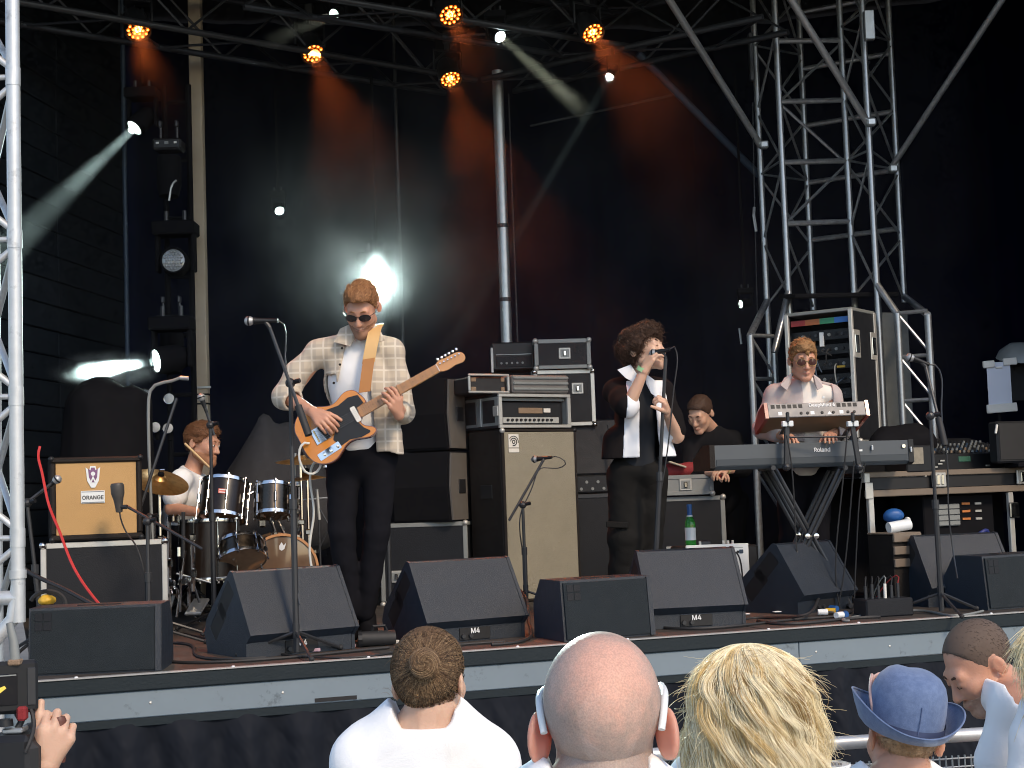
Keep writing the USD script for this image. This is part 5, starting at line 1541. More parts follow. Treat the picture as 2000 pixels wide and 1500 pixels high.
# bass drum: its front head turned to the audience
bcn = P(551, 1114, 9.7)
bax = A(.28, -1, 0); bax /= np.linalg.norm(bax)
Rb_ = 72 * 9.7 / FPX
T = Thing('bass_drum', 'bass drum with wooden hoops and a smoky brown front head', 'drum', bcn, 0, DG)
R = look(-bax); G = lambda g: xf(g, R, bcn)
T.part('shell', G(lathe([(Rb_ * .93, .03), (Rb_ * .93, .40)], n=48)), M['drum_shell'], world=True, smooth=True)
T.part('front_head', G(lathe([(0, -.002), (Rb_ * .90, 0), (Rb_ * .94, .006)], n=48)), M['drum_head'], world=True, smooth=True)
T.part('back_head', G(lathe([(Rb_ * .94, .40), (0, .405)], n=48)), M['drum_head'], world=True, smooth=True)
for z in (-.012, .39):
    T.part('hoop', G(lathe([(Rb_ * .93, z), (Rb_, z), (Rb_, z + .042), (Rb_ * .93, z + .042), (Rb_ * .93, z)], n=48)), M['hoop_wood'], world=True, smooth=35)
for k in range(10):
    a = k * 2 * PI / 10 + .15
    e = A(math.cos(a), math.sin(a), 0)
    T.part('claw', G(box(e * Rb_ * 1.02 + A(0, 0, .014), (.022, .03, .055), .006, rotm('z', a))), M['chrome'], world=True)
    T.part('tension_rod', G(cyl(e * Rb_ * 1.03 + A(0, 0, .03), e * Rb_ * 1.03 + A(0, 0, .40), .004, n=6)), M['chrome'], world=True)
    T.part('lug', G(box(e * Rb_ * .96 + A(0, 0, .20), (.025, .02, .09), .006, rotm('z', a))), M['chrome'], world=True)
q = P(546, 1060, 9.66)
T.part('crown_mark', [xf(prism(A((-.03, .03), (-.018, -.01), (0, -.022), (.018, -.01), (.03, .03), (.014, .012), (0, .034), (-.014, .012)), -.001, 0, 1), None, bcn + A(0, 0, Rb_ * .62) + bax * .004)], M['white_print'], world=True)
for s in (-1, 1):
    p = bcn + A(s * Rb_ * .8, .05, -Rb_ * .5)
    T.part('spur', cyl(p, A(p[0] + s * .12, p[1] - .12, ZS + .01), .009, n=8), M['chrome'], world=True)
# rack toms
drum('rack_tom', 'large black rack tom with a red badge, tilted before the drummer', P(440, 944, 9.75), A(-.06, -.34, -1.0) * -1 * -1, .150, .25, badge=A(.15, -1, .1), head='drum_head')
drum('rack_tom', 'smaller rack tom with mirrored shell right of the badge tom', P(533, 950, 9.8), A(.02, -.28, -1), .115, .20, m='tom_metal', head='drum_head', lugs=6)
drum('floor_tom', 'floor tom with black shell and chrome rods left of the bass drum', P(408, 1018, 9.55), A(0, -.05, -1), .185, .38, head='drum_head')
drum('snare_drum', 'snare drum tilted towards the bass drum below the big rack tom', P(466, 1066, 9.5), A(.25, -.55, -.95), .155, .12, m='tom_metal', head='cream')
for (x0, y0, x1, y1, k) in ((508, 948, 512, 1040, 0), (536, 985, 538, 1045, 1)):
    pass
h_ = Thing('tom_holder', 'chrome double tom holder rising from the bass drum', 'drum stand', bcn + A(-.02, .2, Rb_), 0, DG)
h_.part('post', cyl(bcn + A(-.06, .2, Rb_ * .9), P(510, 950, 9.82), .014, n=10), M['chrome'], world=True, smooth=40)
h_.part('post', cyl(bcn + A(.0, .2, Rb_ * .9), P(528, 985, 9.84), .013, n=10), M['chrome'], world=True, smooth=40)
h_.part('arm', tube([P(510, 958, 9.82), P(498, 960, 9.8), P(484, 966, 9.78)], .011, 8), M['chrome'], world=True)
h_.part('arm', tube([P(510, 962, 9.82), P(520, 958, 9.83), P(528, 962, 9.83)], .011, 8), M['chrome'], world=True)
for x, y in ((510, 948), (511, 990), (512, 1022), (530, 1000)):
    h_.part('clamp', box(P(x, y, 9.80), (.045, .04, .055), .01), M['chrome'], world=True)
h_.part('wing_nut', box(P(505, 942, 9.78), (.012, .05, .02), .004), M['chrome'], world=True)


def cymbal(px, py, d, ax, r, label, stand_to=None, footd=None):
    c = P(px, py, d)
    T = Thing('cymbal', label, 'cymbal', c, 0, DG)
    R = look(ax)
    pr = [(0, .035), (.03, .032), (.045, .012), (.05, .008), (r * .6, .002), (r, -.012), (r, -.0135), (r * .6, .0), (.045, .006), (0, .006)]
    T.part('disc', xf(lathe(pr, n=48), R, c), M['cymbal'], world=True, smooth=50)
    T.part('felt', xf(lathe([(0, .06), (.012, .06), (.02, .05), (.02, .034)], n=12), R, c), M['matt'], world=True)
    T.part('wing_nut', xf(box((0, 0, .07), (.035, .01, .02), .003), R, c), M['chrome'], world=True)
    f = A(c[0], c[1], ZS)
    T.part('stand', cyl(f + A(0, 0, .03), c - A(*ax) / np.linalg.norm(ax) * .01, .009, n=8), M['chrome'], world=True, smooth=40)
    T.part('stand_sleeve', cyl(f + A(0, 0, .03), f * .4 + c * .6, .0135, n=8), M['chrome'], world=True, smooth=40)
    T.part('stand_clamp', box(f * .4 + c * .6, (.045, .035, .04), .008), M['chrome'], world=True)
    for k in range(3):
        a = .5 + k * 2 * PI / 3
        T.part('leg', tube([f + A(0, 0, .30), f + A(math.cos(a) * .24, math.sin(a) * .24, .012)], .008, 6), M['chrome'], world=True)
    return T


cymbal(312, 938, 9.35, A(.34, -.42, 1), .185, 'dark bronze cymbal at the left of the drum kit, tipped to the right')
cymbal(587, 899, 9.9, A(.03, -.12, 1), .165, 'orange-brown cymbal left of the guitar body')
cymbal(600, 932, 9.95, A(-.05, -.06, 1), .13, 'lower bronze hi-hat cymbal under the orange-brown cymbal')
st_ = Thing('drum_hardware', 'chrome hi-hat pedal and snare stand legs left of the floor tom', 'drum stand', A(*P(350, 1150, 9.3)[:2], ZS), 0, DG)
for (x0, y0, x1, y1, r, m) in ((301, 1015, 301, 1060, .012, 'chrome'), (330, 1010, 332, 1210, .013, 'chrome'), (376, 1045, 378, 1155, .014, 'chrome'), (362, 1075, 345, 1205, .008, 'chrome'), (345, 1120, 420, 1140, .006, 'steel'),
                             (352, 1115, 352, 1195, .008, 'chrome'), (340, 1160, 330, 1195, .010, 'steel'), (378, 1140, 395, 1195, .008, 'stand'), (358, 1000, 358, 1090, .012, 'stand'), (415, 1130, 470, 1125, .006, 'steel')):
    st_.part('rod', cyl(P(x0, y0, 9.25), P(x1, y1, 9.25), r, n=8), M[m], world=True, smooth=40)
for x, y in ((335, 1013), (345, 1013), (332, 1100), (337, 1140), (376, 1050), (378, 1120), (360, 1135), (342, 1155)):
    st_.part('clamp', box(P(x, y, 9.22), (.04, .04, .05), .010), M['chrome'], world=True)
st_.part('pedal', box(P(385, 1185, 9.2), (.10, .28, .02), .006, rotm('x', .25)), M['steel'], world=True)
for (x0, y0, x1, y1) in ((585, 950, 583, 1040), (617, 960, 625, 1030), (588, 970, 640, 972), (622, 1020, 645, 1060), (640, 1035, 618, 1070)):
    pass
hh_ = Thing('cymbal_stand', 'chrome stands and struts right of the bass drum, behind the guitarist\'s leg', 'drum stand', A(*P(590, 1150, 10.0)[:2], ZS), 0, DG)
for (x0, y0, x1, y1, r, m) in ((583, 935, 585, 1060, .013, 'chrome'), (619, 955, 624, 1015, .010, 'case_edge'), (584, 977, 640, 972, .006, 'steel'), (622, 990, 650, 1040, .006, 'steel_dark'), (650, 1015, 620, 1080, .006, 'steel_dark'), (577, 885, 577, 935, .007, 'steel'), (622, 990, 628, 1160, .007, 'steel_dark')):
    hh_.part('rod', cyl(P(x0, y0, 10.0), P(x1, y1, 10.0), r, n=8), M[m], world=True, smooth=40)
for x, y in ((583, 945), (584, 980), (580, 1000)):
    hh_.part('clamp', box(P(x, y, 9.98), (.04, .04, .045), .008), M['chrome'], world=True)
stl = Thing('drum_stool', 'round black drum stool under the drummer', 'stool', A(*P(368, 1060, 10.35)[:2], ZS))
stl.part('seat', lathe([(0, .0), (.15, 0), (.17, .03), (.16, .07), (0, .08)], stl.loc + A(0, 0, .46), n=24), M['matt'], world=True, smooth=35)
stl.part('post', cyl(stl.loc, stl.loc + A(0, 0, .47), .02, n=10), M['chrome'], world=True)
for k in range(3):
    a = k * 2.1
    stl.part('leg', cyl(stl.loc + A(0, 0, .2), stl.loc + A(.25 * math.cos(a), .25 * math.sin(a), .01), .011, n=8), M['chrome'], world=True)
# ---------------------------------------------------------------- people
def skin_mat(name, col, **kw):
    return mat(name, col, .5, var=.10, scale=14, bump=.08, bscale=160, wear=((col[0] * 1.05, col[1] * .78, col[2] * .72), .28, 9), subsurface_weight=.18, subsurface_radius=(1, .35, .2), subsurface_scale=.006, **kw)


M['skin'] = skin_mat('skin', (.47, .27, .185))
M['skin_red'] = skin_mat('skin_ruddy', (.46, .235, .155))
M['skin_pale'] = skin_mat('skin_pale', (.50, .31, .22))
M['skin_ear'] = mat('skin_ear', (.46, .215, .16), .5, subsurface_weight=.25, subsurface_radius=(1, .25, .15), subsurface_scale=.012)
M['lip'] = mat('lips', (.36, .14, .11), .45)
M['eye'] = mat('eye_white', (.55, .53, .50), .2)
M['iris'] = mat('iris', (.03, .025, .02), .15)
M['dark_glass'] = mat('dark_lens', (.012, .010, .010), .06, coat_weight=1.0)
M['brown_glass'] = mat('brown_lens', (.05, .016, .012), .06, coat_weight=1.0)
M['gold'] = mat('gold_frame', (.75, .52, .22), .25, 1.0)
M['white_tee'] = mat('white_tee', (.70, .71, .73), .85, var=.03, bump=.15, bscale=300)
M['jeans'] = mat('black_jeans', (.0065, .0065, .009), .9, specular_ior_level=.1, var=.3, scale=8, bump=.2, bscale=300)


def hair_mat(name, col, var=.45):
    col = np.array(col)
    return mat(name, col, .6, var=min(var * 1.4, .75), scale=75, bump=.6, bscale=130, specular_ior_level=.3)


def axes(fwd, up=(0, 0, 1), roll=0.0):
    """A head's axes: x to its left hand... y to the back, z to the crown."""
    y = -np.asarray(fwd, float); y /= np.linalg.norm(y)
    z = np.asarray(up, float); z = z - y * (z @ y); z /= np.linalg.norm(z)
    x = np.cross(y, z)
    R = np.stack([x, y, z], 1)
    return R @ rotm('y', roll)


def head_f(s=1.0, beard=0.0, jaw=1.0, ear=True):
    """A head in its own axes: eyes at the origin's height, chin at -0.115, crown at +0.118."""
    E = lambda c, r: ell(np.array(c) * s, np.array(r) * s)
    C = lambda a, b, ra, rb: cone(np.array(a) * s, np.array(b) * s, ra * s, rb * s)
    base = uni([E((0, .018, .032), (.0745, .096, .087)), E((0, -.028, -.03), (.061, .066, .078)),
                C((-.044 * jaw, .0, -.062), (-.015, -.07, -.103), .022, .017), C((.044 * jaw, .0, -.062), (.015, -.07, -.103), .022, .017),
                E((0, -.072, -.100), (.020 * jaw, .017, .016)), E((-.036, -.062, -.024), (.024, .026, .024)), E((.036, -.062, -.024), (.024, .026, .024)),
                C((-.036, -.078, .020), (.036, -.078, .020), .013, .013)], .022 * s)
    base = sub(base, uni([E((-.0315, -.104, -.002), (.019, .017, .013)), E((.0315, -.104, -.002), (.019, .017, .013))], .004), .010 * s)
    lids = uni([E((-.0315, -.083, -.001), (.0135, .0125, .0115)), E((.0315, -.083, -.001), (.0135, .0125, .0115))], .003)
    nose = uni([C((0, -.086, .008), (0, -.108, -.036), .0085, .0125), E((-.0125, -.095, -.039), (.0085, .010, .008)), E((.0125, -.095, -.039), (.0085, .010, .008))], .008 * s)
    lips = uni([C((-.020, -.086, -.0665), (0, -.097, -.0645), .004, .0068), C((.020, -.086, -.0665), (0, -.097, -.0645), .004, .0068),
                C((-.016, -.086, -.0745), (0, -.094, -.0765), .004, .0072), C((.016, -.086, -.0745), (0, -.094, -.0765), .004, .0072)], .003 * s)
    ears = []
    for q in (-1, 1):
        Re = rotm('z', -q * .42) @ rotm('x', .12)
        e = ell(A(q * .079, .022, -.008) * s, A(.0085, .019, .031) * s, Re)
        e = sub(e, ell(A(q * .090, .014, -.006) * s, A(.008, .010, .018) * s, Re), .004 * s)
        ears.append(e)
    f = uni([uni([base, lids], .006 * s), nose], .010 * s)
    f = uni([f, lips], .005 * s)
    f = uni([f] + ears, .007 * s) if ear else f
    if beard:
        f = uni([f, C((-.05, .0, -.06), (0, -.078, -.105), .02, .024)], .02 * s)
    return f


HAIRLINE = ([-.13, -.085, -.06, -.035, -.012, .005, .035, .06, .12], [.078, .074, .062, .028, .0, .0, -.012, -.055, -.065])


def hair_f(s=1.0, t=.010, amp=.006, freq=60, seed=1, line=HAIRLINE, top=.0, stretch=(1, 1, 1), front=0.0):
    """A cap of hair: thickness t, extra height top, its lower edge along the hairline (back distance, height)."""
    cap = uni([ell(A(0, .020, .034) * s, A(.0745 + t, .097 + t, .089 + t) * s), ell(A(0, -.022 - front, .070 + top * .6) * s, A(.060 + t * .5, .060 + front, .036 + top) * s)], .02 * s)
    cap = wrinkle(cap, amp * s, freq / s, seed, stretch)
    xs, zs = np.array(line[0]) * s, np.array(line[1]) * s
    return cut(cap, lambda p: (p[:, 2] - np.interp(p[:, 1], xs, zs)) * .75 + .10 * np.clip(np.abs(p[:, 0]) - .05 * s, 0, 1) * (p[:, 1] < -.03 * s))


def strands_on(v, f, n, length, dirf, width, seed=0, steps=5, wave=.0, lift=.25, curl=0.0, jit=.16):
    """Hair strands rooted on a mesh, lying along dirf(point, normal)."""
    r = np.random.default_rng(seed)
    a, b, c = v[f[:, 0]], v[f[:, 1]], v[f[:, 2]]
    nr = np.cross(b - a, c - a); ar = np.linalg.norm(nr, axis=1); nr /= np.maximum(ar[:, None], 1e-12)
    k = r.choice(len(f), n, p=ar / ar.sum())
    u = r.random((n, 2)); w = u.sum(1) > 1; u[w] = 1 - u[w]
    p = a[k] + u[:, :1] * (b - a)[k] + u[:, 1:] * (c - a)[k]
    N = nr[k]
    d = dirf(p, N)
    d = d - N * (np.einsum('ij,ij->i', d, N))[:, None] * .9
    d /= np.maximum(np.linalg.norm(d, axis=1, keepdims=True), 1e-9)
    d = d + N * lift + r.normal(0, jit, (n, 3))
    L = length * r.uniform(.55, 1.15, n)
    B = np.cross(d, N)
    ph = r.uniform(0, 6.28, n)
    out = []
    t = np.linspace(0, 1, steps)
    for i in range(n):
        q = p[i] - N[i] * .002 + (t * L[i])[:, None] * d[i] - (t ** 2 * L[i] * lift * .9)[:, None] * N[i]
        if wave:
            q = q + (wave * np.sin(t * 6 + ph[i]) * t)[:, None] * B[i]
        if curl:
            q = q + curl * t[:, None] * (np.cos(t * 9 + ph[i])[:, None] * B[i] + np.sin(t * 9 + ph[i])[:, None] * N[i])
        out.append(q)
    return out


def hand_f(wrist, d, n, t, curl=(.3, .4, .4), size=1.0, spread=.10, thumb=(.6, .35, .5), each=None):
    """A hand: d from wrist to knuckles, n out of the palm, t to the thumb's side; curl bends each joint towards n."""
    d, n, t = [np.asarray(x, float) / np.linalg.norm(x) for x in (d, n, t)]
    n = n - d * (n @ d); n /= np.linalg.norm(n)
    tt = np.cross(d, n); t = tt if tt @ t > 0 else -tt
    w = np.asarray(wrist, float)
    S = size
    kn = [w + S * (d * l + t * x) for x, l in ((.030, .082), (.010, .088), (-.011, .083), (-.030, .074))]
    fs = [cone(w - d * .01, k - d * .012 * S, .021 * S, .0125 * S) for k in kn]
    palm = uni(fs + [cone(w + S * (t * .02 + d * .025), w + S * (t * .027 + d * .06), .017 * S, .013 * S)], .012)
    fingers = []
    for i, (k, L) in enumerate(zip(kn, (.072, .080, .074, .058))):
        cu = curl if each is None else each[i]
        p, a, r = k - d * .004, 0.0, .0098 * S if i < 3 else .0085 * S
        sp = spread * (1.0, .3, -.4, -1.1)[i]
        ch = []
        for j, fr in enumerate((.45, .31, .24)):
            a += cu[j]
            dr = (d * math.cos(sp) + t * math.sin(sp)) * math.cos(a) + n * math.sin(a)
            q = p + dr * L * fr * S
            ch.append(cone(p, q, r * (1 - .08 * j), r * (1 - .08 * (j + 1))))
            p = q
        fingers.append(uni(ch, .003))
    b = w + S * (t * .026 + d * .022 + n * .006)
    th, p = [], b
    for j, (L, r) in enumerate(((.042, .0125), (.034, .0108), (.027, .0095))):
        a = thumb[0] * (1 - .25 * j)
        dr = t * math.sin(a) + d * math.cos(a) + n * (thumb[1] + thumb[2] * j * .5)
        dr /= np.linalg.norm(dr)
        q = p + dr * L * S
        th.append(cone(p, q, r * S, r * .88 * S))
        p = q
    f = palm
    out = uni([f, uni(th, .004)], .010)

    def g(p):
        r_ = out(p)
        for x in fingers:
            r_ = smin(r_, x(p), .0035)
        return r_
    g.b = np.min([x.b[0] for x in fingers + [out]], 0), np.max([x.b[1] for x in fingers + [out]], 0)
    return g


def limb(pts, rs):
    return uni([cone(a, b, r0, r1) for a, b, r0, r1 in zip(pts[:-1], pts[1:], rs[:-1], rs[1:])], .02)


def toned(T, name, strands, width, mats, under, seed=0):
    """The same hair in several tones, strand by strand."""
    k = np.random.default_rng(seed).integers(0, len(mats), len(strands))
    for i, m in enumerate(mats):
        T.curves(name, [s for s, j in zip(strands, k) if j == i], width, m, under=under)


def torso_f(neck, shl, shr, hip, w=1.0, grow=0.0, dep=1.0, hips=1.0):
    """Chest, waist and hips between the neck and the hip centre; shl, shr are the two shoulder joints."""
    neck, shl, shr, hip = [np.asarray(x, float) for x in (neck, shl, shr, hip)]
    mid = (shl + shr) / 2
    z = mid - hip; L = np.linalg.norm(z); z /= L
    x = shr - shl; half = np.linalg.norm(x) / 2; x = x - z * (x @ z); x /= np.linalg.norm(x)
    y = np.cross(z, x)
    R = np.stack([x, y, z], 1)
    g = grow
    half = half
    fs = [ell(hip + z * L * .70, A(half * .84 * w + g, .115 * dep + g, L * .36), R),
          ell(hip + z * L * .34, A(half * .74 * w + g, .105 * dep + g, L * .34), R),
          ell(hip + z * L * .04, A(half * .80 * w * hips + g, .112 * dep + g, L * .24), R),
          cone(shl, mid * .6 + neck * .4, .050 + g, .056 + g), cone(shr, mid * .6 + neck * .4, .050 + g, .056 + g),
          cone(mid - y * .0, neck, .070 + g * .6, .052 + g * .4)]
    return uni(fs, .05), R


def glasses(T, R, c, s, lens, frame_m, dy=0.0, w=.026, h=.019, under=None):
    L = lambda g: xf(g, R, c)
    q = T.part('sunglasses', L(tube([(-.010 * s, -.101 * s, .002 * s), (0, -.105 * s, .005 * s), (.010 * s, -.101 * s, .002 * s)], .0022, 6)), M[frame_m], world=True)
    for e in (-1, 1):
        T.part('temple_arm', L(tube([(e * (.031 + w) * s, -.092 * s, .004 * s), (e * .077 * s, -.06 * s, .005 * s), (e * .080 * s, .012 * s, .004 * s)], .002, 5)), M[frame_m], world=True, under=q)
    for e in (-1, 1):
        a = np.linspace(0, 2 * PI, 18, endpoint=False)
        rim = np.stack([e * .033 * s + w * s * np.cos(a) * (1 - .10 * np.sin(a)), np.full(18, -.103 * s) + .010 * s * np.abs(np.cos(a)) * (np.cos(a) * e > 0), (-.003 + h * np.sin(a)) * s], 1)
        cen = A(e * .033 * s, -.106 * s, -.003 * s)
        V = np.concatenate([rim, [cen], rim + A(0, .003, 0)]); k = np.arange(18); k2 = (k + 1) % 18
        F = np.concatenate([np.stack([k, k2, np.full(18, 18)], 1), np.stack([k, k + 19, k2 + 19], 1), np.stack([k, k2 + 19, k2], 1)])
        T.part('lens', L((V, F)), M[lens], world=True, under=q)
        T.part('rim', L(tube(np.concatenate([rim, rim[:2]]), .0017, 5, False)), M[frame_m], world=True, under=q)


def face_parts(T, R, c, s, brow, closed=False, brows=True, lips=True):
    L = lambda g: xf(g, R, c)
    for e in (-1, 1):
        if not closed:
            T.part('eye', L(ball((e * .0315 * s, -.0875 * s, -.001 * s), A(.0105, .0095, .0062) * s, 2)), M['eye'], world=True, smooth=True)
            T.part('iris', L(ball((e * .0315 * s, -.0955 * s, -.001 * s), A(.0052, .0022, .0052) * s, 1)), M['iris'], world=True, smooth=True)
        else:
            T.part('eyelashes', L(tube([(e * .020 * s, -.0945 * s, -.004 * s), (e * .0315 * s, -.0970 * s, -.0075 * s), (e * .043 * s, -.0925 * s, -.005 * s)], .0013, 4)), M[brow], world=True)
        if brows:
            T.part('eyebrow', L(tube([(e * .014 * s, -.0915 * s, .021 * s), (e * .030 * s, -.0925 * s, .026 * s), (e * .046 * s, -.082 * s, .021 * s)], A(.0035, .004, .0022) * s, 6)), M[brow], world=True)
    if lips:
        T.part('mouth', L(tube([(-.019 * s, -.0925 * s, -.0705 * s), (0, -.1025 * s, -.0705 * s), (.019 * s, -.0925 * s, -.0705 * s)], A(.0012, .0026, .0012) * s, 6)), M['lip'], world=True)
# ---- guitarist
D = 7.8
G = Thing('person', 'person in a pale checked overshirt playing an orange electric guitar', 'person', A(*P(705, 1200, D)[:2], ZS))
M['hair_ginger'] = hair_mat('hair_ginger', (.215, .098, .040))
M['ginger_dark'] = hair_mat('ginger_dark', (.10, .042, .018))
M['ginger_light'] = hair_mat('ginger_light', (.38, .20, .09))
# plaid cloth: crossing bands measured in metres
def plaid(name, base, dark, pale, per=.085):
    sc = 2 * PI / (20 * per)
    nd = {"g": ("geometry", {}), "wz": ("wave_texture", {"scale": sc, "bands_direction": "z", "distortion": .35, "detail_scale": 1.2}), "wx": ("wave_texture", {"scale": sc, "bands_direction": "x", "distortion": .35, "detail_scale": 1.2}),
          "wz2": ("wave_texture", {"scale": sc, "bands_direction": "z", "phase": 1.5, "distortion": .35}), "wx2": ("wave_texture", {"scale": sc, "bands_direction": "x", "phase": 1.5, "distortion": .35}),
          "rz": ("rgb_ramp", {"ramp": [(0, (0, 0, 0)), (.80, (0, 0, 0)), (.93, (1, 1, 1)), (1, (1, 1, 1))]}), "rx": ("rgb_ramp", {"ramp": [(0, (0, 0, 0)), (.80, (0, 0, 0)), (.93, (1, 1, 1)), (1, (1, 1, 1))]}),
          "pz": ("rgb_ramp", {"ramp": [(0, (0, 0, 0)), (.93, (0, 0, 0)), (.98, (1, 1, 1)), (1, (1, 1, 1))]}), "px": ("rgb_ramp", {"ramp": [(0, (0, 0, 0)), (.93, (0, 0, 0)), (.98, (1, 1, 1)), (1, (1, 1, 1))]}),
          "half1": ("math", {"math_type": "multiply", "value2": .55}), "half2": ("math", {"math_type": "multiply", "value2": .55}),
          "m1": ("mix_color", {"a": base, "b": dark}), "m2": ("mix_color", {"b": dark}), "m3": ("mix_color", {"b": pale}), "m4": ("mix_color", {"b": pale}),
          "n": ("noise_texture", {"scale": 220.0, "detail": 2.0}), "b": ("bump", {"strength": .15, "distance": .004}),
          "p": ("principled_bsdf", {"roughness": .85})}
    ln = [("g.position", f"{x}.vector") for x in ("wz", "wx", "wz2", "wx2", "n")] + [("wz.fac", "rz.fac"), ("wx.fac", "rx.fac"), ("wz2.fac", "pz.fac"), ("wx2.fac", "px.fac"), ("rz.color", "half1.value1"), ("rx.color", "half2.value1"),
          ("half1.value", "m1.fac"), ("m1.result", "m2.a"), ("half2.value", "m2.fac"), ("m2.result", "m3.a"), ("pz.color", "m3.fac"), ("m3.result", "m4.a"), ("px.color", "m4.fac"), ("m4.result", "p.base_color"), ("n.fac", "b.height"), ("b.normal", "p.normal")]
    return usdkit.material(stage, '/World/Looks/' + name, nd, ln, surface="p.BSDF")


M['plaid'] = plaid('checked_cloth', (.44, .375, .295), (.315, .28, .24), (.53, .475, .40), .062)
hs = 1.10
hc = P(706, 601, D - .10)
hR = axes((-.10, -.80, -.55), (.10, -.35, 1), -.10)
neck = P(706, 652, D + .02)
shl, shr = P(622, 690, D), P(766, 686, D + .02)
ell_, elr = P(560, 775, D - .02), P(788, 806, D + .02)
wrl, wrr = P(613, 806, D - .24), P(778, 800, D - .22)
hip = P(706, 895, D + .04)
tor, tR = torso_f(neck, shl, shr, hip, .92)
core = uni([off(tor, -.012), limb([shl, ell_, wrl], [.05, .042, .028]), limb([shr, elr, wrr], [.05, .042, .029]), cone(neck, hc + hR @ A(0, .02, -.07), .058, .056)], .02)
hl = hand_f(wrl, P(640, 828, D - .30) - wrl, A(.25, .75, -.45), A(.6, 0, .6), (.55, .55, .35), 1.08, .08, (.5, .3, .4))
hr_ = hand_f(wrr + A(0, -.0, -.02), P(769, 770, D - .31) - P(782, 806, D - .24), A(-.55, .80, .1), A(.5, .5, .2), (.45, .75, .6), 1.08, .16, (.9, .5, .4))
body = merged([skin_of(core, .013), skin_of(moved(head_f(hs, jaw=1.05), hR, hc), .0065), skin_of(hl, .0048), skin_of(hr_, .0048)])
G.part('body', body, M['skin_red'], world=True, smooth=True)
face_parts(G, hR, hc, hs, 'hair_ginger', closed=True)
glasses(G, hR, hc, hs, 'dark_glass', 'black', w=.027, h=.017)
hf = moved(hair_f(hs, .005, .010, 42, 3, top=.014, stretch=(1, .6, 1), front=.010), hR, hc)
hm = skin_of(hf, .006)
q = G.part('hair', hm, M['hair_ginger'], world=True, smooth=True)
toned(G, 'strands', strands_on(*hm, 1700, .024, lambda p, n: np.tile(hR @ A(.35, .7, .35), (len(p), 1)), .0016, 5, curl=.003, lift=.16), .0026, (M['ginger_dark'], M['hair_ginger'], M['ginger_light']), q)
bf = moved(cut(off(head_f(hs, .6), .0008), lambda p: np.minimum(np.minimum(-.050 * hs - p[:, 2], .022 * hs - p[:, 1]), .0 + np.maximum(-.0615 * hs - p[:, 2] - 0, np.abs(p[:, 0]) - .028 * hs))), hR, hc)
bm = skin_of(wrinkle(bf, .002, 120, 2), .006)
G.part('beard', bm, mat('beard_brown', (.25, .125, .075), .7, var=.4, scale=60), world=True, smooth=True)
# t-shirt, overshirt, jeans
tee = wrinkle(cut(off(tor, .004), lambda p: (neck[2] - .012) - p[:, 2] + .55 * np.clip(p[:, 1] - (neck[1] - .10), -.2, .2)), .007, 9, 5, (1, 1, .6))
tee = cut(tee, lambda p: p[:, 2] - P(706, 882, D)[2])
G.part('t_shirt', skin_of(tee, .013), M['white_tee'], world=True, smooth=True)
ot, _ = torso_f(neck, shl, shr, P(712, 905, D + .04), 1.0, .022, 1.10, 1.08)
skirt_ = uni([cone(P(650, 850, D), P(652, 905, D), .085, .085), cone(P(758, 850, D - .03), P(762, 905, D - .03), .075, .078)], .03)
cuff = P(551, 768, D - .05)
sle_l = limb([shl, P(580, 730, D - .01), ell_ + A(-.004, 0, .0), cuff * .2 + (ell_ * .5 + wrl * .5) * .8], [.062, .066, .068, .060])
sle_r = limb([shr, P(778, 745, D + .01), elr, elr * .45 + wrr * .55], [.060, .062, .058, .054])
outer = uni([uni([ot, skirt_], .05), sle_l, sle_r], .025)
outer = wrinkle(outer, .012, 7.5, 11, (1, 1, .55))
inner = off(outer, -.016)
zc0, zc1 = P(0, 640, D)[2], P(0, 900, D)[2]
xl0, xl1 = P(690, 655, D)[0], P(640, 850, D)[0]
xr0, xr1 = P(716, 655, D)[0], P(738, 880, D)[0]


def opening(p):
    t = (zc0 - p[:, 2]) / (zc0 - zc1)
    w = np.minimum(p[:, 0] - (xl0 + (xl1 - xl0) * t), (xr0 + (xr1 - xr0) * t) - p[:, 0])
    return np.minimum(w, (neck[1] - .015) - p[:, 1])


sh = cut(outer, lambda p: -np.minimum(opening(p), .05))
sh = cut(sh, lambda p: inner(p))
sh = cut(sh, lambda p: .0 + (neck[2] - .005 + .1 * np.abs(p[:, 0] - neck[0])) - p[:, 2])
sh = cut(sh, lambda p: p[:, 2] - (P(0, 913, D)[2] + .0 + .25 * np.clip(P(690, 0, D)[0] - p[:, 0], 0, .5)) + .01 * np.sin(p[:, 0] * 30))
ed = (wrl - ell_) / np.linalg.norm(wrl - ell_)
sh = cut(sh, lambda p: np.maximum((ell_ + ed * .075 - p) @ ed, np.linalg.norm(p - ell_, axis=1) - .24) if False else np.where(np.linalg.norm(p - (ell_ + wrl) / 2, axis=1) < .22, (ell_ + ed * .085 - p) @ ed, .1))
er = (wrr - elr) / np.linalg.norm(wrr - elr)
sh = cut(sh, lambda p: np.where(np.linalg.norm(p - wrr, axis=1) < .16, (wrr - er * .055 - p) @ er, .1))
G.part('overshirt', skin_of(sh, .0085), M['plaid'], world=True, smooth=True)
for s, pts in ((-1, ((694, 628), (664, 642), (652, 668), (684, 676), (699, 652))), (1, ((716, 628), (740, 640), (752, 664), (728, 672), (714, 655)))):
    c3 = [P(x, y, D - .085 - .03 * (k in (2, 3))) for k, (x, y) in enumerate(pts)]
    G.part('collar', hull(np.array(c3 + [c + A(0, .012, 0) for c in c3])), M['plaid'], world=True)
for px, py in ((668, 680), (664, 712), (652, 748)):
    G.part('button', lathe([(0, .004), (.006, .003), (.007, 0)], P(px, py, D - .152), (0, -1, .1), 8), M['tolex'], world=True)
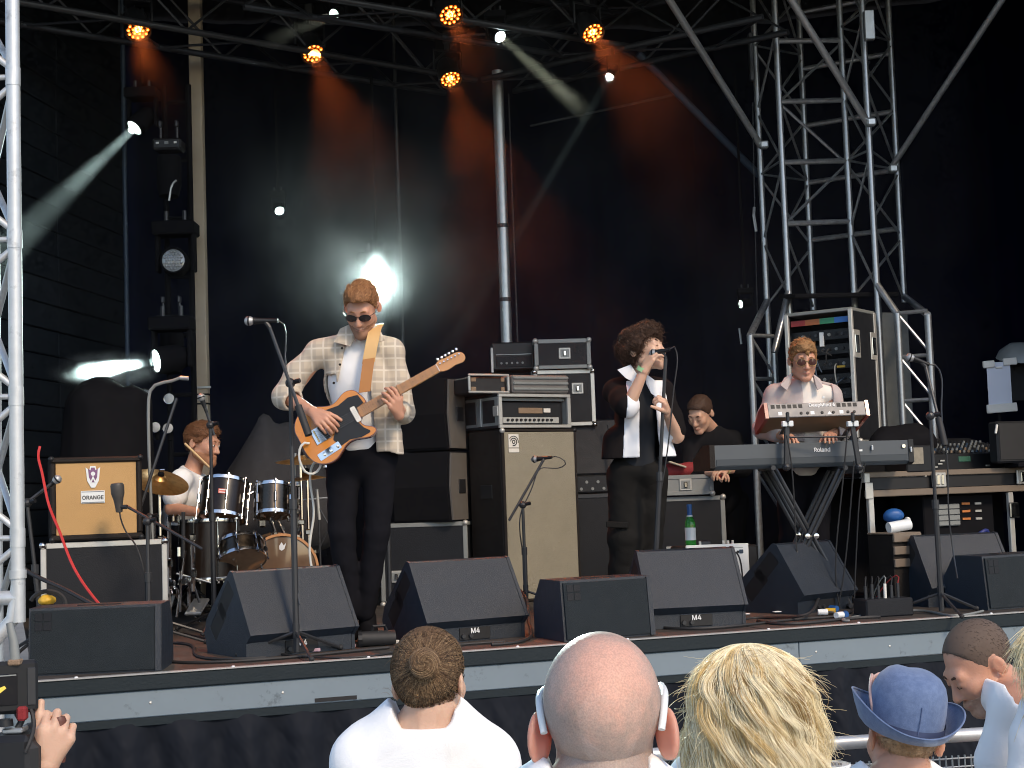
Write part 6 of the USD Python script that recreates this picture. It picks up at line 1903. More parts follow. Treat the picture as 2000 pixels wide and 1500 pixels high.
lg = uni([limb([P(670, 890, D + .03), P(668, 1035, D - .03), P(682, 1190, D + .02)], [.098, .070, .052]), limb([P(742, 890, D + .03), P(736, 1040, D), P(714, 1195, D + .05)], [.096, .068, .052]),
          ell(P(706, 890, D + .04), A(.165, .120, .135))], .03)
G.part('jeans', skin_of(wrinkle(lg, .008, 9, 21, (1, 1, 1.6)), .012), M['jeans'], world=True, smooth=True)
for s, x in ((-1, 680), (1, 716)):
    q = A(*P(x, 1200, D + .02)[:2], ZS)
    G.part('shoe', skin_of(cut(uni([cone(q + A(0, .06, .05), q + A(s * .03, -.14, .035), .05, .042), cone(q + A(0, .05, .06), q + A(0, .05, .13), .048, .046)], .02), lambda p: p[:, 2] - ZS - .004), .01), M['matt'], world=True, smooth=True)

# ---- his guitar
E0, E1 = P(589, 870, D - .245), P(905, 691, D - .19)
ga = (E1 - E0); GL = np.linalg.norm(ga); ga /= GL
gn = A(.05, -1, .16); gn -= ga * (gn @ ga); gn /= np.linalg.norm(gn)
gy = np.cross(gn, ga)
if gy[2] < 0:
    gy = -gy
gR = np.stack([ga, gy, gn], 1)
k = GL / .985
EG = Thing('electric_guitar', 'orange electric guitar with black scratch plate and pale strap held by the guitarist', 'guitar', E0)
oc = A((0, .06), (.018, .115), (.07, .155), (.13, .158), (.19, .132), (.235, .114), (.28, .120), (.33, .138), (.375, .128), (.402, .085), (.405, .030), (.372, .025), (.352, -.026), (.336, -.040), (.346, -.075), (.378, -.100), (.388, -.122), (.366, -.140), (.32, -.138),
       (.27, -.118), (.23, -.113), (.19, -.127), (.13, -.158), (.07, -.155), (.018, -.115), (0, -.06))
cl = spline(np.c_[np.r_[oc, oc[:1]], np.zeros(len(oc) + 1)], 120)[:-1, :2]
import shapely
pg = shapely.Polygon(cl).buffer(.0)


def slab(poly, z0, z1, bev=.0):
    poly = poly.simplify(.0006)
    if bev:
        a = [trimesh.creation.extrude_polygon(poly.buffer(-bev * (1 - c)), z, engine='earcut') for c, z in ((1, 1),)]
    m = trimesh.creation.extrude_polygon(poly, z1 - z0, engine='earcut')
    return np.array(m.vertices) + A(0, 0, z0), np.array(m.faces)


Gp = lambda g: xf((np.asarray(g[0]) * k, g[1]), gR, E0)
EG.part('body', Gp(slab(pg, -.036, -.001)), M['guitar_edge'], world=True, smooth=50)
EG.part('front', Gp(slab(pg.buffer(-.004), -.002, .004)), M['guitar'], world=True, smooth=50)
sp_ = A((.155, .085), (.20, .098), (.27, .085), (.335, .098), (.385, .085), (.392, .030), (.352, .022), (.330, -.02), (.318, -.045), (.330, -.085), (.355, -.118), (.30, -.118), (.24, -.098), (.185, -.105), (.165, -.06), (.20, -.02), (.20, .03), (.165, .05))
EG.part('scratch_plate', Gp(slab(shapely.Polygon(sp_).buffer(-.004).buffer(.008).intersection(pg.buffer(-.006)), .004, .0065)), M['black'], world=True, smooth=50)
EG.part('control_plate', Gp(slab(shapely.affinity.rotate(shapely.box(.055, -.118, .175, -.090).buffer(.006), 4, origin=(.1, -.1)), .004, .007)), M['chrome'], world=True)
for x in (.085, .125):
    EG.part('knob', Gp(lathe([(0, .020), (.009, .019), (.010, .004)], (x, -.104, .004), (0, 0, 1), 12)), M['chrome'], world=True, smooth=40)
EG.part('switch_tip', Gp(ball((.165, -.103, .018), .007, 1)), M['cream'], world=True)
EG.part('bridge_plate', Gp(slab(shapely.box(.075, -.042, .155, .042), .004, .010)), M['chrome'], world=True)
for j in range(3):
    EG.part('saddle', Gp(cyl((.092, -.033 + j * .024, .014), (.092, -.013 + j * .024, .014), .004, n=6)), M['gold'], world=True)
EG.part('pickup', Gp(slab(shapely.affinity.rotate(shapely.box(.128, -.038, .146, .038).buffer(.004), 12), .009, .014)), M['black'], world=True)
EG.part('pickup', Gp(slab(shapely.box(.322, -.038, .338, .038).buffer(.006), .005, .015)), M['cream'], world=True)
nk = shapely.Polygon([(.352, -.0275), (.352, .0275), (.83, .0215), (.83, -.0215)])
EG.part('neck', Gp(slab(nk, -.014, .012)), M['maple'], world=True)
fr = [.828 - .648 * (1 - 2 ** (-i / 12)) for i in range(1, 22)]
for j, x in enumerate(fr):
    hw = .0215 + (.83 - x) / .478 * .006
    EG.part('fret', Gp(box((x, 0, .0125), (.0022, hw * 2, .002))), M['steel_dark'], world=True)
    if j + 1 in (3, 5, 7, 9, 12, 15, 17, 19):
        EG.part('dot', Gp(lathe([(0, .0006), (.0045, .0005), (.0045, 0)], (x + .012, 0, .0122), (0, 0, 1), 8)), M['recess'], world=True)
hd_ = shapely.Polygon(spline(np.c_[A((.83, -.021), (.85, -.030), (.88, -.034), (.93, -.032), (.965, -.036), (.985, -.020), (.980, .012), (.955, .026), (.935, .028), (.88, .030), (.845, .032), (.83, .022)), np.zeros(12)], 60)[:, :2]).buffer(0)
EG.part('headstock', Gp(slab(hd_, -.012, .003)), M['maple'], world=True, smooth=50)
for j in range(6):
    x = .852 + j * .0225
    EG.part('tuner_post', Gp(cyl((x, .014 - j * .001, .003), (x, .014 - j * .001, .016), .004, n=8)), M['chrome'], world=True)
    EG.part('tuner_key', Gp(ball((x, .043, -.008), (.0075, .010, .004), 1)), M['chrome'], world=True, smooth=True)
for j in range(6):
    y0, y1 = -.026 + j * .0104, -.016 + j * .0064
    EG.part('string', Gp(cyl((.092, y0, .016), (.83, y1, .0155), .0006, n=4)), M['steel'], world=True)
EG.part('nut', Gp(box((.83, 0, .013), (.004, .043, .005))), M['cream'], world=True)
EG.part('jack', Gp(lathe([(0, .012), (.010, .012), (.012, 0)], (.055, -.154, -.016), (-.2, -1, 0), 10)), M['chrome'], world=True)


def ribbon(pts, w, side, t=.004):
    pts = np.asarray(pts, float); side = np.asarray(side, float)
    if side.ndim == 1:
        side = np.tile(side, (len(pts), 1))
    a, b = pts - side * w / 2, pts + side * w / 2
    nn = np.cross(np.gradient(pts, axis=0), side); nn /= np.linalg.norm(nn, axis=1, keepdims=True)
    V = np.concatenate([a + nn * t / 2, b + nn * t / 2, b - nn * t / 2, a - nn * t / 2]); n = len(pts)
    i = np.arange(n - 1); F = []
    for q in range(4):
        p0, p1 = q * n + i, ((q + 1) % 4) * n + i
        F += [np.stack([p0, p1, p1 + 1], 1), np.stack([p0, p1 + 1, p0 + 1], 1)]
    return V, np.concatenate(F)


stp = spline([P(712, 766, D - .21), P(716, 735, D - .20), P(721, 700, D - .185), P(727, 668, D - .165), P(733, 642, D - .10), P(737, 634, D - .02), P(735, 640, D + .08)], 26)
EG.part('strap', ribbon(stp[7:], .066, A(1, 0, .12)), M['strap'], world=True, smooth=40)
EG.part('strap_end', ribbon(stp[:9] + A(0, -.004, 0), .060, A(1, 0, .12), .006), M['strap_end'], world=True, smooth=40)
single('guitar_lead', tube(spline([P(604, 866, D - .26), P(590, 868, D - .28), P(584, 885, D - .28), P(587, 905, D - .27), P(600, 924, D - .25), P(618, 922, D - .22), P(627, 906, D - .2), P(622, 900, D - .16), P(606, 925, D - .05), P(609, 965, D), P(613, 1000, D), P(608, 1040, D), P(605, 1070, D), P(609, 1110, D), A(*P(614, 1150, D)[:2], ZS + .02)], 60), .0062, 7), M['white_cable'], 'white guitar lead looping from the orange guitar to the floor', 'cable', smooth=40)
# ---- singer
M['hair_dark'] = hair_mat('hair_dark', (.045, .022, .013))
M['black_shirt'] = mat('black_shirt', (.009, .0075, .008), .9, specular_ior_level=.1, var=.3, scale=6, bump=.2, bscale=250)
M['white_band'] = mat('white_band', (.68, .70, .74), .8, var=.04)
M['grey_tee'] = mat('grey_tee', (.020, .022, .026), .9, var=.2, specular_ior_level=.1)
M['black_trousers'] = mat('black_trousers', (.011, .0105, .010), .9, specular_ior_level=.1, var=.35, scale=7, bump=.2, bscale=200)
D = 8.6
S = Thing('person', 'person singing with a raised hand, black shirt with white front bands and dark curls', 'person', A(*P(1245, 1180, D)[:2], ZS))
hs = 1.12
hc = P(1257, 684, D - .05)
hR = axes((.86, -.50, .22), (-.05, .05, 1), .02)
neck = P(1244, 738, D + .03)
shl, shr = P(1203, 765, D + .02), P(1292, 762, D + .06)
elL, wrL = P(1226, 795, D - .17), P(1259, 722, D - .20)
elR, wrR = P(1322, 852, D - .02), P(1303, 806, D - .17)
hip = P(1245, 925, D + .05)
tor, tR = torso_f(neck, shl, shr, hip, 1.0)
core = uni([off(tor, -.012), limb([shl, elL, wrL], [.052, .041, .027]), limb([shr, elR, wrR], [.05, .040, .027]), cone(neck, hc + hR @ A(0, .02, -.075), .056, .054)], .02)
hl = hand_f(wrL, P(1279, 686, D - .19) - wrL, A(.75, .35, -.1), A(-.3, -.2, 1), (.35, .65, .5), 1.1, .16, (.55, .45, .4))
hr_ = hand_f(wrR, P(1298, 785, D - .20) - wrR, A(-.85, .1, .0), A(-.2, -.9, .2), (.9, 1.1, .8), 1.05, .05, (.7, .5, .6))
body = merged([skin_of(core, .013), skin_of(moved(head_f(hs), hR, hc), .0068), skin_of(hl, .0048), skin_of(hr_, .0048)])
S.part('body', body, M['skin_pale'], world=True, smooth=True)
face_parts(S, hR, hc, hs, 'hair_dark', closed=True)
CURLS = ([-.13, -.09, -.07, -.045, -.015, .01, .035, .06, .13], [.060, .055, .046, .036, -.02, -.03, -.05, -.085, -.10])
hf = moved(hair_f(hs, .024, .024, 22, 8, line=CURLS, top=.022, front=.012), hR, hc)
hm = skin_of(hf, .0075)
q = S.part('hair', hm, M['hair_dark'], world=True, smooth=True)
S.curves('curls', strands_on(*hm, 1900, .05, lambda p, n: np.tile(hR @ A(.3, -.2, -.6), (len(p), 1)) + n * .2, .002, 6, steps=8, curl=.012, lift=.5), .0021, M['hair_dark'], under=q)
w_ = wrL + (P(1270, 700, D) - wrL) * .05
S.part('wristband', lathe([(.031, -.012), (.033, -.012), (.033, .012), (.031, .012)], P(1255, 722, D - .195), wrL - elL, 16), mat('band_green', (.28, .52, .26), .5), world=True)
tee = wrinkle(off(tor, .004), .006, 9, 5, (1, 1, .6))
tee = cut(cut(tee, lambda p: (neck[2] - .012) - p[:, 2]), lambda p: p[:, 2] - P(1245, 935, D)[2])
S.part('t_shirt', skin_of(tee, .013), M['grey_tee'], world=True, smooth=True)
ot, _ = torso_f(neck, shl, shr, P(1246, 930, D + .04), 1.06, .026, 1.12, 1.05)
sk1 = uni([cone(P(1205, 860, D + .0), P(1200, 930, D + .0), .085, .095), cone(P(1288, 870, D + .03), P(1310, 930, D + .0), .075, .080)], .04)
sl1 = limb([shl, shl * .45 + elL * .55, elL * .9 + shl * .1], [.066, .076, .074])
sl2 = limb([shr, shr * .4 + elR * .6, elR * .85 + shr * .15], [.062, .070, .068])
outer = wrinkle(uni([uni([ot, sk1], .05), sl1, sl2], .03), .014, 7, 31, (1, 1, .5))
inner = off(outer, -.021)
zz0, zz1 = P(0, 735, D)[2], P(0, 935, D)[2]
La, Lb = P(1246, 735, D)[0], P(1248, 935, D)[0]
Ra, Rb2 = P(1268, 735, D)[0], P(1290, 935, D)[0]


def front_edges(p):
    t = (zz0 - p[:, 2]) / (zz0 - zz1)
    return La + (Lb - La) * t, Ra + (Rb2 - Ra) * t


def opn(p):
    l, r = front_edges(p)
    return np.minimum(np.minimum(p[:, 0] - l, r - p[:, 0]), (neck[1] + .0) - p[:, 1])


hem = P(0, 938, D)[2]
sh = cut(cut(cut(outer, lambda p: -np.minimum(opn(p), .05)), lambda p: inner(p)), lambda p: p[:, 2] - hem)
sh = cut(sh, lambda p: (neck[2] - .002 + .12 * np.abs(p[:, 0] - neck[0])) - p[:, 2])
S.part('shirt', skin_of(sh, .0095), M['black_shirt'], world=True, smooth=True)
for s in (0, 1):
    def bandf(p, s=s):
        l, r = front_edges(p)
        w = .060 + .036 * np.clip((zz0 - p[:, 2]) / (zz0 - zz1), 0, 1)
        x = np.minimum(l - p[:, 0], p[:, 0] - (l - w)) if s == 0 else np.minimum(p[:, 0] - r, (r + w) - p[:, 0])
        return np.minimum(np.minimum(x, (neck[1] + .02) - p[:, 1]), (neck[2] - .02) - p[:, 2])
    b = cut(cut(cut(off(outer, .004), bandf), lambda p: off(outer, -.012)(p)), lambda p: p[:, 2] - hem)
    S.part('white_band', skin_of(b, .0065), M['white_band'], world=True, smooth=True)
for pts in (((1232, 712), (1222, 722), (1206, 722), (1222, 738), (1240, 748), (1244, 730)), ((1262, 730), (1278, 742), (1290, 762), (1286, 778), (1272, 768), (1262, 748))):
    c3 = [P(x, y, D - .085 - .02 * (k in (3, 4))) for k, (x, y) in enumerate(pts)]
    S.part('collar', hull(np.array(c3 + [c + A(0, .014, 0) for c in c3])), M['white_band'], world=True)
lg = uni([limb([P(1222, 925, D + .06), P(1222, 1050, D), P(1222, 1165, D + .02)], [.110, .100, .105]), limb([P(1272, 925, D + .06), P(1268, 1050, D + .1), P(1266, 1165, D + .12)], [.100, .085, .085]), ell(P(1246, 920, D + .05), A(.155, .125, .10))], .03)
S.part('trousers', skin_of(wrinkle(lg, .016, 7, 41, (1, 1, 1.3)), .012), M['black_trousers'], world=True, smooth=True)
S.part('pocket_flap', box(P(1206, 1025, D - .105), (.13, .012, .035), .004, rotm('y', .08)), M['black_trousers'], world=True)
for x in (1224, 1266):
    q = A(*P(x, 1180, D + .03)[:2], ZS)
    S.part('shoe', skin_of(cut(uni([cone(q + A(0, .06, .045), q + A(.05, -.14, .035), .05, .042)], .02), lambda p: p[:, 2] - ZS - .004), .012), M['matt'], world=True, smooth=True)

# ---- keyboard player
D = 9.32
K = Thing('person', 'person in a pale lilac overshirt and brown sunglasses standing behind two keyboards', 'person', A(*P(1568, 1170, D)[:2], ZS))
hs = 1.04
hc = P(1569, 703, D - .05)
hR = axes((.02, -.97, -.20), (-.02, -.1, 1), .03)
neck = P(1567, 742, D + .03)
shl, shr = P(1515, 772, D + .03), P(1622, 772, D + .03)
elL, wrL = P(1490, 838, D + .02), P(1528, 852, D - .22)
elR, wrR = P(1645, 840, D + .02), P(1620, 850, D - .24)
hip = P(1568, 928, D + .08)
tor, tR = torso_f(neck, shl, shr, hip, .95)
core = uni([off(tor, -.012), limb([shl, elL, wrL], [.05, .04, .027]), limb([shr, elR, wrR], [.05, .04, .027]), cone(neck, hc + hR @ A(0, .02, -.07), .058, .058)], .02)
hl = hand_f(wrL, A(.25, -1, -.05), A(0, 0, -1), A(1, 0, 0), (.3, .5, .4), 1.0)
hr_ = hand_f(wrR, A(-.15, -1, -.05), A(0, 0, -1), A(-1, 0, 0), (.3, .5, .4), 1.0)
K.part('body', merged([skin_of(core, .014), skin_of(moved(head_f(hs, jaw=1.12), hR, hc), .0062), skin_of(hl, .006), skin_of(hr_, .006)]), M['skin_red'], world=True, smooth=True)
face_parts(K, hR, hc, hs, 'hair_ginger', closed=True)
glasses(K, hR, hc, hs, 'brown_glass', 'gold', w=.027, h=.022)
M['hair_sandy'] = hair_mat('hair_sandy', (.235, .125, .052))
QUIFF = ([-.13, -.085, -.06, -.035, -.012, .005, .035, .06, .12], [.060, .058, .052, .024, -.012, -.014, -.02, -.055, -.065])
hm = skin_of(moved(hair_f(hs, .008, .011, 42, 13, line=QUIFF, top=.014, stretch=(1, .5, 1), front=.008), hR, hc), .006)
q = K.part('hair', hm, M['hair_sandy'], world=True, smooth=True)
toned(K, 'strands', strands_on(*hm, 1200, .022, lambda p, n: np.tile(hR @ A(-.7, -.1, .2), (len(p), 1)), .0015, 15, curl=.002, lift=.15), .0024, (M['ginger_dark'], M['hair_sandy'], M['ginger_light']), q)
K.curves('fringe', [spline([hc + hR @ (A(.012 + .012 * a, -.088, .072) * hs), hc + hR @ (A(.003 + .01 * a, -.112, .060) * hs), hc + hR @ (A(-.004 + .012 * a, -.106, .040 - .01 * a) * hs)], 6) for a in np.linspace(-1, 1, 26)], .0022, M['hair_sandy'], under=q)
tee = wrinkle(off(tor, .006), .006, 9, 15, (1, 1, .6))
tee = cut(cut(tee, lambda p: (neck[2] - .014) - p[:, 2] + .5 * np.clip(p[:, 1] - (neck[1] - .1), -.2, .2)), lambda p: p[:, 2] - P(1568, 930, D)[2])
K.part('t_shirt', skin_of(tee, .013), mat('tee_cream', (.66, .62, .58), .85, var=.03), world=True, smooth=True)
M['lilac'] = mat('lilac_cloth', (.40, .345, .34), .85, var=.08, scale=9, bump=.2, bscale=300)
ot, _ = torso_f(neck, shl, shr, P(1568, 912, D + .08), 1.02, .022, 1.1)
sl1 = limb([shl, shl * .4 + elL * .6, elL, elL * .3 + wrL * .7], [.062, .068, .064, .052])
sl2 = limb([shr, shr * .4 + elR * .6, elR, elR * .3 + wrR * .7], [.062, .068, .062, .052])
outer = wrinkle(uni([ot, sl1, sl2], .03), .010, 8, 51, (1, 1, .5))
inner = off(outer, -.021)
xl, xr = P(1538, 0, D)[0], P(1598, 0, D)[0]
sh = cut(cut(outer, lambda p: -np.minimum(np.minimum(np.minimum(p[:, 0] - xl, xr - p[:, 0]), neck[1] - p[:, 1]), .05)), lambda p: inner(p))
sh = cut(cut(sh, lambda p: p[:, 2] - P(0, 918, D)[2]), lambda p: (neck[2] + .0 + .1 * np.abs(p[:, 0] - neck[0])) - p[:, 2])
K.part('overshirt', skin_of(sh, .009), M['lilac'], world=True, smooth=True)
for s, pts in ((-1, ((1548, 728), (1532, 738), (1524, 752), (1537, 762), (1545, 748))), (1, ((1588, 730), (1602, 740), (1608, 756), (1597, 762), (1590, 748)))):
    c3 = [P(x, y, D - .07 - .03 * (k in (2, 3))) for k, (x, y) in enumerate(pts)]
    K.part('collar', hull(np.array(c3 + [c + A(0, .012, 0) for c in c3])), M['lilac'], world=True)
K.part('badge', lathe([(0, .004), (.008, .003), (.009, 0)], P(1608, 776, D - .14), (0, -1, 0), 10), M['white_panel'], world=True)
lg = uni([limb([P(1545, 925, D + .08), P(1543, 1050, D + .06), P(1545, 1160, D + .1)], [.095, .07, .055]), limb([P(1594, 925, D + .08), P(1598, 1050, D + .06), P(1600, 1160, D + .1)], [.095, .07, .055]), ell(P(1568, 922, D + .08), A(.155, .11, .09))], .03)
K.part('trousers', skin_of(wrinkle(lg, .010, 8, 61), .014), M['jeans'], world=True, smooth=True)
for x in (1545, 1600):
    q = A(*P(x, 1170, D + .08)[:2], ZS)
    K.part('shoe', skin_of(cut(cone(q + A(0, .06, .045), q + A(0, -.14, .035), .05, .042), lambda p: p[:, 2] - ZS - .004), .012), M['matt'], world=True, smooth=True)

# ---- drummer
D = 10.05
W = Thing('person', 'person in a white t-shirt sitting at the drums with a drumstick', 'person', A(*P(372, 1180, D)[:2], ZS))
hs = 1.16
hc = P(396, 866, D)
hR = axes((.93, -.30, -.20), (.12, 0, 1), 0)
neck = P(377, 917, D + .02)
shl, shr = P(352, 938, D - .16), P(386, 934, D + .18)
elL, wrL = P(336, 994, D - .24), P(388, 1000, D - .40)
elR, wrR = P(412, 985, D + .14), P(440, 950, D - .12)
hip = P(352, 1035, D + .30) * .0 + P(350, 1040, D + .12)
tor, tR = torso_f(neck, shl, shr, hip, 1.0, 0, 1.05)
core = uni([off(tor, -.012), limb([shl, elL, wrL], [.052, .045, .030]), limb([shr, elR, wrR], [.05, .042, .03]), cone(neck, hc + hR @ A(0, .02, -.075), .060, .058)], .02)
hl = hand_f(wrL, A(1, -.4, .05), A(0, .2, -1), A(.3, -1, .2), (.7, .9, .6), 1.05)
hr_ = hand_f(wrR, A(.3, -.9, .5), A(-.6, .2, -.7), A(-.5, -.3, .8), (.8, 1.0, .7), 1.05)
W.part('body', merged([skin_of(core, .014), skin_of(moved(head_f(hs), hR, hc), .007), skin_of(hl, .006), skin_of(hr_, .006)]), M['skin_red'], world=True, smooth=True)
face_parts(W, hR, hc, hs, 'hair_ginger')
M['hair_auburn'] = hair_mat('hair_auburn', (.125, .052, .022))
hm = skin_of(moved(hair_f(hs, .010, .011, 40, 23, top=.012, stretch=(1, .5, 1)), hR, hc), .007)
q = W.part('hair', hm, M['hair_auburn'], world=True, smooth=True)
toned(W, 'strands', strands_on(*hm, 900, .034, lambda p, n: np.tile(hR @ A(.1, -.7, -.1), (len(p), 1)), .0016, 25, curl=.004, lift=.3), .0026, (M['ginger_dark'], M['hair_auburn'], M['hair_ginger']), q)
bf = moved(cut(off(head_f(hs, 1), .003), lambda p: np.minimum(-.050 * hs - p[:, 2], .022 * hs - p[:, 1])), hR, hc)
W.part('beard', skin_of(wrinkle(bf, .002, 120, 2), .007), mat('beard_ginger', (.27, .12, .06), .7, var=.4, scale=60), world=True, smooth=True)
ot, _ = torso_f(neck, shl, shr, hip, 1.05, .016, 1.1)
tee = uni([ot, limb([shl, shl * .42 + elL * .58], [.068, .082]), limb([shr, shr * .42 + elR * .58], [.066, .078])], .03)
tee = wrinkle(tee, .012, 8, 71, (1, 1, .6))
ax_ = (elL - shl) / np.linalg.norm(elL - shl)
tee = cut(cut(tee, lambda p: (neck[2] - .008) - p[:, 2] - .6 * (p[:, 0] - neck[0])), lambda p: p[:, 2] - P(350, 1040, D)[2])
W.part('t_shirt', skin_of(tee, .012), M['white_tee'], world=True, smooth=True)
lg = uni([limb([hip + A(0, -.1, -.02), P(428, 1062, D - .2), P(418, 1170, D - .15)], [.10, .075, .05]), limb([hip + A(.05, .1, -.02), P(445, 1060, D + .2), P(450, 1170, D + .1)], [.10, .075, .05])], .03)
W.part('trousers', skin_of(wrinkle(lg, .01, 8, 81), .016), M['jeans'], world=True, smooth=True)
single('drumstick', cyl(P(361, 866, D - .20), P(412, 915, D - .24), .0075, .0065, 8), mat('stick_wood', (.55, .36, .18), .6), 'pale wooden drumstick before the drummer\'s cheek', 'drumstick', smooth=40)

# ---- technician at the back
D = 10.9
B = Thing('person', 'person in black bending down to work behind the singer', 'person', A(*P(1385, 1120, D)[:2], ZS))
hs = 1.06
hc = P(1367, 808, D - .1)
hR = axes((-.50, -.72, -.48), (-.2, -.4, 1), .0)
neck = P(1388, 838, D + .05)
shl, shr = P(1350, 868, D), P(1432, 858, D + .1)
hip = P(1412, 980, D + .25)
tor, tR = torso_f(neck, shl, shr, hip, 1.0)
elL, wrL = P(1348, 925, D - .15), P(1392, 922, D - .3)
elR, wrR = P(1452, 915, D - .05), P(1418, 918, D - .32)
core = uni([off(tor, -.012), limb([shl, elL, wrL], [.05, .042, .03]), limb([shr, elR, wrR], [.05, .042, .03]), cone(neck, hc + hR @ A(0, .02, -.07), .058, .058)], .02)
hl = hand_f(wrL, A(.8, -.5, -.1), A(0, .1, -1), A(.3, -1, 0), (.5, .6, .4), 1.0)
hr_ = hand_f(wrR, A(-.8, -.5, -.1), A(0, .1, -1), A(-.3, -1, 0), (.5, .6, .4), 1.0)
B.part('body', merged([skin_of(core, .015), skin_of(moved(head_f(hs), hR, hc), .007), skin_of(hl, .006), skin_of(hr_, .006)]), M['skin'], world=True, smooth=True)
face_parts(B, hR, hc, hs, 'hair_dark', closed=True)
hm = skin_of(moved(hair_f(hs, .007, .006, 40, 33), hR, hc), .007)
B.part('hair', hm, M['hair_dark'], world=True, smooth=True)
ot, _ = torso_f(neck, shl, shr, hip, 1.05, .018, 1.1)
sh = wrinkle(uni([ot, limb([shl, elL, elL * .4 + wrL * .6], [.062, .062, .05]), limb([shr, elR, elR * .4 + wrR * .6], [.062, .062, .05])], .03), .01, 8, 91)
sh = cut(sh, lambda p: (neck[2] + .005) - p[:, 2] + .3 * (p[:, 0] - neck[0]))
B.part('jumper', skin_of(sh, .014), M['matt'], world=True, smooth=True)
lg = uni([limb([hip + A(-.1, 0, 0), P(1385, 1040, D + .15), P(1380, 1110, D + .2)], [.10, .075, .055]), limb([hip + A(.1, 0, 0), P(1435, 1040, D + .2), P(1438, 1110, D + .25)], [.10, .075, .055])], .03)
B.part('trousers', skin_of(lg, .018), M['matt'], world=True, smooth=True)
B.part('wristband', lathe([(.030, -.01), (.033, -.01), (.033, .01), (.030, .01)], wrR, wrR - elR, 14), mat('band_yellow', (.5, .45, .2), .6), world=True)
# ---------------------------------------------------------------- people in front of the stage
M['crowd_white'] = mat('crowd_white', (.78, .79, .80), .85, var=.02, bump=.1, bscale=300)
M['denim'] = mat('denim', (.05, .07, .12), .85, var=.3, scale=9)


def lower_body(T, hip, d, m='denim', w=.10):
    """Hips, legs and shoes straight down to the ground."""
    f = []
    for s in (-1, 1):
        a = hip + A(s * .09, 0, 0); k = A(a[0] + s * .02, a[1] - .02, hip[2] * .52); n = A(a[0] + s * .03, a[1] + .02, .09)
        f.append(limb([a, k, n], [w, .07, .055]))
    T.part('trousers', skin_of(uni(f + [ell(hip + A(0, 0, .03), A(.175, .125, .11))], .04), .025), M[m], world=True, smooth=True)
    for s in (-1, 1):
        q = A(hip[0] + s * .12, hip[1], 0)
        T.part('shoe', skin_of(cut(cone(q + A(0, -.06, .05), q + A(0, .14, .04), .052, .045), lambda p: p[:, 2] - .003), .02), M['matt'], world=True, smooth=True)


def crowd_person(label, d, head_c, fwd, up, hs, neck, shl, shr, skin, shirt='crowd_white', grow=.014, jaw=1.0, h=.008, roll=0, arms=True, drop=.46, neck_r=.056, wr=.010, sleeve=.62, collar=.0, side=None, ear=True):
    T = Thing('person', label, 'person', A(neck[0], neck[1], 0))
    R = axes(fwd, up, roll)
    hip = A(neck[0], neck[1] + .02, neck[2] - drop) if side is None else side
    tor, tR = torso_f(neck, shl, shr, hip, .96)
    trap = uni([cone(neck + A(s * .035, 0, .0), sh + A(-s * .02, 0, .012), .050, .050) for s, sh in ((-1, shl), (1, shr))], .03)
    tor = uni([tor, trap], .04)
    fs = [off(tor, -.012), cone(neck + A(0, 0, -.03), head_c + R @ A(0, .022, -.06) * hs, neck_r + .006, neck_r)]
    arm = []
    if arms:
        for s, sh in ((-1, shl), (1, shr)):
            e = sh + (A(s * .05, .0, -.27) if side is None else A(s * .06, .08, -.26))
            wz = e + (A(-s * .02, .20, -.06) if side is None else A(-s * .04, .2, -.05))
            arm.append((sh, e, wz)); fs.append(limb([sh, e, wz], [.050, .042, .029]))
    gs = [skin_of(uni(fs, .03), .014), skin_of(moved(head_f(hs, jaw=jaw, ear=ear), R, head_c), h)]
    for s, (sh, e, wz) in zip((-1, 1), arm):
        gs.append(skin_of(hand_f(wz, wz - e, A(-s, 0, -.2), A(0, .3, 1), (.4, .5, .4), 1.0), .007))
    T.part('body', merged(gs), M[skin], world=True, smooth=True)
    ot, _ = torso_f(neck, shl, shr, hip, 1.02, grow, 1.08)
    ot = uni([ot, off(trap, grow)], .04)
    sl = [limb([sh, sh * (1 - sleeve) + e * sleeve], [.064, .076]) for sh, e, _ in arm]
    f = wrinkle(uni([ot] + sl, .03), wr, 7, int(d * 100), (1, 1, .6))
    f = cut(f, lambda p: (neck[2] - .004 + collar + 2.6 * np.clip(np.abs(p[:, 0] - neck[0]) - .050, 0, .5)) - p[:, 2])
    T.part('shirt', skin_of(f, .010), M[shirt], world=True, smooth=True)
    lower_body(T, hip, d)
    return T, R


# bald man with white sunglasses
d = 1.95
hc, hs = P(1178, 1418, d), 1.03
M['bald'] = None
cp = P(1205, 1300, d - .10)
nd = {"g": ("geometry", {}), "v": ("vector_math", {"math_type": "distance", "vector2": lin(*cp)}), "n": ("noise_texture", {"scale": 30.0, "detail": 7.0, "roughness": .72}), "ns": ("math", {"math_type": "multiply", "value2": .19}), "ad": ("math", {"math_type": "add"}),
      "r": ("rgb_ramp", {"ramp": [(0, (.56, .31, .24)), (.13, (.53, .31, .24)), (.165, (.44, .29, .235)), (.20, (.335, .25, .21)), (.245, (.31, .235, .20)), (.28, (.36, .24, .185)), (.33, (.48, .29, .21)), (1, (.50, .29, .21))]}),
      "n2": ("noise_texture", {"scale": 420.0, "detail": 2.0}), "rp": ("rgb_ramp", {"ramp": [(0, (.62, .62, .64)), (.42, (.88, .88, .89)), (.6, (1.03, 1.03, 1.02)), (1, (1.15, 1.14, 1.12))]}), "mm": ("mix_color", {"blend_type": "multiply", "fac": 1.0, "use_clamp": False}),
      "b": ("bump", {"strength": .12, "distance": .003}), "p": ("principled_bsdf", {"roughness": .58, "specular_ior_level": .35, "subsurface_weight": .15, "subsurface_radius": (1, .35, .2), "subsurface_scale": .006})}
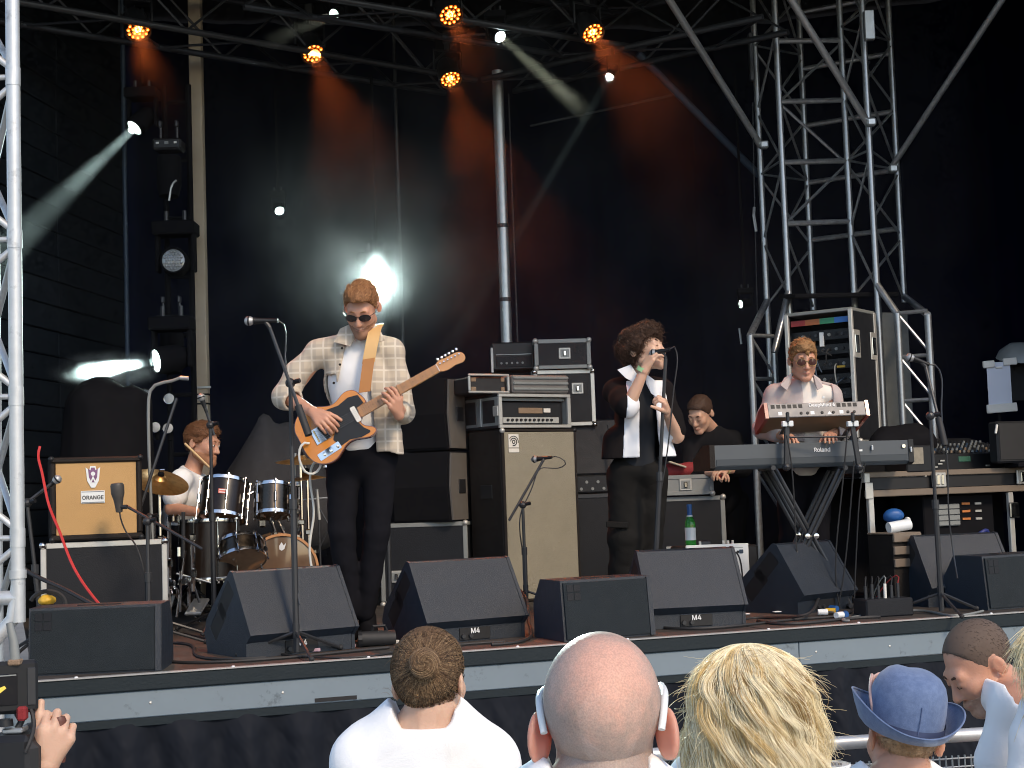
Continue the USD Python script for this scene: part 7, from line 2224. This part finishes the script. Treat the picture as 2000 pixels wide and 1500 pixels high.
ln = [("g.position", "v.vector1"), ("g.position", "n.vector"), ("n.fac", "ns.value1"), ("v.value", "ad.value1"), ("ns.value", "ad.value2"), ("ad.value", "r.fac"), ("g.position", "n2.vector"), ("n2.fac", "rp.fac"), ("r.color", "mm.a"), ("rp.color", "mm.b"), ("mm.result", "p.base_color"), ("n2.fac", "b.height"), ("b.normal", "p.normal")]
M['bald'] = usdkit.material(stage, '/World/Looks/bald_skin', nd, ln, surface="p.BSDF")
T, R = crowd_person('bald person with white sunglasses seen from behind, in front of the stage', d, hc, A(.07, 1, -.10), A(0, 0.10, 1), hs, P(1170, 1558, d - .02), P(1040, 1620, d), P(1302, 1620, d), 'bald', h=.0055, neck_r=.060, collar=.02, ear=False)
for s in (-1, 1):
    L = lambda g: xf(g, R, hc)
    Re = rotm('z', -s * .55) @ rotm('x', .14)
    e = ell(A(s * .0835, .022, -.010) * hs, A(.0075, .0185, .033) * hs, Re)
    e = sub(e, ell(A(s * .092, .000, -.006) * hs, A(.009, .012, .022) * hs, Re), .004)
    e = uni([e, ell(A(s * .0765, .012, -.012) * hs, A(.010, .012, .030) * hs, Re)], .010)
    T.part('ear', L(skin_of(e, .0035)), M['skin_ear'], 'reddish ear', world=True, smooth=True)
    q = T.part('sunglasses' if s > 0 else 'sunglasses', L(tube(spline([(s * .080, -.095, .046), (s * .0815, -.03, .044), (s * .0815, .015, .034), (s * .0785, .040, .014), (s * .075, .050, -.004)], 14), A(*np.linspace(.0062, .0048, 14)), 8)), M['white_panel'], world=True, smooth=50)
T.part('sunglasses', xf(join([box((0, -.108, .006), (.158, .012, .042), .006)]), R, hc), M['white_panel'], world=True)

hv, hf_ = skin_of(moved(cut(off(head_f(hs, ear=False), .0002), lambda p: np.minimum(p[:, 1] + .01, p[:, 2] + .085)), R, hc), .007)
M['stubble_grey'] = mat('stubble_grey', (.16, .13, .115), .7)
T.curves('stubble', strands_on(hv, hf_, 15000, .0042, lambda p, n: np.tile(A(0, 0, -1.), (len(p), 1)), .0004, 91, steps=2, lift=.35), .00042, M['stubble_grey'])
for zc_, w_, rr_ in ((-.092, .062, .0045), (-.112, .066, .005)):
    aa = np.linspace(.25 * PI, .75 * PI, 14)
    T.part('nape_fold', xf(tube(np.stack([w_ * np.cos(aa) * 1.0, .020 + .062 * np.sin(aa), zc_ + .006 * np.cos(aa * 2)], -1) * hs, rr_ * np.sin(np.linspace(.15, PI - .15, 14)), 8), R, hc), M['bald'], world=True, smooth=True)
# ---- woman with the bun
d = 3.1
hc, hs = P(843, 1331, d), .885
T, R = crowd_person('person with brown hair in a bun and a white t-shirt, seen from behind', d, hc, A(.28, .95, -.04), A(-.03, .08, 1), hs, P(832, 1428, d - .01), P(712, 1492, d), P(945, 1500, d + .05), 'skin_pale', h=.006, neck_r=.052, collar=.018, grow=.026, wr=.018)
M['hair_brown'] = hair_mat('hair_brown', (.105, .062, .032), .55)
BUNL = ([-.13, -.085, -.06, -.035, -.012, .008, .035, .06, .12], [.075, .070, .056, .03, -.005, .012, -.045, -.092, -.10])
hm = skin_of(moved(hair_f(hs, .008, .0015, 60, 43, line=BUNL), R, hc), .0045)
q = T.part('hair', hm, M['hair_brown'], world=True, smooth=True)
bun = P(829, 1296, d - .108)
M['brown_dark'] = hair_mat('brown_dark', (.035, .019, .010)); M['brown_light'] = hair_mat('brown_light', (.22, .145, .08))
roots = [x[0] for x in strands_on(*hm, 6500, .01, lambda p, n: p * 0 + 1, .001, 44, steps=2)]
ec, er_ = A(0, .020, .030) * hs, A(.0835, .1065, .0990) * hs
ray = np.random.default_rng(45)
swept = []
tb = ((bun - hc) @ R - ec) / er_; tb /= np.linalg.norm(tb)
for p in roots:
    v0 = ((p - hc) @ R - ec) / er_; l0 = np.linalg.norm(v0); v0 /= l0
    v1 = tb + ray.normal(0, .10, 3); v1 /= np.linalg.norm(v1)
    om = math.acos(np.clip(v0 @ v1, -1, 1))
    if om < .16 or om > 2.6:
        continue
    t = np.linspace(0, min(1, ray.uniform(.5, 1.1)), 12)
    pth = (np.sin((1 - t) * om)[:, None] * v0 + np.sin(t * om)[:, None] * v1) / math.sin(om)
    rad_ = l0 + (1.0 - l0) * np.clip(t * 3, 0, 1) + .012 * np.sin(t * PI) + ray.normal(0, .004)
    swept.append(hc + R @ np.eye(3) @ (0 * ec) + ((pth * rad_[:, None]) * er_ + ec) @ R.T)
toned(T, 'strands', swept, .0012, (M['brown_dark'], M['hair_brown'], M['hair_brown'], M['brown_light']), q)
bq = axes(-(bun - hc - R @ A(0, .03, .03)), (0, 0, 1))
T.part('bun_core', xf(ball((0, .002, 0), A(.0255, .017, .024), 2), bq, bun), M['hair_brown'], world=True, smooth=True, under=q)
r2 = np.random.default_rng(5)
st = []
for k in range(900):
    a0, turns = r2.uniform(0, 2 * PI), r2.uniform(.45, .95)
    t = np.linspace(0, 1, 18)
    rr = .029 * (1 - t) ** .8 * r2.uniform(.85, 1.06) + .0015
    yy = .016 * np.sqrt(np.maximum(0, 1 - (rr / .031) ** 2)) + r2.normal(0, .0008)
    a = a0 - t * turns * 2 * PI + .25 * np.sin(t * r2.uniform(3, 7) + r2.uniform(0, 6))
    st.append(bun + np.stack([rr * np.cos(a), yy + .003, rr * np.sin(a)], -1) @ bq.T)
toned(T, 'bun_strands', st[:800], .0013, (M['hair_brown'], M['hair_brown'], M['hair_brown'], M['brown_light']), q)
fly = [spline([hc + R @ (A(x, y, z) * hs), hc + R @ (A(x * 1.15 + r2.normal(0, .006), y + .01, z + .012 + r2.normal(0, .006)) * hs), hc + R @ (A(x * 1.2 + r2.normal(0, .014), y + .02, z + .02 + r2.normal(0, .014)) * hs)], 6)
       for x, y, z in zip(r2.uniform(-.07, .07, 22), r2.uniform(.0, .11, 22), r2.uniform(-.02, .115, 22))]
T.curves('flyaway_hairs', fly, .0006, M['hair_brown'], under=q)

# blonde woman
d = 2.75
hc, hs = P(1468, 1398, d), 1.0
T, R = crowd_person('person with long wavy blonde hair seen from behind', d, hc, A(.10, 1, -.04), A(0, .05, 1), hs, P(1468, 1492, d), P(1372, 1545, d), P(1562, 1545, d), 'skin_pale', h=.008, wr=.01, shirt='crowd_white')
nd = {"g": ("geometry", {}), "n": ("noise_texture", {"scale": 42.0, "detail": 4.0}), "r": ("rgb_ramp", {"ramp": [(0, (.46, .33, .15)), (.38, (.66, .51, .27)), (.55, (.84, .72, .45)), (1, (.88, .79, .54))]}), "p": ("principled_bsdf", {"roughness": .38, "specular_ior_level": .5})}
M['blonde'] = usdkit.material(stage, '/World/Looks/hair_blonde', nd, [("g.position", "n.vector"), ("n.fac", "r.fac"), ("r.color", "p.base_color")], surface="p.BSDF")
core = uni([ell(hc + R @ A(0, .02, .03), A(.084, .104, .098)), cone(hc + A(-.01, -.02, -.02), hc + A(-.025, -.04, -.26), .078, .070), cone(hc + A(.02, -.02, -.02), hc + A(.035, -.04, -.26), .070, .068)], .04)
core = wrinkle(core, .016, 9, 3, (1.2, 1, .35))
q = T.part('hair', skin_of(core, .009), M['blonde'], world=True, smooth=True)
r2 = np.random.default_rng(21)
crown = hc + R @ A(.002, .030, .131)
st, wd = [], []
for k in range(190):                                   # locks
    az = r2.uniform(-2.5, 2.5)
    t = np.linspace(0, 1, 26)
    ln_ = r2.uniform(.28, .42)
    pol = np.minimum(t * ln_ / .115, 1.75 + .15 * r2.random())
    out = A(math.sin(az), -math.cos(az), 0)
    rad = .095 + .010 * r2.random() + .035 * np.clip(t - .35, 0, 1) * r2.uniform(.0, 1.4) + .010 * r2.random()
    arc = hc + R @ A(0, .018, .030) + (np.sin(np.minimum(pol, PI / 2)) * rad)[:, None] * out * A(.92, 1.05, 1) + A(0, 0, 1) * (np.cos(np.minimum(pol, PI / 2)) * .103)[:, None]
    drop_ = np.maximum(t * ln_ - .115 * PI / 2 * .95, 0)
    arc[:, 2] -= drop_
    ph, fr = r2.uniform(0, 6.28), r2.uniform(9, 15)
    am = .019 * r2.uniform(.4, 1.4) * np.clip(t * 1.6, 0, 1)
    sidev = A(math.cos(az), math.sin(az), 0)
    arc = arc + (am * np.sin(t * fr + ph))[:, None] * sidev + (am * .8 * np.cos(t * fr + ph))[:, None] * out
    nst = 58
    sp = r2.normal(0, 1, (nst, 2)) * .0080
    for a, b in sp:
        k1 = .35 + .9 * t
        f = arc + (a * k1)[:, None] * sidev + (b * k1 * .7)[:, None] * out + (r2.normal(0, .0035) * t ** 2)[:, None] * sidev
        st.append(f)
M['blonde_pale'] = hair_mat('blonde_pale', (.86, .77, .55), .15); M['blonde_gold'] = hair_mat('blonde_gold', (.62, .45, .20), .2); M['blonde_dark'] = hair_mat('blonde_dark', (.34, .22, .09), .25)
lk = np.array([r2.choice(4, p=(.52, .30, .13, .05)) for _ in range(190)]).repeat(58); lk = np.where(r2.random(len(st)) < .3, r2.integers(0, 4, len(st)), lk)
for i, m in enumerate(('blonde_pale', 'blonde', 'blonde_gold', 'blonde_dark')):
    T.curves('locks', [s for s, j in zip(st, lk) if j == i], .00095, M[m], under=q)
fly = []
for k in range(240):
    p = st[r2.integers(len(st))]
    i = r2.integers(6, 20)
    o = (p[i] - hc) * A(1, 1, 0); o /= np.linalg.norm(o)
    L = r2.uniform(.02, .07)
    dn = A(0, 0, -1) * r2.uniform(.2, 1)
    fly.append(spline([p[i], p[i] + o * L * .5 + dn * L * .2, p[i] + o * L + dn * L * .7 + r2.normal(0, .008, 3)], 7))
T.curves('flyaway_hairs', fly, .0007, M['blonde'], under=q)

# man with the blue hat
d = 3.4
hc, hs = P(1762, 1440, d + .03), 1.0
T, R = crowd_person('person wearing a blue hat, seen from behind beside the barrier', d, hc, A(-.10, .97, -.15), A(.12, .1, 1), hs, P(1752, 1528, d), P(1650, 1580, d), P(1862, 1580, d), 'skin_red', shirt='crowd_white', h=.007)
hm = skin_of(cut(moved(hair_f(hs, .004, .003, 60, 53), R, hc), lambda p: (hc[2] + .012) - p[:, 2]), .006)
M['hair_fair'] = hair_mat('hair_fair', (.34, .215, .12))
q = T.part('hair', hm, M['hair_fair'], world=True, smooth=True)
T.curves('strands', strands_on(*hm, 1500, .02, lambda p, n: np.tile(A(0, 0, -1.), (len(p), 1)), .0011, 54, lift=.1), .0012, M['hair_fair'], under=q)
hx = A(.20, -.18, 1); hx /= np.linalg.norm(hx)
ho = P(1763, 1424, d)
HT = Thing('hat', 'blue felt hat with turned-up brim on the head beside the barrier', 'hat', ho)
Rh = look(hx, A(0, -1, 0)); Rh = np.stack([np.cross(A(0, 1, 0) - hx * hx[1], hx), A(0, 1, 0) - hx * hx[1], hx], 1); Rh /= np.linalg.norm(Rh, axis=0)
nd = {"g": ("geometry", {}), "n": ("noise_texture", {"scale": 48.0, "detail": 7.0, "roughness": .75}), "r": ("rgb_ramp", {"ramp": [(0, (.05, .08, .165)), (.42, (.075, .118, .23)), (.6, (.105, .155, .28)), (1, (.17, .235, .37))]}),
      "n2": ("noise_texture", {"scale": 600.0}), "b": ("bump", {"strength": .25, "distance": .003}), "p": ("principled_bsdf", {"roughness": .9, "sheen_weight": .2})}
M['felt'] = usdkit.material(stage, '/World/Looks/blue_felt', nd, [("g.position", "n.vector"), ("n.fac", "r.fac"), ("r.color", "p.base_color"), ("g.position", "n2.vector"), ("n2.fac", "b.height"), ("b.normal", "p.normal")], surface="p.BSDF")
na, nr_ = 72, 26
a = np.linspace(0, 2 * PI, na, endpoint=False)
prof = [(.128, .0), (.127, -.003), (.118, -.003), (.104, -.003), (.093, .0), (.090, .006), (.089, .02), (.0885, .05), (.085, .078), (.077, .097), (.064, .110), (.049, .117), (.034, .1205), (.017, .1225), (.0005, .123)]
Vh = []
for r, z in prof:
    X, Y = r * np.cos(a) * .90, r * np.sin(a) * 1.04
    Z = np.full(na, z)
    if r > .0905:
        u = (r - .0905) / .038
        Z = Z + u ** 1.5 * (.036 * np.abs(np.cos(a)) ** 2.2 + .024)          # sides turned up
    if z > .06:
        w = (z - .06) / .061
        Z = Z - .007 * w ** 2 * np.exp(-(X / .024) ** 2) * np.clip(.5 + Y / .10, .25, 1.2)   # crease along the top
        pin = np.exp(-((Y - .055) / .035) ** 2)
        X = X * (1 - .16 * w * pin)
        Z = Z + .0 * w
    Vh.append(np.stack([X, Y, Z], -1))
Vh = np.concatenate(Vh) * A(1.09, 1.10, 1.18)
n = len(prof)
i, j = np.meshgrid(np.arange(n - 1), np.arange(na), indexing='ij')
p0, p1 = (i * na + j).ravel(), (i * na + (j + 1) % na).ravel()
Fh = np.concatenate([np.stack([p0, p1, p1 + na], 1), np.stack([p0, p1 + na, p0 + na], 1)])
HT.part('felt', xf((Vh, Fh), Rh, ho), M['felt'], world=True, smooth=True)
hb = [(.0915 * .90 * math.cos(x) * 1.115, .0915 * 1.04 * math.sin(x) * 1.125) for x in a]
band = (np.array([(x, y, .004) for x, y in hb] + [(x * .985, y * .985, .030) for x, y in hb]), np.concatenate([np.stack([np.arange(na), (np.arange(na) + 1) % na, (np.arange(na) + 1) % na + na], 1), np.stack([np.arange(na), (np.arange(na) + 1) % na + na, np.arange(na) + na], 1)]))
rimv = xf((Vh[:na], None), Rh, ho)[0]
HT.part('brim_stitch', tube(np.concatenate([rimv, rimv[:2]]), .0022, 5, False), M['felt'], world=True, smooth=50)
HT.part('hat_band', xf(band, Rh, ho), mat('band_navy', (.035, .05, .11), .7), world=True, smooth=True)
HT.part('seam', xf(tube([(.005, -.1065, .02), (.006, -.1045, .05), (.005, -.100, .085)], .0012, 5), Rh, ho), mat('band_blue', (.06, .09, .18), .7), world=True)
GS = Thing('sunglasses', 'pale pink sunglasses pushed up on the left side of the blue hat', 'sunglasses', ho + Rh @ A(-.09, .05, .06))
gf = mat('pink_frame', (.55, .36, .31), .4)
GS.part('temple_arm', tube(spline([P(1708, 1400, d - .03), P(1702, 1370, d - .02), P(1700, 1340, d + .02), P(1703, 1318, d + .07)], 12), A(*np.linspace(.0045, .004, 12)), 8), gf, world=True, smooth=50)
a2 = np.linspace(0, 2 * PI, 20, endpoint=False)
rc = P(1722, 1334, d + .085); rx, rz = RGT * .026, UPV * .023
rim = rc + np.cos(a2)[:, None] * rx + np.sin(a2)[:, None] * rz + (np.cos(a2) * .01)[:, None] * FWD
GS.part('rim', tube(np.concatenate([rim, rim[:2]]), .004, 6, False), gf, world=True, smooth=50)
GS.part('lens', (np.concatenate([rim, [rc]]), np.stack([np.arange(20), (np.arange(20) + 1) % 20, np.full(20, 20)], 1)), M['brown_glass'], world=True)
rim2 = rim + RGT * .064 - UPV * .04
GS.part('rim', tube(np.concatenate([rim2, rim2[:2]]), .004, 6, False), gf, world=True, smooth=50)
GS.part('bridge', tube([rim[0], rim2[10]], .0035, 6), gf, world=True)

# man bending over the barrier
d = 4.15
hc, hs = P(1910, 1300, d), .99
fw = RGT * -.80 - UPV * .56 - FWD * .22
upv = RGT * -.60 + UPV * .80
neck = P(1962, 1345, d + .02)
T, R = crowd_person('person in a white shirt bending forward over the barrier at the right', d, hc, fw, upv, hs, neck, P(1988, 1375, d - .17), P(1992, 1365, d + .17), 'skin_red', h=.0055, arms=True, side=P(2120, 1560, d + .05), collar=-.005, grow=.018, jaw=1.08, sleeve=.60)
face_parts(T, R, hc, hs, 'hair_dark', closed=True)
RECED = ([-.13, -.07, -.055, -.035, -.012, .005, .035, .06, .12], [.112, .108, .080, .045, .0, .0, -.012, -.055, -.065])
hm = skin_of(moved(hair_f(hs, .0012, .0008, 70, 63, line=RECED, top=-.012, front=-.012), R, hc), .0048)
M['hair_short'] = mat('hair_short', (.085, .058, .043), .8, var=.15, scale=60)
q = T.part('hair', hm, M['hair_short'], world=True, smooth=True)
M['hair_stub'] = hair_mat('hair_stub', (.030, .020, .014), .4)
T.curves('strands', strands_on(*hm, 9000, .009, lambda p, n: np.tile(R @ A(0, .3, -.6), (len(p), 1)), .0009, 64, steps=3, lift=.6), .0009, M['hair_stub'], under=q)
bf = moved(cut(off(head_f(hs, 0, 1.08), .0016), lambda p: np.minimum(-.052 * hs - p[:, 2], .030 * hs - p[:, 1])), R, hc)
T.part('beard', skin_of(wrinkle(bf, .0008, 150, 2), .0055), mat('stubble', (.36, .215, .15), .7, var=.35, scale=120), world=True, smooth=True)
c3 = [P(1946, 1350, d - .09), P(1930, 1368, d - .10), P(1930, 1390, d - .12), P(1948, 1378, d - .13), P(1962, 1356, d - .12)]
T.part('collar', hull(np.array(c3 + [c + A(.0, .02, 0) for c in c3])), M['crowd_white'], world=True)

# fair-haired person at the right edge
d = 3.7
hc = P(2068, 1300, d)
T, R = crowd_person('person with fair hair cut off by the right edge', d, hc, A(-.2, 1, 0), A(0, 0, 1), 1.0, P(2068, 1392, d), P(2025, 1450, d), P(2150, 1450, d), 'skin_pale', h=.01)
cf = uni([ell(hc + A(0, 0, .03), A(.088, .10, .10)), cone(hc + A(0, -.02, 0), hc + A(0, -.03, -.12), .088, .085)], .03)
hm = skin_of(wrinkle(cf, .01, 14, 6, (1, 1, .4)), .009)
q = T.part('hair', hm, M['blonde'], world=True, smooth=True)
T.curves('strands', strands_on(*hm, 2200, .09, lambda p, n: np.tile(A(0, 0, -1.), (len(p), 1)), .001, 71, steps=7, wave=.006, lift=.18), .0013, M['blonde'], under=q)

# plastic cup
cq = P(1620, 1500, 2.72)
CP = Thing('plastic_cup', 'clear plastic cup beside the blonde hair', 'cup', cq - A(0, 0, .08))
plast = usdkit.material(stage, '/World/Looks/clear_plastic', {"t": ("transparent_bsdf", {"color": (.92, .93, .95)}), "g": ("principled_bsdf", {"base_color": (.75, .76, .78), "roughness": .12}), "f": ("fresnel", {"IOR": 1.5}), "a": ("math", {"math_type": "multiply_add", "value2": 1.0, "value3": .14}), "m": ("mix_closure", {})},
                        [("f.fac", "a.value1"), ("a.value", "m.fac"), ("t.BSDF", "m.closure1"), ("g.BSDF", "m.closure2")], surface="m.closure")
CP.part('wall', lathe([(.029, 0), (.037, .105), (.0385, .107), (.039, .104)], (0, 0, -.02), n=28), plast, smooth=40)
CP.part('rim', lathe([(.037, .104), (.0395, .106), (.037, .108)], (0, 0, -.02), n=28), M['white_panel'], smooth=40)
CP.part('drink', lathe([(0, .0), (.030, .002), (.034, .07), (0, .072)], (0, 0, -.02), n=24), mat('drink', (.30, .25, .22), .2))

# photographer's arm and camera at the bottom left
d = 3.6
T = Thing('person', 'person reaching into the picture at the bottom left with a hand on a camera handle', 'person', A(*P(-420, 1500, d)[:2], 0))
wr = P(92, 1492, d)
el_ = P(-110, 1530, d + .05); sh_ = P(-260, 1440, d + .1); neck = P(-390, 1400, d + .08)
sh2 = P(-520, 1450, d + .1); hip = P(-390, 1820, d + .1)
hnd = hand_f(wr, UPV * 1.0 + RGT * .30 + FWD * .1, FWD * 1.0 + RGT * -.35, RGT * -1.0 + UPV * .15, (.95, 1.1, .6), 1.12, .03, (.30, .25, .12))
tor, _ = torso_f(neck, sh2, sh_, hip, .95)
hcp = neck + A(0, .02, .17)
bd_ = merged([skin_of(uni([off(tor, -.01), limb([sh_, el_, wr], [.052, .046, .031]), cone(neck, hcp, .055, .055)], .02), .012), skin_of(hnd, .0042), skin_of(moved(head_f(1.0), axes(A(.2, 1, 0)), hcp), .009)])
T.part('body', bd_, M['skin_pale'], world=True, smooth=True)
ot, _ = torso_f(neck, sh2, sh_, hip, 1.02, .015, 1.08)
T.part('shirt', skin_of(cut(uni([ot, limb([sh_, sh_ * .5 + el_ * .5], [.064, .07])], .03), lambda p: neck[2] + .01 - p[:, 2]), .018), M['matt'], world=True, smooth=True)
T.part('hair', skin_of(moved(hair_f(1.0, .01, .006, 40, 3), axes(A(.2, 1, 0)), hcp), .01), M['hair_dark'], world=True, smooth=True)
lower_body(T, hip, d)
cb = P(30, 1472, d)
CM = Thing('video_camera', 'black video camera with a top monitor and brown handle at the bottom left', 'camera', cb, 0)
CM.part('body', box(cb, (.11, .12, .10), .014), M['black'], world=True)
CM.part('grip', box(cb + A(.048, -.02, -.01), (.045, .08, .09), .016), M['rubber'], world=True)
CM.part('lens', cyl(cb + A(-.02, .05, 0), cb + A(-.02, .19, .01), .038, n=20), M['black'], world=True, smooth=40)
CM.part('handle', xf(lathe([(0, .05), (.012, .05), (.017, .04), (.017, -.03), (.012, -.06)], (0, 0, 0), (0, 0, 1), 16), None, P(117, 1440, d + .02)), mat('handle_brown', (.10, .032, .02), .5), world=True, smooth=40)
CM.part('handle_arm', tube([P(117, 1470, d + .04), P(80, 1500, d + .05), cb + A(.03, .03, -.03)], .010, 8), M['stand'], world=True)
CM.part('top_rod', cyl(P(-10, 1392, d), P(50, 1390, d), .005, n=8), M['stand'], world=True)
CM.part('rod_clamp', box(P(44, 1393, d - .01), (.022, .03, .034), .005), M['tape_red'] if 'tape_red' in M else M['red_cloth'], world=True)
CM.part('hot_shoe', box(P(30, 1425, d), (.05, .05, .012), .003), M['steel'], world=True)
CM.part('mount_arm', tube([P(33, 1425, d), P(42, 1408, d), P(34, 1392, d)], .009, 8), M['stand'], world=True)
CM.part('dial', lathe([(0, .016), (.018, .016), (.020, 0)], P(10, 1418, d - .02), (0, 0, 1), 18), M['black'], world=True, smooth=40)
CM.part('cable', tube(spline([P(60, 1385, d), P(66, 1420, d - .02), P(58, 1450, d - .05), P(50, 1470, d - .06)], 14), .005, 6), M['rubber'], world=True)
mc = P(20, 1342, d)
Rm = rotm('z', .38)
mn = CM.part('monitor', box(mc, (.128, .03, .125), .008, Rm), M['black'], world=True)
CM.part('screen', box(mc + Rm @ A(-.022, -.017, -.004), (.075, .003, .075), .001, Rm), mat('screen_dark', (.006, .006, .008), .15), world=True, under=mn)
CM.part('screen_picture', xf(prism(A((-.030, -.036), (-.012, -.034), (-.004, -.008), (.012, .004), (.008, .010), (-.008, .004), (-.010, .030), (-.020, .034), (-.026, .010)), -.0015, 0, 1), Rm, mc + Rm @ A(-.022, -.0185, -.004)), glow('screen_yellow', (.9, .65, .12), .7), world=True, under=mn)
CM.part('screen_line', box(mc + Rm @ A(-.022, -.0192, .030), (.07, .001, .003), 0, Rm), M['case_grey'], world=True, under=mn)
CM.part('side_buttons', box(mc + Rm @ A(.048, -.0165, .0), (.020, .004, .09), .002, Rm), M['stand'], world=True, under=mn)
CM.part('monitor_shoe', box(P(30, 1293, d), (.03, .03, .014), .003), M['tan_amp'], world=True)
CM.part('antenna', tube([P(30, 1290, d), P(26, 1250, d), P(18, 1216, d)], A(.0125, .011, .008), 10), M['case_grey'], world=True, smooth=40)
